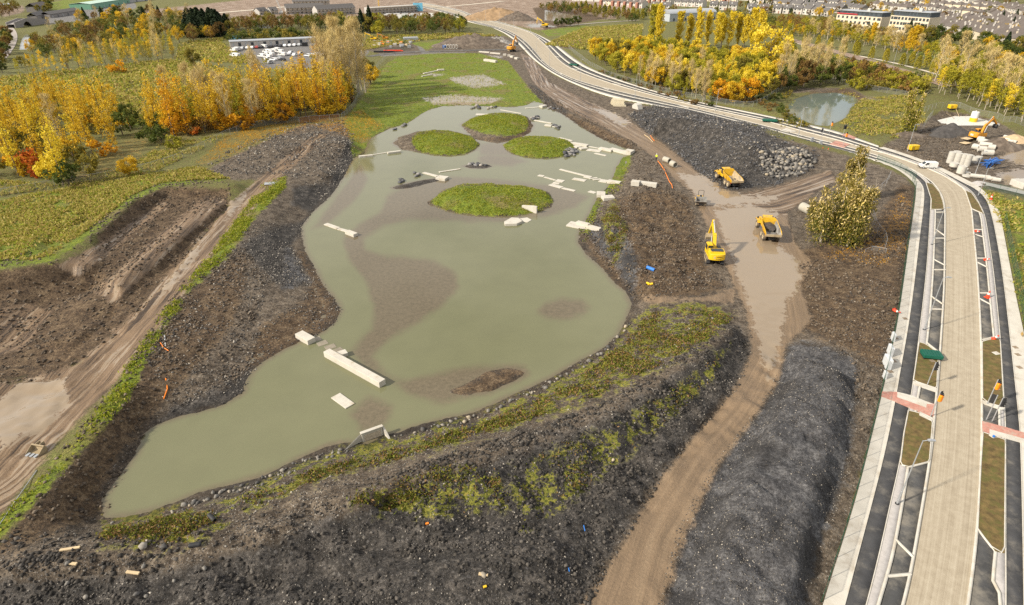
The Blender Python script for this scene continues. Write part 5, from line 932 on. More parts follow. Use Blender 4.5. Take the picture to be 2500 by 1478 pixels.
# shrubs over the rough ground round the small pond
grove([(1450,172),(1560,212),(1700,258),(1850,266),(1900,300),(1985,318),(1940,290),(1905,268),(1930,235),(1880,240),(1840,256),(1700,250),(1560,208)], 55, 3.0, [(2, 'shrub', 'green', 'low green bush'), (2, 'shrub', 'olive', 'low olive bush'), (2, 'shrub', 'rust', 'low brown bush')], (.5, 1.0), 'in the rough strip inside the road fence', 'in the rough fence strip', False, seed=24, cat='bush')
grove([(2060,205),(2100,190),(2200,200),(2260,215),(2230,238),(2150,225),(2090,225)], 60, 4.0, [(3, 'shrub', 'lime', 'yellow green bush'), (2, 'shrub', 'olive', 'olive bush'), (1, 'shrub', 'rust', 'brown bush')], (1.0, 2.0), 'between the small pond and the railway', 'between pond and railway', False, seed=25, cat='bush')
grove([(1960,150),(2050,160),(2150,185),(2260,210),(2200,198),(2060,185),(1970,172)], 60, 4.0, [(3, 'shrub', 'lime', 'pale yellow bush'), (2, 'shrub', 'green', 'green bush'), (2, 'shrub', 'rust', 'rusty bush')], (1.2, 2.3), 'on the slope below the railway', 'below the railway', False, seed=26, cat='bush')
# ivy covered trees
def ivy(px, py, Ht, Rm, seed, label, n=5200, stems=7, pal='olive', spread=.5):
    rg_ = np.random.default_rng(seed); p = G(px, py); e = empty('ivy_tree', (p.x, p.y, p.z-.2)); segs = []; C = []
    for i in range(stems):
        az = rg_.uniform(0, 6.28); r = Rm*spread*rg_.random(); b0 = np.array([math.cos(az)*r, math.sin(az)*r, 0]); tp = b0*1.5+np.array([rg_.normal(0, .5), rg_.normal(0, .5), Ht*rg_.uniform(.62, 1.0)]); segs.append((b0, tp, .26, .05))
        for k_ in range(26):
            f = rg_.uniform(.05, 1.0); q = b0+(tp-b0)*f; C.append((q, Rm*.42*(1.1-f)+.5, f))
            if k_ < 20: d = rg_.normal(size=3); d[2] = abs(d[2])+1.2; d /= np.linalg.norm(d); segs.append((q, q+d*rg_.uniform(1.0, 2.8), .045, .012))
    V1, Q1 = tubes(segs); link('trunk', np_mesh('trunk', V1, Q1, [barkp]), e)
    for nm, pl_, nn_, sz, lo, hi in (('ivy', 'green', n, .26, 0, .7), ('crown', pal, int(n*1.2), .27, .1, 1.1), ('twigs', 'tan', int(n*.4), .3, .25, 1.15)):
        CC = [c_ for c_ in C if lo <= c_[2] <= hi]; k_ = rg_.integers(0, len(CC), nn_); q = np.array([c_[0] for c_ in CC])[k_]; rr_ = np.array([c_[1] for c_ in CC])[k_]; d = rg_.normal(size=(nn_, 3)); d /= np.linalg.norm(d, axis=1)[:, None]
        pts = q+d*(rr_*rg_.random(nn_)**.6*(1.0 if nm == 'ivy' else 1.35))[:, None]; pts[:, 2] = np.maximum(pts[:, 2], .1); V, Q, r_ = leaves(pts, sz, rg_, 1.0 if nm == 'ivy' else 1.7, .6, None); link(nm, np_mesh(nm, V, Q, [LEAF[pl_]], False, {'rnd': r_}), e)
    return tag(e, label, 'tree')
ivy(2050, 590, 14.5, 4.6, 1, 'big multi stemmed ivy covered tree between mud yard and footpath', 12000, 13, 'olive', .85)
ivy(2066, 490, 14.5, 2.4, 2, 'tall ivy clad stems rising behind the big ivy tree', 4600, 5, 'olive', .6)
ivy(2015, 565, 7.0, 3.4, 3, 'lower brown and green thicket at the side of the big ivy tree', 5200, 7, 'olive', .8)
ivy(2216, 328, 14.5, 2.3, 4, 'lone narrow ivy clad tree beside the pipe compound', 3800, 3, 'lime', .4)
# low growth: tufts too many to count
def tufts(name, polys_px, n, hgt, mat, seed, blades=3, wdt=.25, label=None, thr=0.5, z=0.0):
    rg_ = np.random.default_rng(seed); xs_, ys_ = [], []; A_ = [PL(q, z) for q in polys_px]; ar = [abs(np.sum(q[:, 0]*np.roll(q[:, 1], 1)-q[:, 1]*np.roll(q[:, 0], 1)))/2 for q in A_]
    for pl, a_ in zip(A_, ar):
        k_ = int(n*a_/sum(ar)); x0, y0 = pl.min(0); x1, y1 = pl.max(0); a = rg_.uniform(x0, x1, k_*4); b_ = rg_.uniform(y0, y1, k_*4); ok = (pdist(pl, a, b_) > 0) & (rg_.random(k_*4) < np.clip(thr+1.3*fbm(a*.3, b_*.3, 3, seed), 0.02, 1)); xs_.append(a[ok][:k_]); ys_.append(b_[ok][:k_])
    a = np.concatenate(xs_); b_ = np.concatenate(ys_); zz = gza(a, b_); ok = zz > ZW+.05; a, b_, zz = a[ok], b_[ok], zz[ok]; n = len(a); base = np.stack([a, b_, zz], 1)
    pts = np.repeat(base, blades, 0)+np.c_[rg_.normal(0, wdt, (n*blades, 2)), rg_.uniform(.2, .8, n*blades)*hgt]
    V, Q, r_ = leaves(pts, hgt, rg_, 1.3, .5, np.repeat(rg_.random(n), blades)); return tag(link(name, np_mesh(name, V, Q, [mat], False, {'rnd': r_})), kind='stuff', label=label)
weedm = leaf_mat('weeds', [(0, (0.05, 0.06, 0.010)), (0.35, (0.12, 0.14, 0.016)), (0.6, (0.23, 0.22, 0.03)), (0.75, (0.20, 0.12, 0.04)), (1, (0.26, 0.16, 0.07))], .3, .0)
grassm = leaf_mat('grass blades', [(0, (0.12, 0.16, 0.012)), (0.5, (0.25, 0.29, 0.02)), (0.85, (0.38, 0.38, 0.04)), (1, (0.40, 0.34, 0.09))], .4, .0)
drym = leaf_mat('dry grass', [(0, (0.18, 0.19, 0.022)), (0.35, (0.36, 0.31, 0.065)), (0.7, (0.52, 0.43, 0.15)), (0.82, (0.38, 0.25, 0.09)), (1, (0.34, 0.39, 0.045))], .45, .0)
tufts('weeds', [REG['weeds'][0]], 12000, .24, weedm, 31, 4, .22, 'green and rusty weeds on the near bank', .36, 1.2)
tufts('weeds', [REG['weeds'][1], REG['weeds'][2], REG['weeds'][3], REG['weeds'][4]], 5500, .22, weedm, 32, 4, .3, 'weeds on the dark near slope', .16, 1.2)
tufts('grass', [REG['grass'][4], ISL[2][0], REG['grass'][1], REG['grass'][2]], 13000, .2, grassm, 33, 3, .2, 'short lush grass on the islands', .9, ZW+.6)
tufts('grass', [REG['grass'][6], REG['grass'][7], REG['grass'][8]], 5500, .26, grassm, 34, 3, .3, 'grass strip along the bank crest', .5, 1.8)
tufts('field_grass', [REG['grass'][5], [(0,480),(370,425),(560,330),(400,350),(330,400),(150,455),(0,440)]], 15000, .45, drym, 35, 3, .3, 'rough dry grass of the left field', .6, 1.6)
tufts('reeds', [[(2050,312),(2100,245),(2230,232),(2262,300),(2180,345),(2090,334)], [(1900,310),(1935,245),(2060,218),(2100,238),(1985,226),(1925,268),(1985,312)], [(2402,472),(2500,495),(2700,520),(2700,1000),(2515,850),(2455,570)]], 11000, .5, drym, 36, 3, .4, 'dry reeds and rough grass', .42)
tufts('meadow_grass', [REG['grass'][0]], 5000, .3, grassm, 37, 2, .3, 'short grass of the wet meadow', .75)
tufts('rough_growth', [[(-300,260),(0,200),(420,150),(560,180),(400,290),(370,330),(300,280),(0,280)], [(880,125),(1040,100),(1230,90),(1130,84),(900,92)], [(1330,110),(1430,70),(1570,62),(1560,125),(1430,125)], [(1960,150),(2280,190),(2260,225),(2060,190)], [(540,105),(560,95),(440,108),(430,150),(640,165),(560,120)]], 15000, 1.0, drym, 38, 3, .6, 'rough growth of the further fields', .7)
tufts('fallen_leaves', [REG['leaf'][0], REG['leaf'][1]], 7000, .16, LEAF['orange'], 39, 2, .4, 'fallen orange leaves', .7, 1.0)
# trees among the houses
woodland([(1800,6),(2100,10),(2400,30),(2600,60),(2600,120),(2450,105),(2300,70),(2160,55),(2050,45),(1880,42),(1800,30)], 170, 7, [(3, 'round', 'rust', ''), (2, 'round', 'olive', ''), (2, 'round', 'gold', ''), (1, 'round', 'green', ''), (1, 'conifer', 'dark', '')], (.45, .85), 'autumn trees scattered among the houses', 0, 61)
woodland([(1900,-6),(2500,-2),(2600,8),(2600,24),(2420,14),(2100,4)], 70, 9, [(3, 'round', 'rust', ''), (3, 'round', 'olive', ''), (2, 'round', 'green', '')], (.7, 1.1), 'autumn wood beyond the houses', 0, 62)
woodland([(1560,26),(1880,38),(1880,62),(1800,60),(1570,50)], 46, 7, [(3, 'round', 'olive', ''), (2, 'round', 'rust', ''), (2, 'round', 'green', '')], (.5, .8), 'autumn trees between terraces and yellow poplars', 0, 63)
# ================================================================== MACHINES
yel = plain('machine yellow', (0.62, 0.36, 0.015), 0.45, var=0.08, scale=1.5, dirt=(0.30, 0.20, 0.08), dirt_amt=0.3, spec=0.5)
yel2 = plain('excavator yellow', (0.68, 0.43, 0.015), 0.4, var=0.06, scale=1.5, dirt=(0.40, 0.27, 0.06), dirt_amt=0.15, spec=0.5)
ora = plain('excavator orange', (0.62, 0.27, 0.02), 0.45, var=0.08, scale=1.5, dirt=(0.30, 0.17, 0.06), dirt_amt=0.25)
mudp = plain('mud caked steel', (0.33, 0.26, 0.16), 0.8, var=0.2, scale=1.5, dirt=(0.17, 0.13, 0.09), dirt_amt=0.4)
tray_in = plain('worn tray steel', (0.38, 0.30, 0.19), 0.75, var=0.2, scale=1.2, dirt=(0.22, 0.18, 0.13), dirt_amt=0.5)
tray_gr = plain('grey tray steel', (0.27, 0.265, 0.25), 0.7, var=0.2, scale=1.2, dirt=(0.12, 0.10, 0.08), dirt_amt=0.6)
tyre_m = plain('muddy tyre', (0.075, 0.062, 0.05), 0.9, var=0.35, scale=2.5, dirt=(0.20, 0.155, 0.10), dirt_amt=0.5)
rim_m = plain('muddy rim', (0.40, 0.33, 0.22), 0.8, var=0.2, scale=3)
blk = plain('black steel', (0.022, 0.022, 0.024), 0.6, var=0.3); glass_m = plain('dark cab glass', (0.02, 0.026, 0.03), 0.08, var=0.1, spec=0.6)
dkmetal = plain('dark bonnet', (0.030, 0.034, 0.040), 0.45, var=0.3); white_m = plain('white paint', (0.62, 0.62, 0.60), 0.35, var=0.04, dirt=(0.45, 0.40, 0.33), dirt_amt=0.15)
mudload = plain('wet mud load', (0.055, 0.045, 0.038), 0.5, var=0.4, scale=2, bump=0.6)
def lathe(prof, n=20, axis='x'):
    mb = MB(); k_ = len(prof); vs = []
    for i in range(n):
        a = 2*math.pi*i/n
        for (h, r) in prof: vs.append((h, r*math.cos(a), r*math.sin(a)) if axis == 'x' else (r*math.cos(a), r*math.sin(a), h))
    fs = [(i*k_+j, ((i+1) % n)*k_+j, ((i+1) % n)*k_+j+1, i*k_+j+1) for i in range(n) for j in range(k_-1)]
    mb.add(vs, fs); return mb
_WH = {}
def wheel(parent, loc, r, wdt, side, tm=None, rmm=None):
    key = (r, wdt, tm or tyre_m, rmm or rim_m)
    if key not in _WH:
        h = wdt/2; ty = lathe([(-h*.9, r*.55), (-h, r*.7), (-h, r*.88), (-h*.8, r), (-h*.3, r*1.0), (0, r*.985), (h*.3, r), (h*.8, r), (h, r*.88), (h, r*.7), (h*.9, r*.55)]).mesh('tyre', key[2], True)
        rm = lathe([(h*.95, r*.57), (h*.55, r*.5), (h*.45, r*.2), (h*.75, r*.18), (h*.75, 0.001)]); rm2 = lathe([(-h*.95, r*.57), (-h*.5, r*.45), (-h*.5, .001)]); rm.add(rm2.v, rm2.f)
        _WH[key] = (ty, rm.mesh('rim', key[3], True))
    ty, rm = _WH[key]; w_ = link('wheel', ty, parent, loc, 0 if side > 0 else math.pi); link('rim', rm, w_); return w_
def pane(parent, pts, name='window', mat=None):
    return MB().add(pts, [tuple(range(len(pts)))]).build(name, mat or glass_m, parent)
def tray(parent, y0, y1, mat_o, mat_i, load=None):
    secs = [(y0, 1.75, 2.35, 1.25, 1.62), (y0+1.6, 1.5, 2.75, 1.25, 1.66), (y1-1.4, 1.25, 3.0, 1.2, 1.66), (y1, 1.7, 3.25, 1.15, 1.6)]
    mb = MB(); vs = []
    for (y, zf, zt, hw_, ht_) in secs:
        vs += [(-ht_, y, zt), (-hw_, y, zf), (hw_, y, zf), (ht_, y, zt), (ht_-.14, y, zt), (hw_-.1, y, zf+.12), (-hw_+.1, y, zf+.12), (-ht_+.14, y, zt)]
    fo, mi = [], []
    for i in range(3):
        a = i*8; b_ = a+8
        for j in range(8):
            fo.append((a+j, a+(j+1) % 8, b_+(j+1) % 8, b_+j)); mi.append(1 if j in (4, 5, 6) else 0)
    for f, k_ in zip(fo, mi): mb.add([vs[q] for q in f], [(0, 1, 2, 3)], k_)
    mb.add([vs[q] for q in range(8)], [(7, 6, 1, 0), (6, 5, 2, 1), (5, 4, 3, 2)], 0)
    t_ = mb.build('tray', [mat_o, mat_i], parent)
    MB().add([(-1.6, y1, 3.25), (-1.15, y1, 1.7), (1.15, y1, 1.7), (1.6, y1, 3.25), (1.1, y1+.12, 3.75), (-1.1, y1+.12, 3.75), (-1.6, y1+.14, 3.25), (-1.15, y1+.14, 1.7), (1.15, y1+.14, 1.7), (1.6, y1+.14, 3.25), (1.1, y1+.3, 3.75), (-1.1, y1+.3, 3.75)],
        [(0, 1, 2, 3, 4, 5), (11, 10, 9, 8, 7, 6), (0, 5, 11, 6), (5, 4, 10, 11), (4, 3, 9, 10), (1, 0, 6, 7), (3, 2, 8, 9)], 0).build('headboard', [mat_o, mat_i], t_)
    MB().box((0, y0-.05, 2.02), (3.2, .16, .5)).build('tail_lip', mudp, t_, bevel=.03)
    for s_ in (-1, 1):
        for yy in (y0+1.0, y0+2.2, y0+3.4): MB().box((s_*1.53, yy, 2.1), (.14, .12, 1.1), Matrix.Rotation(s_*.32, 3, 'Y')).build('rib', mat_o, t_)
    if load:
        MB().add([(-1.0, y1-.3, 2.7), (.2, y1-.2, 2.9), (1.0, y1-.6, 2.5), (1.1, y1-2.2, 2.2), (.4, y1-3.0, 1.85), (-.5, y1-2.2, 2.1), (-1.1, y1-1.4, 2.35), (.1, y1-1.3, 2.75)], [(0, 7, 1), (1, 7, 2), (2, 7, 3), (3, 7, 4), (4, 7, 5), (5, 7, 6), (6, 7, 0)]).build('mud_load', load, t_)
    return t_
def dump_truck(px, py, heading, scale, label, tin, load):
    p = G(px, py); e = empty('dump_truck', (p.x, p.y, p.z-.12), heading, scale)
    MB().box((0, -1.6, 1.0), (1.1, 6.2, .55)).box((0, 2.6, 1.05), (1.2, 4.4, .6)).build('chassis', blk, e, bevel=.03)
    tray(e, -5.4, 0.3, yel, tin, load)
    MB().prism([(2.4, 1.2), (5.3, 1.2), (5.5, 1.5), (5.4, 2.0), (4.6, 2.35), (2.4, 2.5)], -.95, .95).build('bonnet', yel, e, bevel=.06)
    MB().prism([(5.35, 1.25), (5.52, 1.5), (5.43, 1.95), (5.3, 1.95)], -.7, .7).build('grille', blk, e)
    c = MB().prism([(0.95, 1.3), (2.75, 1.3), (2.75, 2.2), (2.45, 3.35), (1.0, 3.4)], -.95, .95).build('cab', blk, e, bevel=.04)
    MB().prism([(0.85, 3.36), (2.55, 3.36), (2.5, 3.56), (0.9, 3.6)], -1.02, 1.02).build('cab_roof', yel, c, bevel=.05)
    pane(c, [(-.85, 2.74, 2.3), (.85, 2.74, 2.3), (.8, 2.5, 3.25), (-.8, 2.5, 3.25)]); pane(c, [(.85, .94, 2.2), (-.85, .94, 2.2), (-.85, .98, 3.3), (.85, .98, 3.3)])
    for s_ in (-1, 1):
        pane(c, [(s_*.965, 1.1, 2.1), (s_*.965, 2.6, 2.1), (s_*.965, 2.4, 3.25), (s_*.965, 1.15, 3.25)]); MB().box((s_*.97, 1.85, 1.65), (.05, 1.5, .7)).build('door', yel, c)
        MB().prism([(2.75, 1.55), (3.0, 2.05), (4.8, 2.05), (5.1, 1.6), (5.0, 1.6), (4.7, 1.95), (3.1, 1.95), (2.85, 1.5)], s_*.9, s_*1.7).build('mudguard', yel, e)
        for yy in (3.9, -1.55, -3.3): wheel(e, (s_*1.32, yy, .86), .86, .66, s_)
        MB().tube((s_*1.1, 2.6, 2.4), (s_*1.75, 2.9, 2.9), .03).box((s_*1.75, 2.9, 2.75), (.3, .08, .45)).build('mirror', blk, e)
        MB().box((s_*.75, 5.5, 1.65), (.32, .06, .2)).build('headlight', white_m, e); MB().box((s_*1.1, -4.2, 1.35), (.35, .08, .18)).build('tail_light', plain('tail red', (.4, .03, .02), .4), e)
    MB().tube((0, -3.0, 1.1), (0, -.6, 2.0), .12).build('tipping_ram', steel, e); MB().tube((.75, 1.0, 2.4), (.75, 1.0, 3.9), .09).build('exhaust', blk, e)
    for yy in (-1.55, -3.3, 3.9): MB().tube((-1.1, yy, .86), (1.1, yy, .86), .16).build('axle', blk, e)
    return tag(e, label, 'dump truck')
dump_truck(1776, 446, R(7), .92, 'yellow articulated dump truck with an empty tan tray beside the rock pile', tray_in, None)
dump_truck(1872, 572, R(-9), .92, 'yellow articulated dump truck with dark mud in its grey tray', tray_gr, mudload)
def excavator(px, py, heading, slew, col, label, s=1.0, boom=(52, -58), ground=None, logo=True, text=None):
    p = G(px, py) if ground is None else ground; e = empty('excavator', (p.x, p.y, p.z-.06), heading, s)
    for sx in (-1, 1):
        prof = [(-2.3, .5), (-2.15, .2), (-1.8, .02), (1.8, .02), (2.15, .2), (2.3, .5), (2.15, .8), (1.8, .98), (-1.8, .98), (-2.15, .8)]
        t_ = MB().prism(prof, sx*1.25-.3, sx*1.25+.3).build('track', blk, e, bevel=.05)
        for k_ in range(14):
            yy = -1.85+k_*.285; MB().box((sx*1.25, yy, 1.0), (.64, .16, .06)).build('track_shoe', mudp, t_)
        MB().box((sx*1.25, 0, .5), (.64, 3.2, .4)).build('track_frame', mudp, t_)
    MB().box((0, 0, .75), (2.0, 1.9, .5)).tube((0, 0, .9), (0, 0, 1.25), .75, n=20).build('undercarriage', blk, e)
    up_ = MB()
    deck = up_.box((0, -.2, 1.4), (2.8, 4.2, .3)).build('deck', col, e, rz=slew, bevel=.04)
    deck_o = deck
    def q(mb, name, mat, bevel=0.0, parent=deck): return mb.build(name, mat, parent, bevel=bevel)
    n_ = 12; outl = [(-1.45, -.95)]+[(-1.45, -1.9)]+[(1.5*math.cos(math.pi+math.pi*i/n_), -2.1+.75*math.sin(math.pi+math.pi*i/n_)) for i in range(n_+1)]+[(1.45, -1.9), (1.45, -.95)]
    cw = q(MB().prism(outl[::-1], 1.3, 2.45, axis=2), 'counterweight', col, .06)
    q(MB().box((.05, -1.15, 2.2), (2.75, 1.7, 1.0)), 'engine_hood', col, .06); q(MB().box((.05, -1.3, 2.75), (2.2, 1.15, .16)), 'hood_grille', dkmetal, .03)
    q(MB().box((.95, .75, 1.95), (.95, 2.0, .8)), 'side_box', col, .05); q(MB().box((.95, 1.2, 2.4), (.7, .9, .04)).box((.95, .3, 2.4), (.7, .7, .04)), 'walkway', blk)
    c = q(MB().prism([(-.15, 1.5), (1.75, 1.5), (1.8, 2.2), (1.45, 3.2), (-.1, 3.25)], -1.42, -.45), 'cab', col, .05)
    q(MB().box((-.93, .7, 3.27), (.85, 1.3, .06)), 'cab_roof', col, .02, c)
    for xx in (-1.435, -.435): pane(c, [(xx, .0, 2.1), (xx, 1.6, 2.1), (xx, 1.35, 3.1), (xx, .0, 3.1)])
    pane(c, [(-1.35, 1.79, 2.25), (-.52, 1.79, 2.25), (-.52, 1.47, 3.12), (-1.35, 1.47, 3.12)]); pane(c, [(-.52, -.17, 2.3), (-1.35, -.17, 2.3), (-1.35, -.13, 3.1), (-.52, -.13, 3.1)])
    # boom, stick, bucket in the plane x = 0.1
    a1 = R(boom[0]); root = Vector((.1, .9, 1.9)); L1, L2 = 5.6, 3.1
    k1 = root+Vector((0, math.cos(a1+.22), math.sin(a1+.22)))*L1*.48; tip = k1+Vector((0, math.cos(a1-.38), math.sin(a1-.38)))*L1*.54
    def beam(p0, p1, w0, w1, th, name, mat=col, par=deck):
        d = (p1-p0).normalized(); nrm = Vector((0, -d.z, d.y)); mb = MB(); vs = []
        for p_, w_ in ((p0, w0), (p1, w1)):
            for sx in (-th/2, th/2): vs += [p_+Vector((sx, 0, 0))+nrm*w_/2, p_+Vector((sx, 0, 0))-nrm*w_/2]
        mb.add(vs, [(0, 1, 5, 4), (2, 6, 7, 3), (0, 4, 6, 2), (1, 3, 7, 5), (0, 2, 3, 1), (4, 5, 7, 6)]); return mb.build(name, mat, par, bevel=.03)
    bm = beam(root, k1, .62, .85, .55, 'boom'); beam(k1-(tip-k1).normalized()*.3, tip, .8, .42, .5, 'boom_end', par=bm)
    a2 = R(boom[0]+boom[1]-60); sd_ = Vector((0, math.cos(a2), math.sin(a2))); s0 = tip-sd_*.7; s1 = tip+sd_*L2; stk = beam(s0, s1, .55, .32, .4, 'stick')
    for sx in (-.42, .62): MB().tube((sx*.9, 1.3, 1.6), k1+Vector((sx-.1, .1, -.15)), .1, .1).tube(((sx*.9+k1.x+sx-.1)/2, (1.3+k1.y)/2, (1.6+k1.z)/2), k1+Vector((sx-.1, .1, -.15)), .06).build('boom_ram', steel, deck)
    MB().tube(k1+Vector((0, 0, .5)), s0+Vector((0, 0, .05)), .1).build('stick_ram', steel, bm)
    bk = MB(); prof = [(0, 0), (.55, -.1), (.75, -.6), (.55, -1.1), (.1, -1.3), (.0, -1.2), (.4, -.95), (.5, -.6), (.3, -.25), (-.1, -.15)]
    bk.prism([(s1.y+a_*-1.0, s1.z+b_+.1) for a_, b_ in prof], s1.x-.65, s1.x+.65); bk.prism([(s1.y+a_*-1.0, s1.z+b_+.1) for a_, b_ in prof[:5]], s1.x-.68, s1.x-.62).prism([(s1.y+a_*-1.0, s1.z+b_+.1) for a_, b_ in prof[:5]], s1.x+.62, s1.x+.68)
    bk.build('bucket', mudp if col is not ora else blk, stk)
    for sx in (-.4, 0, .4): MB().box((s1.x+sx, s1.y+.02, s1.z-1.25), (.12, .2, .25)).build('tooth', steel, stk)
    if logo:
        for k_ in range(10):
            a = R(40+k_*31); MB().box((-.55+.17*math.cos(a), -2.87, 1.92+.17*math.sin(a)), (.09, .02, .05), Matrix.Rotation(-a+math.pi/2, 3, 'Y')).build('emblem', white_m, cw)
        for k_ in range(6): MB().box((-.12+k_*.17, -2.86, 2.0), (.12, .03, .14)).build('lettering', plain('lettering dark', (.16, .09, .01), .6), cw)
        MB().box((.2, -2.86, 1.6), (1.0, .03, .05)).build('nameplate', blk, cw)
    return tag(e, label, 'excavator')
excavator(1741, 636, R(-8), R(4), yel2, 'bright yellow tracked excavator seen from behind with its boom raised', .95, (50, -52))
excavator(1249, 126, R(20), R(-50), ora, 'orange excavator with raised arm beside the spoil heap', 1.15, (62, -60), logo=False)
excavator(1329, 67, R(60), R(20), yel2, 'small looking yellow excavator beside the flooded pit', 1.1, (50, -70), logo=False)
ce = excavator(2384, 342, R(-50), R(-20), ora, 'orange yellow excavator facing away in the pipe compound', .95, (60, -40), logo=False)
# white plate with the maker's three letters on its counterweight
deck = [c for c in ce.children if c.name.startswith('deck')][0]
MB().box((0, -2.9, 1.95), (.95, .04, .5)).build('name_plate', white_m, deck)
fc = bpy.data.curves.new('lettering', 'FONT'); fc.body = 'CAT'; fc.size = .42; fc.align_x = 'CENTER'; fc.align_y = 'CENTER'; fc.extrude = .005; fo_ = bpy.data.objects.new('lettering', fc); fc.materials.append(blk); tm_ = bpy.data.meshes.new_from_object(fo_); bpy.data.objects.remove(fo_); fo_ = link('lettering', tm_, deck, (0, -2.93, 1.95)); fo_.rotation_euler = (math.pi/2, 0, 0)
# site dumper with skip
p = G(1709, 499); e = empty('site_dumper', (p.x, p.y, p.z-.06), R(170), .95)
sk = MB(); prf = [(.35, .95), (1.5, .75), (2.15, 1.35), (2.05, 1.45), (1.45, .9), (.45, 1.1), (.35, 2.0), (.25, 2.0)]
sk.prism([(a, b_) for a, b_ in prf], -1.15, 1.15).prism([(.3, .95), (1.5, .75), (2.1, 1.4), (.9, 1.95), (.3, 2.0)], -1.2, -1.1).prism([(.3, .95), (1.5, .75), (2.1, 1.4), (.9, 1.95), (.3, 2.0)], 1.1, 1.2)
sk.build('skip', tray_gr, e, bevel=.02); MB().box((0, 0, .75), (.9, 3.2, .35)).build('chassis', blk, e); MB().box((0, -1.1, 1.25), (1.3, 1.3, .8)).build('engine_cover', yel, e, bevel=.06); MB().box((0, -.35, 1.5), (.55, .5, .2)).box((0, -.6, 1.8), (.55, .12, .5)).build('seat', blk, e, bevel=.04)
MB().path([(-.6, -.75, 1.3), (-.6, -.8, 3.0), (-.45, -.82, 3.15), (.45, -.82, 3.15), (.6, -.8, 3.0), (.6, -.75, 1.3)], .05, 8).build('roll_bar', blk, e); MB().tube((0, .15, 1.2), (0, -.05, 1.7), .03).build('steering_column', blk, e)
for s_ in (-1, 1):
    wheel(e, (s_*.95, 1.1, .5), .5, .42, s_); wheel(e, (s_*.95, -1.1, .5), .5, .42, s_); MB().box((s_*.95, -1.1, 1.08), (.45, 1.0, .06)).build('mudguard', yel, e)
tag(e, 'small site dumper with a grey front skip and black roll bar', 'dumper')
# white panel van
def van(px, py, heading, s, label, group=None, parts=True, col=None, loc=None):
    p = G(px, py) if loc is None else loc; col = col or white_m; e = empty('van', (p.x, p.y, max(p.z, .05) if loc is None else p.z), heading, s)
    body = MB().prism([(-2.4, .35), (2.3, .35), (2.5, .55), (2.45, .95), (1.65, 1.15), (.95, 1.9), (.7, 1.97), (-2.3, 1.97), (-2.42, 1.85)], -.95, .95).build('body', col, e, bevel=.08)
    if parts:
        pane(body, [(-.8, 1.62, 1.22), (.8, 1.62, 1.22), (.72, 1.02, 1.86), (-.72, 1.02, 1.86)], 'windscreen')
        for s_ in (-1, 1):
            pane(body, [(s_*.957, .15, 1.2), (s_*.957, 1.35, 1.2), (s_*.957, .9, 1.78), (s_*.957, .2, 1.8)]); wheel(e, (s_*.85, 1.5, .33), .33, .22, s_, blk, steel); wheel(e, (s_*.85, -1.5, .33), .33, .22, s_, blk, steel)
            MB().box((s_*.7, 2.47, .8), (.35, .06, .2)).build('headlight', glass_m, body); MB().box((s_*1.05, 1.05, 1.2), (.18, .1, .22)).build('mirror', blk, body); MB().box((s_*.85, -2.42, 1.0), (.14, .05, .5)).build('tail_light', plain('lamp red', (.4, .02, .02), .4), body)
            MB().box((s_*.958, -.1, 1.0), (.01, .02, 1.2)).box((s_*.958, .0, .95), (.015, .2, .05)).build('door_seam', blk, body)
        MB().box((0, 2.5, .5), (1.7, .08, .25)).build('bumper', blk, body, bevel=.03)
    return tag(e, label, 'van', group)
van(2263, 412, R(82), .85, 'white panel van driving on the dusty road past the pipe compound')
# excavator bucket left on the mud
p = G(90, 1108); e = empty('digger_bucket', (p.x, p.y, p.z), R(-12), 1.0)
MB().prism([(-.55, 0), (.55, 0), (.7, .45), (.5, .85), (.35, .8), (.5, .45), (.4, .12), (-.5, .12)], -.75, .75).prism([(-.55, 0), (.55, 0), (.7, .45), (.5, .85), (-.5, .3)], -.8, -.74).prism([(-.55, 0), (.55, 0), (.7, .45), (.5, .85), (-.5, .3)], .74, .8).build('shell', mudp, e, bevel=.02)
for k_ in range(3): MB().box((-.5+.5*k_, -.5, .2), (.3, .5, .1)).build('tooth', steel, e)
MB().box((-.25, .75, .7), (.08, .5, .5)).box((.25, .75, .7), (.08, .5, .5)).build('hanger', mudp, e); tag(e, 'loose tan excavator bucket left on the muddy track', 'bucket')
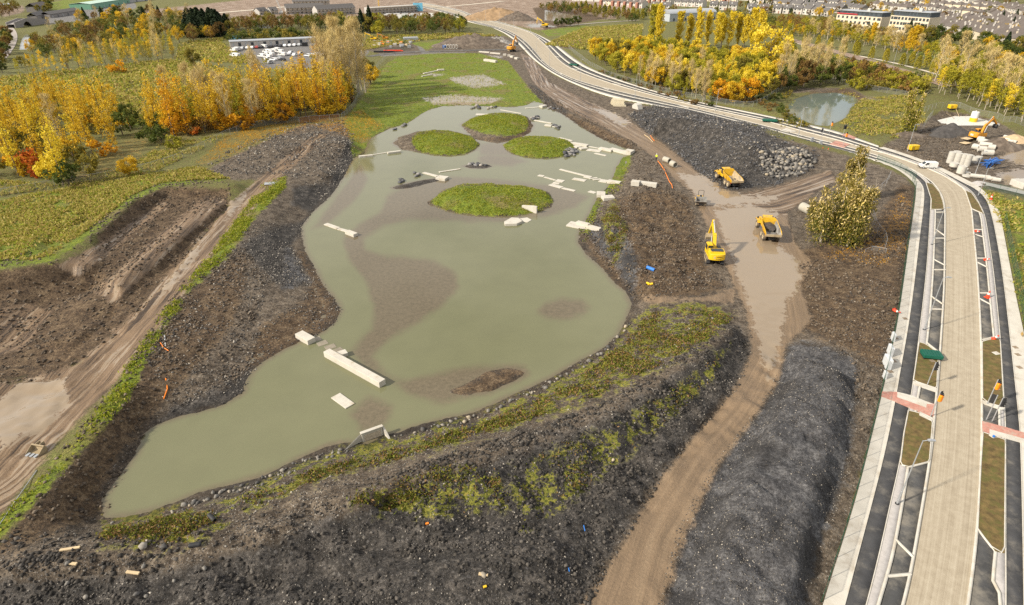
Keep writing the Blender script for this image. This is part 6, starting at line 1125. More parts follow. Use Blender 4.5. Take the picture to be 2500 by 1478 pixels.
# worker on the bank: one continuous skin body, clothes by height, helmet as a child
def person(px, py, heading, label):
    p = G(px, py); pts = {'pel': (0, 0, .95), 'ch': (0, .03, 1.3), 'nk': (0, .05, 1.52), 'hd': (0, .08, 1.68), 'ls': (-.19, .03, 1.42), 'le': (-.27, .05, 1.15), 'lh': (-.2, .27, 1.03), 'rs': (.19, .03, 1.42), 're': (.27, .08, 1.15), 'rh': (.16, .3, 1.06), 'lk': (-.11, .05, .5), 'lf': (-.12, 0, .08), 'lt': (-.13, .16, .05), 'rk': (.12, .1, .5), 'rf': (.14, .04, .08), 'rt': (.16, .2, .05)}
    rad = {'pel': .16, 'ch': .19, 'nk': .07, 'hd': .115, 'ls': .085, 'le': .06, 'lh': .045, 'rs': .085, 're': .06, 'rh': .045, 'lk': .085, 'lf': .07, 'lt': .05, 'rk': .085, 'rf': .07, 'rt': .05}
    ks = list(pts); ed = [('pel', 'ch'), ('ch', 'nk'), ('nk', 'hd'), ('ch', 'ls'), ('ls', 'le'), ('le', 'lh'), ('ch', 'rs'), ('rs', 're'), ('re', 'rh'), ('pel', 'lk'), ('lk', 'lf'), ('lf', 'lt'), ('pel', 'rk'), ('rk', 'rf'), ('rf', 'rt')]
    me = bpy.data.meshes.new('person'); me.from_pydata([pts[k_] for k_ in ks], [(ks.index(a), ks.index(b_)) for a, b_ in ed], []); o = link('person', me, None, (p.x, p.y, p.z), heading); o.modifiers.new('skin', 'SKIN'); ss = o.modifiers.new('sub', 'SUBSURF'); ss.levels = 1; ss.render_levels = 2
    for i, k_ in enumerate(ks): me.skin_vertices[0].data[i].radius = (rad[k_], rad[k_])
    me.skin_vertices[0].data[0].use_root = True
    m, t, b, o2 = newmat('work clothes'); sx = nn(t, 'ShaderNodeSeparateXYZ'); t.links.new(objvec(t), sx.inputs[0]); n_ = nn(t, 'ShaderNodeValToRGB'); n_.color_ramp.interpolation = 'CONSTANT'; e_ = n_.color_ramp.elements; e_[0].color = (.03, .03, .035, 1); e_[1].position = .5; e_[1].color = (.62, .72, .03, 1); x_ = e_.new(.8); x_.color = (.45, .28, .2, 1)
    t.links.new(math_(t, 'DIVIDE', sx.outputs[2], 1.9), n_.inputs[0]); t.links.new(n_.outputs[0], b.inputs['Base Color']); me.materials.append(m)
    lathe([(1.66, .145), (1.72, .14), (1.8, .11), (1.84, .05), (1.85, .001)], 14, 'z').build('helmet', white_m, o, (0, .08, 0), smooth_=True); return tag(o, label, 'person')
person(1602, 392, R(150), 'person in yellow high visibility jacket and helmet standing on the muddy bank')
# ================================================================== PIPES, BLOCKS AND STORES
pipem = plain('concrete pipe', (0.36, 0.34, 0.285), 0.8, var=0.1, scale=1.0, dirt=(0.30, 0.25, 0.18), dirt_amt=0.3); pipew = plain('white concrete ring', (0.45, 0.43, 0.385), 0.75, var=0.08, scale=1.0, dirt=(0.38, 0.33, 0.26), dirt_amt=0.25)
def pipe(px, py, ang, L, r, label, group=None, mat=None, name='concrete_pipe', cat='pipe'):
    p = G(px, py); e = MB().pipe((-L/2, 0, 0), (L/2, 0, 0), r, r*.78).pipe((L/2-.02, 0, 0), (L/2+.12, 0, 0), r*.93, r*.78).build(name, mat or pipem, None, (p.x, p.y, p.z+r), ang, smooth_=False); return tag(e, label, cat, group)
pipe(1966, 520, R(-75), 2.6, .95, 'big cream concrete pipe beside the ivy covered thicket'); pipe(1627, 397, R(-60), 2.0, .7, 'concrete pipe beside the worker'); pipe(1643, 408, R(-70), 1.7, .75, 'concrete pipe with open end to the puddle')
def ring(px, py, r, h, label, group, z=0.0, n=1, mat=None):
    p = G(px, py)
    e = MB().pipe((0, 0, 0), (0, 0, h), r, r*.84, 20).tube((0, 0, h-.08), (0, 0, h-.02), r*.86, r*.86, 20).build('manhole_ring', mat or pipew, None, (p.x, p.y, p.z+z), 0); return tag(e, label, 'manhole ring', group)
for a, b_ in ((2318,398),(2334,401),(2347,403),(2358,405)):
    for k_ in range(3): ring(a, b_, .85, .95, 'tall stacked pale manhole ring in the front row of stacks', 'rings in the tall stacks', .97*k_)
for a, b_ in ((2330,392),(2344,394),(2356,396),(2367,394),(2378,398),(2386,396)):
    for k_ in range(2): ring(a, b_, .8, .75, 'white manhole ring in the shorter stacks behind', 'rings in the short stacks', .77*k_)
for a, b_, k_ in ((2325,415,1),(2345,423,0),(2345,423,1),(2353,414,0),(2358,423,0),(2360,431,0)): ring(a, b_, 1.0, .9 if k_ or a < 2350 else .3, 'white ring lying loose beside the path end', 'loose rings by the path', .92*k_)
ring(2338, 372, 1.0, .25, 'single flat white ring lying on the mud', None)
for i, (a, b_, L) in enumerate([(2404,361,2.8),(2418,367,1.6),(2381,366,1.7),(2395,371,1.8),(2409,380,2.4),(2397,352,1.7),(2411,356,1.5),(2392,347,1.6)]): pipe(a, b_, R(-40+random.uniform(-25, 25)), L, .8, 'white concrete pipe length lying near the excavator', 'pipe lengths by the excavator', pipew)
for a, b_, L in ((2390,436,4.0),(2416,441,1.6),(2430,444,1.6)): pipe(a, b_, R(-25), L, .5, 'thin white pipe lying along the compound edge', 'thin pipes at the compound edge', pipew)
pc = [(2455,338),(2462,342),(2468,346),(2474,350),(2458,345),(2466,349)]
for a, b_ in pc: pipe(a, b_, R(-60), 1.2, .45, 'short white pipe in the far pile by the sand heap', 'short pipes by the sand heap', pipew)
def block(px, py, d, rz, label, group=None, z=0.0, mat=None, name='concrete_block', cat='block', bevel=.04):
    p = G(px, py); return tag(MB().box((0, 0, d[2]/2), d).build(name, mat or pipew, None, (p.x, p.y, p.z+z), rz, bevel), label, cat, group)
for a, b_ in ((2478,452),(2487,456),(2496,452),(2499,460)): block(a, b_, (2.0, 1.3, 1.4), .2, 'pale block in the stack beside the flooded corner', 'blocks by the flooded corner')
for i in range(22):
    p = G(2420+random.uniform(-10, 10), 402+random.uniform(-4, 4)); a = R(random.gauss(36, 13)); L = random.uniform(5, 6.5); d = Vector((math.cos(a)*L/2, math.sin(a)*L/2, random.uniform(-.35, .35))); z = .15+random.random()*.9
    tag(MB().pipe(-d, d, .1, .085, 10).build('blue_pipe', MATS.get('blue plastic') or plain('blue plastic', (0.03, 0.16, 0.50), 0.4, var=0.08), None, (p.x, p.y, p.z+z)), 'thin bright blue plastic pipe in the tumbled blue stack', 'pipe', 'blue pipes in the tumbled stack')
for a, b_ in ((2440,412),(2452,409)): pipe(a, b_, R(20), 4.5, .07, 'thin black pipe lying by the blue stack', 'black pipes by the blue stack', blk)
ply = plain('plywood', (0.52, 0.40, 0.24), 0.7, var=0.12, scale=2)
block(2356, 352, (2.9, 2.0, .08), .5, 'plywood sheet leaning low beside the excavator, lower one', None, .3, ply, 'plywood_sheet', 'board'); block(2358, 346, (2.9, 2.0, .08), .5, 'plywood sheet on top beside the excavator', None, .9, ply, 'plywood_sheet', 'board')
def generator(px, py, rz, label):
    p = G(px, py); e = empty('generator', (p.x, p.y, p.z), rz); MB().box((0, 0, .95), (2.6, 1.5, 1.3)).build('canopy', yel2, e, bevel=.12); MB().box((0, 0, .18), (2.7, 1.3, .2)).build('skid', blk, e); MB().box((-.7, -.77, .95), (.8, .03, .8)).build('vent', plain('vent olive', (.4, .26, .02), .6), e); MB().box((.5, -.77, .95), (.9, .03, .9)).build('door', yel2, e, bevel=.01); MB().tube((.8, .3, 1.6), (.8, .3, 1.85), .06).build('exhaust', blk, e); return tag(e, label, 'generator')
generator(2228, 368, .2, 'bright yellow generator beside a lamp post'); generator(2323, 268, .1, 'yellow generator at the rear fence of the compound')
# concrete base in the dug pit and the tank on it
patch('concrete_base', EXC, -1.55, plain('fresh concrete', (0.56, 0.55, 0.51), 0.7, var=0.05, world=True), 'structure', .5)
for k_ in range(14):
    a = EXC[0]; q = [(2300+k_*9.5, 288+(k_ % 3)*9)][0]; p = P(*q, -1.5); tag(MB().tube((0, 0, 0), (0, 0, .9), .02, n=5).build('rebar', rust, None, (p.x, p.y, -1.55)), 'thin starter bar standing up from the white concrete base', 'steel bar', 'starter bars on the base')
p = P(2375, 297, -1.55); e = empty('site_tank', (p.x, p.y, -1.56)); lathe([(0, .001), (0, 1.2), (1.3, 1.2), (1.3, .001)], 20, 'z').build('base_drum', yel2, e); lathe([(1.3, 1.15), (3.1, 1.15), (3.3, 1.0), (3.3, .001)], 20, 'z').build('drum', white_m, e, smooth_=False); MB().tube((0, 0, 3.3), (0, 0, 3.6), .2).build('lid', white_m, e); tag(e, 'white drum on a yellow base standing on the concrete base', 'tank')
for a, b_, a2, b2 in ((2332,262,2342,285),(2311,277,2330,290)): q0, q1 = P(a, b_, .8), P(a2, b2, -1.4); tag(MB().tube((0, 0, 0), q1-q0, .06).build('prop', ply, None, q0), 'thin pole leaning down into the dug pit', 'pole', 'poles leaning into the pit')
def heap_of(name, px, py, rx, ry, h, mat, label, seed):
    p = G(px, py); rg_ = np.random.default_rng(seed); V = []; Q = []; nr, na = 12, 32
    for i in range(nr+1):
        for j in range(na):
            f = i/nr; a = 2*math.pi*j/na; w_ = 1+.28*float(fbm(np.array([math.cos(a)*1.7+seed]), np.array([math.sin(a)*1.7]), 3, seed)[0]); x = f*rx*w_*math.cos(a); y = f*ry*w_*math.sin(a)
            V.append((x, y, h*(1-f)**.85*(1+.35*float(fbm(np.array([x*.45+seed]), np.array([y*.45]), 3, seed)[0]))+.3*float(fbm(np.array([x*1.3]), np.array([y*1.3+seed]), 2, seed)[0])*min(1, 2*(1-f))-.15*f))
    for i in range(nr):
        for j in range(na): Q.append((i*na+j, (i+1)*na+j, (i+1)*na+(j+1) % na, i*na+(j+1) % na))
    return tag(link(name, np_mesh(name, V, Q, [mat], True), None, (p.x, p.y, p.z)), label, 'heap')
soil = plain('spoil soil', (0.10, 0.078, 0.06), 0.95, var=0.45, scale=.7, dirt=(0.19, 0.155, 0.12), dirt_amt=.4, bump=1.0); soild = plain('dark spoil', (0.06, 0.055, 0.052), 0.95, var=0.4, scale=.8, bump=1.0); sand = plain('sand', (0.45, 0.33, 0.20), 0.95, var=0.15, scale=1.0, bump=.5); clay = plain('tan clay', (0.27, 0.18, 0.10), 0.95, var=0.3, scale=.3, bump=.6)
heap_of('spoil_heap', 2322, 323, 6, 4.5, 2.6, soild, 'dark cone of spoil in front of the white concrete base', 11); heap_of('spoil_heap', 2440, 360, 6.5, 5, 2.8, soil, 'brown rounded spoil heap beside the white pipes', 12); heap_of('sand_heap', 2480, 343, 5, 4, 1.9, sand, 'heap of pale sand by the short pipes', 13); heap_of('spoil_heap', 2215, 332, 6, 3, 1.3, soil, 'low spoil mound under the lone ivy tree', 14); heap_of('spoil_heap', 2302, 332, 4, 3, 1.5, soild, 'low grey spoil mound beside the pit', 16)
heap_of('spoil_heap', 1150, 112, 27, 13, 6.8, soil, 'long brown spoil heap across the end of the meadow', 15); heap_of('rubble_heap', 1225, 112, 9, 7, 3.8, plain('grey rubble', (.24, .225, .205), .9, var=.5, scale=1.2, bump=1.0), 'grey rubble heap beside the orange excavator', 17); heap_of('clay_heap', 1215, 47, 34, 17, 9.0, clay, 'big smooth tan clay heap behind the far road', 18); heap_of('clay_heap', 1262, 50, 18, 13, 7.0, soil, 'dark brown end of the far clay heap', 19)
for i in range(12): pipe(1172+i*5.0, 98+(i % 2)*2.2, R(80), 2.0, .9, 'white concrete pipe end in the row on top of the spoil heap', 'pipe row on the spoil heap', pipew)
for i in range(5): pipe(1088+i*6.5, 119, R(90), 1.6, 1.1, 'cream pipe length in the row before the spoil heap', 'cream pipes before the spoil heap', pipew)
block(1085, 118, (2.0, 1.6, 1.6), .1, 'blue covered bale at the end of the cream pipes', None, 0, MATS['blue plastic'])
# stacked slabs and block on the site road
for lv, (nx_, off) in enumerate(((5, 0), (5, .2), (4, .6), (3, .9))):
    for k_ in range(nx_): p = G(1520, 258); tag(MB().box((0, 0, .28), (4.6-.2*lv, .95, .55)).build('concrete_slab', plain('cream slab', (.50, .45, .33), .8, var=.12, dirt=(.3, .24, .16), dirt_amt=.3) if 'cream slab' not in MATS else MATS['cream slab'], None, (p.x-1.5+random.uniform(-.3, .3), p.y-1.6+k_*1.02+off, p.z+lv*.57), R(-14+random.uniform(-4, 4)), .03), 'cream concrete slab in the stack beside the wet site road', 'concrete slab', 'slabs stacked by the site road')
p = G(1556, 266); tag(MB().prism([(-1.7, 0), (1.5, 0), (1.7, 1.0), (.4, 2.0), (-1.0, 1.6)], -1.1, 1.1).build('concrete_block', pipew, None, (p.x, p.y, p.z), R(30), .05), 'angular pale concrete block beside the slab stack', 'block')
# orange hose and yellow ducts
org = plain('orange plastic', (0.80, 0.22, 0.02), 0.4, var=0.06)
def hose(px, r, mat, label, name='hose', cat='hose', lift=.06):
    return tag(MB().path([tuple(G(a, b_)+Vector((0, 0, lift))) for a, b_ in px], r, 6).build(name, mat), label, cat)
hose([(1606,394),(1614,404),(1622,416),(1628,430),(1634,444),(1640,452),(1642,461)], .09, org, 'orange corrugated hose running down the muddy bank'); hose([(1573,330),(1582,336),(1590,344),(1594,348)], .1, MATS['plywood'], 'yellow duct lying by the site road', lift=.1); hose([(1588,332),(1593,340),(1598,345)], .08, org, 'thin orange duct beside the yellow duct')
hose([(402,820),(404,846)], .07, white_m, 'thin white marker post lying on the left bank'); hose([(392,838),(400,850),(412,858)], .06, org, 'torn orange netting strip on the left bank'); hose([(405,925),(409,950),(400,975)], .07, org, 'orange tape trailing down the left bank'); pipe(1588, 660, R(-50), 1.5, .3, 'short grey and blue pipe lying on the churned bank', None, MATS['blue plastic']); hose([(1579,692),(1586,696),(1594,694)], .2, yel2, 'yellow plastic scrap on the churned bank', lift=.1)
hose([(0,1282),(40,1222),(90,1150)], .04, steel, 'thin cable lying along the muddy track')
# ================================================================== STREET FURNITURE
def lamp(bx, by, tx, ty, label, group=None, name='street_lamp', arm=True, zb=0.15, side=1):
    b0 = P(bx, by, zb); best = None                       # height: where the pole top's ray passes nearest the vertical through the base
    u = (tx-1250)/F; v = (ty-739)/F; d = Vector((u, CP-v*SP, -SP-v*CP)); t_ = b0.y/d.y; Ht = max(3.0, H+d.z*t_-zb)
    e = empty(name, (b0.x, b0.y, zb)); n = 10
    MB().tube((0, 0, 0), (0, 0, Ht*.2), .10, .10, n).tube((0, 0, Ht*.2), (0, 0, Ht), .075, .045, n).build('pole', steel, e); MB().tube((0, 0, 0), (0, 0, .06), .2, .2, n).build('base_plate', blk, e)
    if arm:
        MB().tube((0, 0, Ht-.05), (side*.55, 0, Ht+.05), .035).build('arm', steel, e); MB().prism([(-.1, -.02), (.55, -.02), (.6, .04), (.1, .12), (-.1, .08)], -.13, .13, axis=1).build('lamp_head', steel, e, (side*.55, 0, Ht), 0 if side > 0 else math.pi)
    return tag(e, label, 'street lamp', group)
LAMPS = [(2190,1230,2268,1076,'tall steel street lamp beside the pale paver strip'),(2256,805,2299,678,'tall steel street lamp beside the parking bays'),(2275,597,2301,508,'tall steel street lamp where the verge meets the bays'),(2388,478,2407,411,'tall steel street lamp on the outer bend by the side path'),(2377,435,2392,371,'tall steel street lamp beside the thin white pipes'),(2214,373,2229,304,'tall steel street lamp beside the yellow generator'),(1949,333,1961,263,'tall steel street lamp opposite the small pond')]
for L_ in LAMPS: lamp(*L_)
for bx, by, tx, ty in [(1747,271,1753,218),(1550,241,1553,181),(1416,200,1419,146),(1341,160,1343,116),(1309,125,1310,101)]: lamp(bx, by, tx, ty, 'steel street lamp in the row along the straight far road', 'lamps along the far road')
for bx, ty in [(1113,32),(1130,20),(1171,33),(1186,27),(1219,32),(1235,36),(1254,50),(1295,48)]:
    by = np.interp(bx, [1100, 1151, 1218, 1290], [34, 44, 59, 80]); lamp(bx, float(by), bx+1, max(float(by)-28, 2), 'tiny steel lamp along the furthest stretch of road', 'lamps on the furthest road')
for a, b_, c_, d_ in ((1930,92,1933,60),(2051,128,2058,84),(2180,160,2192,108),(2330,186,2345,142),(2490,240,2502,200)): lamp(a, b_, c_, d_, 'tall white mast in the line beside the railway', 'masts beside the railway', 'railway_mast', False, .3)
bag = plain('orange bag', (0.85, 0.25, 0.01), 0.5, var=0.1)
def signal(px, py, Ht, rz, orange, label, heads=1):
    p = P(px, py, .2); e = empty('traffic_signal', (p.x, p.y, .2), rz); MB().tube((0, 0, 0), (0, 0, Ht), .057, n=10).build('pole', steel, e)
    for k_ in range(heads):
        hx = .22 if k_ == 0 else -.22
        h_ = MB().box((hx, -.1, Ht-.65), (.32, .22, 1.0)).build('signal_head', blk, e, bevel=.03); MB().box((hx, .02, Ht-.65), (.52, .02, 1.25)).build('backing_board', blk, h_)
        for j in range(3): lathe([(0, .1), (.14, .11), (.14, .001)], 12, 'z').build('lens_hood', blk, h_, (hx, -.2, Ht-.35-.3*j)).rotation_euler = (math.pi/2, 0, 0)
    if orange: MB().box((.2, -.14, Ht-.9), (.48, .42, .95)).build('orange_bag', bag, e, bevel=.12)
    return tag(e, label, 'traffic signal')
signal(2272, 1016, 3.6, .3, True, 'traffic signal with an orange bag at the red crossing'); signal(2264, 939, 3.4, .3, False, 'traffic signal with black head in the brown verge by the green cover'); signal(2410, 986, 3.6, .3, True, 'traffic signal with white edged head and orange bag on the far kerb'); signal(2408, 1025, 3.6, 2.4, False, 'traffic signal with black head turned away on the far kerb'); signal(2422, 1029, 3.4, 0, False, 'bare looking signal post next to the turned signal')
signal(2003, 349, 4.2, 2.8, False, 'traffic signal near the rubble heap side crossing'); signal(2023, 331, 4.2, .3, True, 'traffic signal with an orange bag opposite the rubble heap'); signal(2056, 340, 4.2, .3, False, 'traffic signal with twin black heads by the small crossing', 2); signal(2058, 357, 4.0, .3, True, 'traffic signal with orange bag on the small crossing island')
for a, b_ in ((1981,348),(2002,356)): block(a, b_, (.9, .5, 1.3), .2, 'grey roadside control cabinet near the rubble heap', 'cabinets near the rubble heap', .15, steel, 'control_cabinet', 'cabinet')
for a, b_, d in ((2178,833,(.3, 1.0, 1.2)),(2170,868,(.4, 1.4, 1.4)),(2163,897,(.6, 1.8, 1.5)),(2158,925,(.3, .8, 1.0))): block(a, b_, d, -.2, 'grey roadside cabinet along the green fence, one of four', 'cabinets along the green fence', .1, plain('cabinet grey', (.52, .54, .55), .5) if 'cabinet grey' not in MATS else MATS['cabinet grey'], 'control_cabinet', 'cabinet')
conem = plain('cone red', (0.75, 0.06, 0.02), 0.4, var=0.05)
def cone(px, py, label, tilt=0.0, s=1.0, z=None, group=None):
    p = G(px, py); z = (.12 if p.z < .05 else p.z) if z is None else z
    e = empty('traffic_cone', (p.x, p.y, z), random.random(), s); lathe([(0.03, .19), (.35, .125), (.35, .12)], 14, 'z').build('lower_cone', conem, e); lathe([(.35, .125), (.55, .085), (.55, .08)], 14, 'z').build('white_band', white_m, e); lathe([(.55, .085), (.75, .045), (.75, .001)], 14, 'z').build('tip', conem, e); MB().box((0, 0, .02), (.46, .46, .04)).build('base', conem, e)
    e.rotation_euler[0] = tilt; return tag(e, label, 'traffic cone', group)
cone(2182, 758, 'red and white cone fallen over at the green fence', 1.4, 1.5); cone(2409, 730, 'red and white cone standing in the second bay', 0, 1.6); cone(2404, 638, 'red cone beside the bay kerb in the third bay', .9, 1.3); cone(2382, 568, 'red cone lying in the bay at the bend', 1.2, 1.3); cone(2423, 832, 'red cone at the tip of the brown verge', .5, 1.3); cone(2418, 489, 'red cone standing on the outer bend path', 0, 1.5)
for a, b_ in ((2009,362),(2022,365)): cone(a, b_, 'small red cone on the path by the rubble heap', 0, 1.4, .15, 'cones by the rubble heap')
grn = plain('dark green cover', (0.004, 0.085, 0.055), 0.55, var=0.12, scale=2)
def cover(px, py, L, W, rz, label):
    p = P(px, py, .2); e = empty('green_cover', (p.x, p.y, .2), rz); MB().box((0, 0, .45), (L, W, .5)).build('panel', grn, e, bevel=.05)
    for k_ in range(int(L/.35)): MB().box((-L/2+.2+k_*.35, 0, .72), (.05, W*.98, .05)).build('rib', grn, e)
    for s_ in (-1, 1): MB().box((s_*(L/2-.15), 0, .1), (.1, W*.9, .2)).build('foot', blk, e)
    return tag(e, label, 'cover')
cover(2272, 872, 2.4, 1.6, -.2, 'big dark green ribbed cover on the brown verge'); cover(1879, 297, 4.6, 2.0, -.25, 'dark green ribbed cover on the far pavement opposite the rock pile'); cover(1401, 160, 4.6, 2.2, -.6, 'dark green ribbed cover beside the distant road bend')
frame = lambda px, py, d, label: block(px, py, d, .25, label, None, .2, kerbm, 'inspection_chamber', 'chamber')
frame(2430, 867, (.9, .75, .12), 'white framed round chamber in the brown verge'); frame(2414, 842, (.55, .5, .1), 'small white chamber frame near the red cone'); frame(2275, 912, (1.2, .5, .08), 'flat white chamber beside the signal post'); frame(2424, 1070, (.9, .6, .15), 'yellowish chamber frame with a blue cap')
p = P(2426, 1066, .4); tag(lathe([(0, .001), (0, .13), (.18, .13), (.2, .1), (.2, .001)], 12, 'z').build('pipe_cap', MATS['blue plastic'], None, (p.x, p.y, .35)), 'small blue cap on the chamber beside the red crossing', 'cap')
# ================================================================== FENCES
def mesh_mat(name, col, open_):
    m, t, b, o = newmat(name); b.inputs['Base Color'].default_value = (*col, 1); b.inputs['Roughness'].default_value = .6; tr = nn(t, 'ShaderNodeBsdfTransparent'); mxs = nn(t, 'ShaderNodeMixShader'); mxs.inputs[0].default_value = open_
    t.links.new(b.outputs[0], mxs.inputs[1]); t.links.new(tr.outputs[0], mxs.inputs[2]); t.links.new(mxs.outputs[0], o.inputs[0]); return m
fm_green = mesh_mat('green mesh', (.015, .07, .04), .70); fm_grey = mesh_mat('grey mesh', (.28, .29, .29), .86); grnp = plain('green post', (.01, .06, .035), .5)
def fence(px, label, hgt=2.0, gap=2.8, mm=None, pm=None, name='fence', zfix=None, rails=True, thick=.03):
    pts = [G(a, b_) if zfix is None else P(a, b_, zfix) for a, b_ in px]; pl = np.array([(q.x, q.y) for q in pts]); L = np.hypot(*np.diff(pl, axis=0).T).sum(); n = max(2, int(L/gap)+1); rs = resamp(pl, n); e = empty(name, (rs[0][0], rs[0][1], 0)); ox, oy = rs[0]
    zs = [gz(*q) if zfix is None else zfix for q in rs]; pm = pm or steel; mm = mm or fm_grey
    pme = MB().tube((0, 0, 0), (0, 0, hgt+.05), thick, n=6).mesh('post', pm)
    for i, q in enumerate(rs): link('post', pme, e, (q[0]-ox, q[1]-oy, zs[i]-.05))
    for i in range(n-1):
        a, b_ = rs[i], rs[i+1]; pn = MB().add([(a[0]-ox, a[1]-oy, zs[i]+.05), (b_[0]-ox, b_[1]-oy, zs[i+1]+.05), (b_[0]-ox, b_[1]-oy, zs[i+1]+hgt), (a[0]-ox, a[1]-oy, zs[i]+hgt)], [(0, 1, 2, 3)]).build('mesh_panel', mm, e)
        if rails: MB().tube((a[0]-ox, a[1]-oy, zs[i]+hgt), (b_[0]-ox, b_[1]-oy, zs[i+1]+hgt), thick*.7, n=5, caps=False).build('top_rail', pm, pn)
    return tag(e, label, 'fence')
off = lambda pts, dx: [(a+dx, b_) for a, b_ in pts]
fence(off([q for q in L0 if 440 < q[1] < 1500], -5), 'dark green mesh fence along the footpath above the gravel heap', 1.7, 2.6, fm_green, grnp, zfix=0.05); fence([(2233,442),(2205,421),(2174,405),(2140,393)], 'dark green fence posts along the bend beside the ivy trees', 1.8, 2.6, fm_green, grnp)
fence([(2450,540),(2470,640),(2490,740),(2505,820)], 'green mesh fence on the far side of the road', 1.7, 2.6, fm_green, grnp); fence([(2400,463),(2450,472),(2520,487)], 'dark fence posts along the side path', 1.7, 2.6, fm_green, grnp)
fence([(1388,118),(1400,130),(1440,162),(1480,184),(1540,203),(1600,222),(1660,236),(1740,252),(1820,268),(1838,262),(1870,248),(1900,225),(1940,207),(2000,200),(2060,206),(2130,222),(2230,240)], 'long grey chain link fence round the mixed wood and the small pond', 2.0, 3.6, fm_grey, steel)
fence([(0,482),(120,460),(250,440),(380,412),(430,395),(480,372),(540,340),(600,315),(680,303),(730,300)], 'long thin grey mesh fence across the left field', 1.8, 3.4, fm_grey, steel); fence([(732,303),(760,299),(800,297),(830,294)], 'upright rusty mesh fence panels before the long wood', 2.0, 3.0, mesh_mat('rusty mesh', (.25, .10, .05), .6), steel); fence([(835,290),(860,268),(880,235),(905,195),(925,160),(945,142)], 'grey mesh fence along the wood side of the meadow', 1.7, 3.5, fm_grey, steel)
fence([(2170,438),(2160,458),(2135,480),(2128,520)], 'leaning steel fence panels behind the big ivy tree', 2.0, 3.0, fm_grey, steel); fence([(2128,540),(2135,565),(2160,595),(2160,608)], 'steel fence panels beside the big ivy tree', 2.0, 3.0, fm_grey, steel); fence([(2110,620),(2128,612),(2162,618)], 'low fallen steel fence panels at the foot of the ivy tree', .9, 2.0, fm_grey, steel)
fence([(2255,275),(2285,265),(2320,262),(2380,275),(2440,292),(2500,310),(2560,325)], 'steel fence panels along the back of the pipe compound', 2.0, 3.4, fm_grey, steel); fence([(2250,320),(2262,300),(2274,285)], 'leaning steel fence panel beside the lone ivy tree', 2.2, 3.4, fm_grey, steel)
fence([(940,128),(985,125),(1000,118),(985,104),(975,96)], 'dark green palisade fence round the material yard', 2.2, 4.0, fm_green, grnp); fence([(1140,46),(1200,60),(1240,72),(1262,80)], 'dark fence along the far road edge', 2.0, 5.0, fm_grey, grnp)
p0 = G(664, 449); tag(MB().box((0, 0, .12), (3.3, 1.7, .03)).box((0, -.85, .14), (3.4, .06, .06)).box((0, .85, .14), (3.4, .06, .06)).build('fallen_barrier', steel, None, (p0.x, p0.y, p0.z), .25), 'flat steel fence panel lying on the bright grass strip', 'barrier')

# odds and ends lying on the near heap
pipe(518, 1268, R(-40), .9, .22, 'short dark pipe stub lying among weeds on the near heap', None, blk); block(477, 1334, (1.1, .45, .35), .2, 'crumpled black sack on the near heap', None, 0, blk, 'sack', 'sack', .15)
for a_, b2, L_, lab in ((172,1343,1.6,'pale plank lying on the rubble below the grass bank'),(175,1378,1.0,'short tan plank lying on the near heap'),(325,1400,1.2,'weathered plank among pale stones on the near heap'),(1180,1405,.8,'pale wooden stump sticking out of the dark heap')): block(a_, b2, (L_, .25, .15), random.uniform(-.2, .4), lab, None, .02, ply, 'plank', 'plank', .02)
for a_, b2 in ((1425,1284),(1387,1383)): hose([(a_, b2), (a_+3, b2+14)], .05, MATS['blue plastic'], 'scrap of blue plastic on the dark heap', 'plastic_scrap', 'scrap')['group'] = 'blue plastic scraps'
for a_, b2 in ((1043,1280),(1184,1434)): block(a_, b2, (.3, .2, .12), .4, 'small red brick bat on the dark heap' if a_ < 1100 else 'small yellow plastic scrap on the dark heap', None, .02, MATS['orange plastic'] if a_ < 1100 else yel2, 'brick_bat' if a_ < 1100 else 'plastic_scrap', 'scrap', .02)
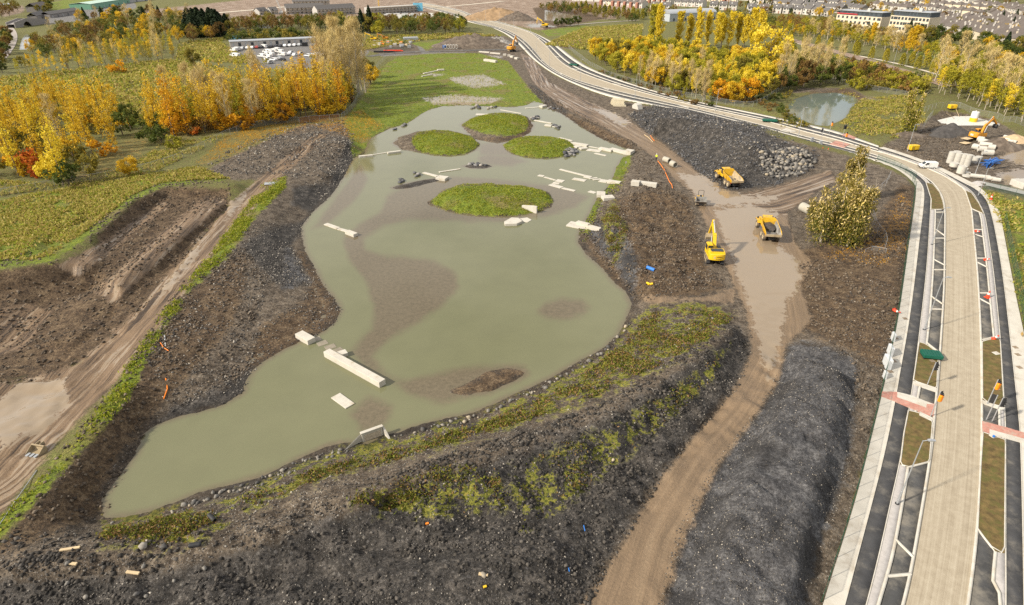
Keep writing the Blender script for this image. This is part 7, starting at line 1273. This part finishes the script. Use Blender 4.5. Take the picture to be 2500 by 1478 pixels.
# ================================================================== FURTHER AWAY: buildings, vehicles, railway
render_w = plain('pale render', (0.50, 0.47, 0.43), 0.85, var=0.06); render_c = plain('cream render', (0.58, 0.50, 0.38), 0.85, var=0.06); brick_m = plain('red brick', (0.27, 0.13, 0.09), 0.9, var=0.15, scale=4); roof_g = plain('grey roof tiles', (0.115, 0.107, 0.102), 0.8, var=0.15, scale=2); roof_b = plain('brown roof tiles', (0.125, 0.105, 0.092), 0.8, var=0.15, scale=2); winm = plain('window glass', (0.05, 0.06, 0.07), 0.12, var=0.2, spec=.6); whitef = plain('white frame', (.7, .7, .68), .5, var=.03)
def house_proto(wall, roof, wdt=7.6, dep=9.0, h=5.0, rh=2.6, ext=False):
    e = empty('house'); w_ = MB().prism([(-dep/2, 0), (dep/2, 0), (dep/2, h), (0, h+rh), (-dep/2, h)], -wdt/2, wdt/2).build('wall', wall, e)
    rf = MB(); o_ = .35
    for s_ in (-1, 1): rf.add([(-wdt/2-.15, s_*(dep/2+o_), h-.28), (wdt/2+.15, s_*(dep/2+o_), h-.28), (wdt/2+.15, 0, h+rh+.14), (-wdt/2-.15, 0, h+rh+.14), (-wdt/2-.15, s_*(dep/2+o_), h-.1), (wdt/2+.15, s_*(dep/2+o_), h-.1), (wdt/2+.15, 0, h+rh+.32), (-wdt/2-.15, 0, h+rh+.32)], [(4, 5, 6, 7), (0, 1, 5, 4), (1, 2, 6, 5), (3, 0, 4, 7)])
    r_ = rf.build('roof', roof, e); MB().box((wdt/2-.5, 0, h+rh+.5), (.7, .9, 1.5)).build('chimney', wall, r_); MB().box((-1.2, -dep/4, h+rh/2+.2), (.8, 1.1, .1), Matrix.Rotation(math.atan2(rh, dep/2), 3, 'X')).build('skylight', whitef, r_)
    for xx, zz, ww in ((-2.2, 1.6, 1.7), (-2.2, 4.0, 1.5), (1.8, 4.0, 1.3), (0.2, 4.0, .8)): MB().box((xx, -dep/2-.02, zz), (ww, .06, 1.2)).build('window', winm, w_)
    MB().box((1.8, -dep/2-.02, 1.05), (1.0, .06, 2.1)).build('door', brick_m, w_)
    if ext: MB().prism([(-dep/2-2.2, 0), (-dep/2, 0), (-dep/2, h*.9), (-dep/2-1.1, h*.9+.9), (-dep/2-2.2, h*.9-.1)], -wdt/2+.2, -.6).build('bay', brick_m, e); 
    return e
def house_one(wall, roof, wdt=8.0, dep=9.0, h=4.8, rh=2.8, hip=True):
    mb = MB().box((0, 0, h/2), (wdt, dep, h)); k_ = wdt/2-(dep*.38 if hip else 0); k_ = max(k_, .3)
    mb.add([(-wdt/2-.3, -dep/2-.3, h-.1), (wdt/2+.3, -dep/2-.3, h-.1), (wdt/2+.3, dep/2+.3, h-.1), (-wdt/2-.3, dep/2+.3, h-.1), (-k_, 0, h+rh), (k_, 0, h+rh)], [(0, 1, 5, 4), (2, 3, 4, 5), (1, 2, 5), (3, 0, 4), (3, 2, 1, 0)], 1)
    for xx in (-2.2, 1.4):
        for zz in (1.5, 3.7): mb.box((xx, -dep/2-.02, zz), (1.4, .06, 1.1), None, 2)
    mb.box((2.6, 0, h+rh-.2), (.7, .7, 1.6), None, 0); return mb.mesh('house', [wall, roof, winm])
HP = [house_proto(render_w, roof_g), house_proto(render_c, roof_b), house_proto(render_w, roof_b, ext=True), house_proto(brick_m, roof_g, ext=True)]; HO = [house_one(a, b_, hip=hp_) for a, b_, hp_ in ((render_w, roof_b, True), (render_c, roof_b, True), (render_w, roof_g, False), (render_w, roof_b, False))]
used = set()
HW = ['white walled house with grey roof', 'cream walled house with brown roof', 'white walled house with brick bay', 'red brick house with grey roof']; HW1 = ['white hipped roof house', 'cream hipped roof house', 'white gabled house with grey roof', 'white gabled house with brown roof']
def row(p0, p1, near_=True, kinds=None, where='', flip=0.0, gap=8.0):
    a, b_ = P(*p0), P(*p1); d = b_-a; n = max(1, int(d.length/gap)); an = math.atan2(d.y, d.x)
    if math.cos(an) < 0: an += math.pi
    kinds = kinds or [0, 1, 2, 0, 2, 1, 3]; kf = random.choice(list(kinds))
    for i in range(n):
        c_ = a+d*((i+.5)/n); k_ = kf if random.random() < .7 else random.choice(list(kinds)); rz = an+flip
        if near_:
            o = HP[k_] if k_ not in used else copy_tree(HP[k_]); used.add(k_); o.location = (c_.x, c_.y, gz(c_.x, c_.y)-.1); o.rotation_euler[2] = rz; tag(o, HW[k_]+' '+where, 'house', HW[k_]+'s '+where)
        else:
            o = link('house', HO[k_], None, (c_.x, c_.y, gz(c_.x, c_.y)-.1), rz+random.choice((0, 0, math.pi))); s = random.uniform(.9, 1.1); o.scale = (s, s, s); tag(o, HW1[k_]+' '+where, 'house', HW1[k_]+'s '+where)
W1 = 'in the terraces behind the yellow poplars'
for r_ in [((1472,14),(1575,22)),((1545,5),(1640,13)),((1585,26),(1640,28)),((1650,16),(1720,20)),((1700,4),(1800,8)),((1730,25),(1800,27)),((1818,32),(1878,33)),((1885,33),(1960,36))]: row(*r_, True, None, W1)
W2 = 'in the further terraces left of the apartment blocks'
for r_ in [((1965,36),(2030,42)),((1900,20),(2060,34)),((1830,12),(1990,20)),((1960,12),(2080,22)),((1800,2),(1930,8)),((1980,4),(2090,12)),((2040,26),(2110,34)),((1400,4),(1470,6))]: row(*r_, False, [2, 3, 2, 0], W2)
W3 = 'in the estate beyond the bright lawn'
for r_ in [((2262,66),(2350,92)),((2285,58),(2400,92)),((2325,56),(2480,102)),((2370,54),(2520,98)),((2340,82),(2430,112)),((2420,102),(2540,132)),((2400,86),(2540,120)),((2260,44),(2420,66)),((2420,56),(2560,92)),((2200,24),(2400,46)),((2400,42),(2540,72)),((2250,18),(2420,34)),((2130,22),(2220,34)),((2440,32),(2560,52)),((2150,8),(2270,16)),((2380,20),(2500,32))]: row(*r_, False, [0, 1, 0, 3], W3, flip=random.choice((0, math.pi/2)), gap=10)
def block_building(p0, p1, dep, storeys, wall, label, name='apartment_block', top=True, cols=9, bal=True):
    a, b_ = P(*p0), P(*p1); d = b_-a; L = d.length; e = empty(name, (a.x, a.y, 0), math.atan2(d.y, d.x)); h = storeys*3.1
    w_ = MB().box((L/2, dep/2, h/2), (L, dep, h)).build('wall', wall, e)
    if top: t_ = MB().box((L/2+.3, dep/2, h+1.4), (L-2.2, dep-2, 2.8)).build('top_storey', plain('dark cladding', (.05, .065, .08), .6) if 'dark cladding' not in MATS else MATS['dark cladding'], e); MB().box((L/2, dep/2, h+2.95), (L-1.0, dep-.6, .3)).build('roof', roof_g if not bal else steel, e); MB().box((L*.6, dep/2, h+4), (2, 2.5, 2)).build('lift_housing', render_w, e)
    for s_ in range(storeys+(1 if top else 0)):
        for c_ in range(cols):
            x = L*(c_+.5)/cols; ww = 1.5 if (c_*7+s_) % 5 else 2.6
            MB().box((x, (-.02 if s_ < storeys else .98), s_*3.1+1.7), (ww, .08, 1.7)).build('window', winm, w_ if s_ < storeys else t_)
        for c_ in range(3): MB().box((-.02, dep*(c_+.5)/3, s_*3.1+1.7), (.08, 1.3, 1.6)).build('window', winm, w_)
    if bal:
        for s_ in range(1, storeys): MB().box((L*.72, -.7, s_*3.1+.1), (3.4, 1.5, .2)).build('balcony', wall, w_)
    return tag(e, label, 'building')
block_building((2036,68), (2144,78), 13, 3, render_c, 'pale apartment block with dark top storey and red roof edging', cols=10); block_building((2163,86), (2256,95), 14, 4, render_c, 'taller pale apartment block with dark top storey standing alone', cols=11)
rb = P(2036, 68); MB().box((8, 0, 10.2), (16, .3, .5)).build('red_edging', plain('red netting', (.55, .04, .05), .6), [o for o in bpy.data.objects if o.name == 'apartment_block'][0], (0, 0, 0))
block_building((2290,7), (2362,14), 12, 3, render_w, 'long white block on the skyline beyond the estate', 'office_block', False, 8, False)
# long white building of the parking yard
def long_shed(p0, p1, dep, h, wall, roofm, label, name, rh=.8, doors=6, cat='building', barrel=False):
    a, b_ = P(*p0), P(*p1); d = b_-a; L = d.length; e = empty(name, (a.x, a.y, 0), math.atan2(d.y, d.x)); w_ = MB().box((L/2, dep/2, h/2), (L, dep, h)).build('wall', wall, e)
    if barrel: MB().prism([(-.3+(dep+.6)*(.5-.5*math.cos(math.pi*i/10)), h+.02+rh*math.sin(math.pi*i/10)) for i in range(11)], -.4, L+.4).build('roof', roofm, e)
    else: MB().prism([(-.4, h+.01), (dep/2, h+rh), (dep+.4, h+.01), (dep+.4, h+.16), (dep/2, h+rh+.16), (-.4, h+.16)], -.3, L+.3).build('roof', roofm, e)
    for i in range(doors): MB().box((L*(i+.5)/doors, -.03, min(h*.45, 1.5)), (1.6 if i % 2 else 1.0, .06, min(h*.7, 2.0))).build('window' if i % 2 else 'door', winm if i % 2 else steel, w_)
    return tag(e, label, cat)
long_shed((563,116), (772,106), 8, 3.0, render_w, steel, 'long low white building at the back of the parking yard', 'site_office', .5, 14)
long_shed((224,24), (318,8), 20, 5.0, plain('green cladding', (.16, .34, .24), .5, var=.05), plain('pale green roof', (.42, .56, .47), .5, var=.05), 'long green metal shed beside the playing field', 'metal_shed', 1.2, 8); long_shed((318,8), (372,2), 16, 4.0, plain('grey cladding', (.38, .38, .39), .5), steel, 'grey shed at the end of the green shed', 'metal_shed', 1.0, 5)
long_shed((124,46), (196,34), 8, 3.2, plain('grey stone', (.27, .25, .24), .9, var=.2, scale=1), roof_g, 'long grey stone range beside the canal bridge', 'stone_building', 2.0, 6); long_shed((92,30), (122,24), 9, 4.5, MATS['grey stone'], roof_b, 'old stone house with gable behind the canal bridge', 'stone_house', 3.0, 4); long_shed((92,50), (116,44), 7, 3.2, MATS['grey stone'], roof_g, 'small stone cottage beside the canal', 'stone_house', 2.4, 3); long_shed((-30,26), (36,18), 10, 3, render_w, steel, 'white roofed shed beyond the canal trees', 'metal_shed', .8, 5)
long_shed((1634,54), (1746,49), 16, 6.0, plain('blue grey cladding', (.36, .39, .42), .5, var=.06), steel, 'long grey barrel roofed hall behind the yellow poplars', 'barrel_hall', 2.6, 16, barrel=True)
# half built terraces with scaffolding
def scaff(p0, p1, dep, h, rh, label, roofed=True):
    a, b_ = P(*p0), P(*p1); d = b_-a; L = d.length; e = empty('unfinished_terrace', (a.x, a.y, 0), math.atan2(d.y, d.x)); w_ = MB().box((L/2, dep/2, h/2), (L, dep, h)).build('wall', plain('blockwork', (.40, .385, .36), .9, var=.15) if 'blockwork' not in MATS else MATS['blockwork'], e)
    if roofed: MB().prism([(-.6, h), (dep/2, h+rh), (dep+.6, h), (dep+.6, h+.2), (dep/2, h+rh+.2), (-.6, h+.2)], -.3, L+.3).build('roof', roof_g, e); MB().prism([(0, h), (dep/2, h+rh-.1), (dep, h)], 0, L).build('gable', MATS['blockwork'], e)
    n = int(L/3.0); pol = MB().tube((0, 0, 0), (0, 0, h+1.2), .06, n=5).mesh('standard', steel)
    for i in range(n+1): link('standard', pol, e, (L*i/n, -1.4, 0))
    for zz in (2.1, 4.2, 6.2):
        if zz < h+1: MB().box((L/2, -1.0, zz), (L, .9, .08)).box((L/2, -1.4, zz+1), (L, .05, .05)).build('scaffold_deck', ply, e)
    for i in range(int(L/4)):
        for zz in (1.4, 4.0): MB().box((4*i+2, -.03, zz), (1.4, .06, 1.3)).build('window', winm, w_)
    return tag(e, label, 'building')
scaff((700,36), (792,33), 9, 5.2, 3.4, 'unfinished grey roofed terrace with scaffolding, its end beside two bare gables'); scaff((776,40), (868,34), 9, 5.2, 3.4, 'unfinished grey roofed terrace with scaffolding behind the dark evergreen'); scaff((716,18), (806,16), 9, 5.2, 3.2, 'unfinished grey roofed terrace standing behind the scaffolded ones'); scaff((905,38), (1024,30), 10, 6.2, 0, 'roofless scaffolded block beside the blue sheeting', False); scaff((635,38), (656,36), 8, 3, 3.0, 'small bare gabled shell at the edge of the bare ground'); scaff((662,36), (680,35), 8, 3, 3.0, 'second bare gabled shell beside the unfinished terrace')
bs = P(1022, 30); tag(MB().box((0, 0, 4.6), (9, .5, 7.0)).box((-4.3, 3, 4.6), (.5, 6, 7.0)).build('scaffold_sheeting', plain('blue sheeting', (.12, .38, .55), .6, var=.15), None, (bs.x, bs.y-2, 0)), 'bright blue sheeting on the corner of the roofless block', 'sheeting')
def crane(px, py, Ht, ang, mat, label, tower=False):
    p = P(px, py); e = empty('crane', (p.x, p.y, 0)); MB().box((0, 0, 1.2), (3, 7, 1.6)).build('carrier', mat, e, bevel=.1); d = Vector((math.cos(ang)*.5, 0, math.sin(ang))).normalized()*Ht if not tower else Vector((0, 0, Ht)); q = d.orthogonal().normalized()*.5; r_ = d.cross(q).normalized()*.5; mb = MB(); b0 = Vector((0, 0, 2.0)); k_ = 14
    for s_ in (q+r_, q-r_, -q+r_, -q-r_): mb.tube(b0+s_, b0+s_*.6+d, .1, n=5)
    for i in range(k_): mb.tube(b0+(q+r_)+d*i/k_, b0+(q-r_)+d*(i+1)/k_, .06, n=4).tube(b0+(-q+r_)+d*i/k_, b0+(-q-r_)+d*(i+1)/k_, .06, n=4).tube(b0+(q+r_)+d*i/k_, b0+(-q+r_)+d*(i+1)/k_, .06, n=4)
    mb.build('lattice_boom', mat, e); return tag(e, label, 'crane')
crane(688, 34, 22, R(120), white_m, 'white lattice crane boom leaning over the bare gables'); crane(926, 26, 18, 0, yel2, 'yellow crane mast beside the scaffolded blocks', True)
# cars and vans of the yards
CARM = [plain('car '+n_, c_, .3, var=.03, spec=.6) for n_, c_ in (('white', (.72, .72, .72)), ('silver', (.42, .43, .44)), ('blue', (.05, .09, .16)), ('red', (.30, .05, .04)), ('black', (.03, .03, .035)))]
def car_proto(mat):
    e = empty('car'); b_ = MB().prism([(-2.1, .35), (2.1, .35), (2.15, .7), (1.95, .85), (1.0, .95), (.4, 1.42), (-1.1, 1.45), (-1.8, .98), (-2.12, .9)], -.85, .85).build('body', mat, e, bevel=.06); MB().prism([(.98, .97), (.38, 1.40), (-1.08, 1.43), (-1.75, .99)], -.865, .865).build('glass', glass_m, b_); MB().box((0, -.35, 1.46), (1.3, 1.3, .05)).build('roof', mat, b_)
    for s_ in (-1, 1):
        for yy in (1.3, -1.3): wheel(e, (s_*.75, yy, .32), .32, .2, s_, blk, steel)
    return e
CP_ = {}; CN = ['white', 'silver', 'dark blue', 'red', 'black']
def car(px, py, rz, k_, where, gname, kind='car'):
    p = P(px, py)
    if kind == 'van':
        if 'van' not in CP_: CP_['van'] = van(px, py, 0, 1.0, 'x', loc=Vector((0, 0, 0))); o = CP_['van']
        else: o = copy_tree(CP_['van'])
        lab = 'white van '+where
    else:
        if k_ not in CP_: CP_[k_] = car_proto(CARM[k_]); o = CP_[k_]
        else: o = copy_tree(CP_[k_])
        lab = CN[k_]+' car '+where
    o.location = (p.x, p.y, gz(p.x, p.y)+.02); o.rotation_euler[2] = rz; tag(o, lab, kind, (('white vans ' if kind == 'van' else CN[k_]+' cars ')+gname))
for i in range(13):
    x = 594+i*11.5; car(x, 121-(x-594)*.055, random.uniform(-.1, .1), [1, 0, 0, 3, 4, 1, 4, 4, 4, 0, 0, 0, 1][i], 'parked against the long white building', 'against the white building')
for a, b_ in ((572,126),(578,124),(572,140),(578,142),(644,118),(652,129),(660,131),(668,128),(650,136),(662,139),(676,125),(684,130),(640,142),(690,138),(655,145)): car(a, b_, R(random.choice((60, 70, 65))), 0, 'parked loose in the middle of the yard', 'in the yard', 'van')
for a, b_, k_ in ((645,140,4),(655,150,0),(668,152,0),(680,147,1),(700,136,0),(712,132,0),(722,138,0),(735,134,1),(752,140,0),(770,136,0),(660,160,1),(690,152,4),(800,130,0),(810,134,0),(790,138,0),(820,128,1)): car(a, b_, R(random.choice((60, 75, -20))), k_, 'parked loose in the yard', 'in the yard')
for a, b_, k_ in ((1136,47,4),(1149,49,0),(1143,41,4),(1172,50,1)): car(a, b_, R(65), k_, 'driving on the furthest stretch of road', 'on the far road')
for i in range(18): p = P(935+i*7+random.uniform(-3, 3), 46-(i % 3)*2.6); tag(MB().box((0, 0, 1.3), (5.5, 2.4, 2.6)).box((0, 0, 2.65), (5.6, 2.5, .1)).box((1.2, -1.21, 1.2), (.9, .03, 1.9)).build('site_cabin', white_m, None, (p.x, p.y, 0), random.uniform(-.3, .3), .03), 'white cabin box in the crowded contractor yard', 'cabin', 'cabins in the contractor yard')
def container(px, py, mat, rz, label, d=(6, 2.4, 2.6)):
    p = P(px, py); e = empty('container', (p.x, p.y, 0), rz); b_ = MB().box((0, 0, d[2]/2), d).build('box', mat, e, bevel=.04)
    for k_ in range(10): MB().box((-d[0]/2+.4+k_*d[0]/10.5, -d[1]/2-.02, d[2]/2), (.12, .06, d[2]*.85)).build('rib', mat, b_)
    MB().box((d[0]/2+.03, 0, d[2]/2), (.05, d[1]*.9, d[2]*.9)).build('door', mat, b_); return tag(e, label, 'container')
container(788, 115, plain('container red', (.36, .03, .03), .5), .05, 'red container beside the long white building', (7, 3, 3.2)); container(745, 114, MATS['black steel'], .05, 'black container at the edge of the yard', (3, 2.4, 2.4)); container(578, 98, MATS['blue sheeting'], .05, 'dark blue container behind the long white building'); container(645, 71, steel, .05, 'grey metal box in the scrub behind the yard', (9, 4, 3.2)); container(1003, 101, steel, .3, 'grey store in the material yard', (9, 5, 2.4))
for i in range(9):
    p = P(930+(i % 5)*4.2, 127-(i//5)*.8, .3+.5*(i//5)); tag(MB().tube((-4, 0, 0), (4, 0, 0), .3, n=10).build('plastic_pipe', blk, None, (p.x, p.y, .35+.6*(i//5)), .06), 'black plastic pipe in the pile at the yard edge', 'pipe', 'black pipes in the yard pile')
for i in range(9):
    p = P(952+(i % 5)*4.2, 125-(i//5)*.8, .3+.5*(i//5)); tag(MB().tube((-3.5, 0, 0), (3.5, 0, 0), .28, n=10).build('plastic_pipe', conem, None, (p.x, p.y, .35+.58*(i//5)), .06), 'red plastic pipe in the pile at the yard edge', 'pipe', 'red pipes in the yard pile')
for i in range(30): p = P(912+random.random()*95, 101+random.random()*16); tag(MB().box((0, 0, .6), (random.uniform(1, 2.6), random.uniform(1, 2), random.uniform(.8, 1.6))).build('pallet_stack', random.choice([pipew, steel, white_m, ply, org, steel]), None, (p.x, p.y, 0), random.uniform(-.4, .4), .05), 'small stack of stores in the crowded material yard', 'stack', 'stores in the material yard')
excavator(912, 100, R(80), R(10), yel2, 'yellow digger parked at the back of the material yard', .9, (40, -60), logo=False); excavator(940, 98, R(100), R(0), ora, 'orange digger parked at the back of the material yard', .8, (35, -60), logo=False)
# canal bridge
a, b_ = P(40, 72, 0), P(122, 60, 0); d = b_-a; L = d.length; e = empty('canal_bridge', (a.x, a.y, 0), math.atan2(d.y, d.x)); stn = MATS['grey stone']
cx0 = L*.34; ar = [(cx0+5*math.cos(math.pi*i/12), -1+5.2*math.sin(math.pi*i/12)) for i in range(13)]
for yy in (0, 6): MB().prism([(0, -1), (0, 4.6), (cx0, 6.4), (L, 4.2), (L, -1)]+ar, yy, yy+.6, axis=1).build('parapet_wall', stn, e)
MB().prism([(0, 3.4), (cx0, 5.2), (L, 3.2), (L, 3.0), (cx0, 4.9), (0, 3.2)], .6, 6, axis=1).build('deck', stn, e); tag(e, 'old stone arched bridge over the canal', 'bridge')
pathm = plain('towpath gravel', (.34, .30, .27), .9, var=.1, world=True)
def ribbon(name, px, wdt, z, mat, label=None):
    Ln = resamp(PL([tuple(q) for q in densify(px)]), 60); V = []; Fq = []; A, B = offset(Ln, -wdt/2), offset(Ln, wdt/2)
    for i in range(60): V += [(*A[i], gz(*A[i])+z), (*B[i], gz(*B[i])+z)]
    for i in range(59): Fq.append((2*i, 2*i+1, 2*i+3, 2*i+2))
    return tag(link(name, np_mesh(name, V, Fq, [mat])), kind='structure', label=label)
ribbon('path', [(-30,160),(10,145),(30,115),(38,90),(30,74),(20,66)], 3.2, .12, pathm, 'towpath beside the canal'); ribbon('path', [(2300,188),(2200,160),(2100,140),(2000,120),(1930,106)], 2.2, .15, plain('pale path', (.52, .46, .37), .9, world=True)); ribbon('path', [(900,140),(960,130),(1060,126),(1250,122)], 5, .1, MATS['parking asphalt']); ribbon('path', [(2300,452),(2385,450),(2420,458),(2520,482)], 3.0, .12, MATS['grey pavers'])
ribbon('path', [(1000,22),(1100,18),(1230,5)], 6, .15, MATS['pale path']); ribbon('path', [(1380,66),(1450,58),(1560,50)], 3, .15, MATS['towpath gravel']); ribbon('path', [(420,40),(560,30),(700,18)], 8, .15, MATS['pale path'])
rail = ribbon('railway', [(2320,216),(2260,196),(2180,170),(2080,140),(1990,116),(1920,98),(1860,84)], 7.5, .25, plain('ballast', (.27, .20, .15), .95, var=.3, scale=1.0, world=True), 'railway ballast bed with two tracks'); 
for o_ in (-2.4, -.95, .95, 2.4):
    Ln = offset(resamp(PL([(2320,216),(2260,196),(2180,170),(2080,140),(1990,116),(1920,98),(1860,84)]), 40), o_); MB().path([(q[0], q[1], gz(*q)+.42) for q in Ln], .08, 4).build('rail', plain('rail steel', (.42, .33, .27), .4, metal=.5) if 'rail steel' not in MATS else MATS['rail steel'], rail)
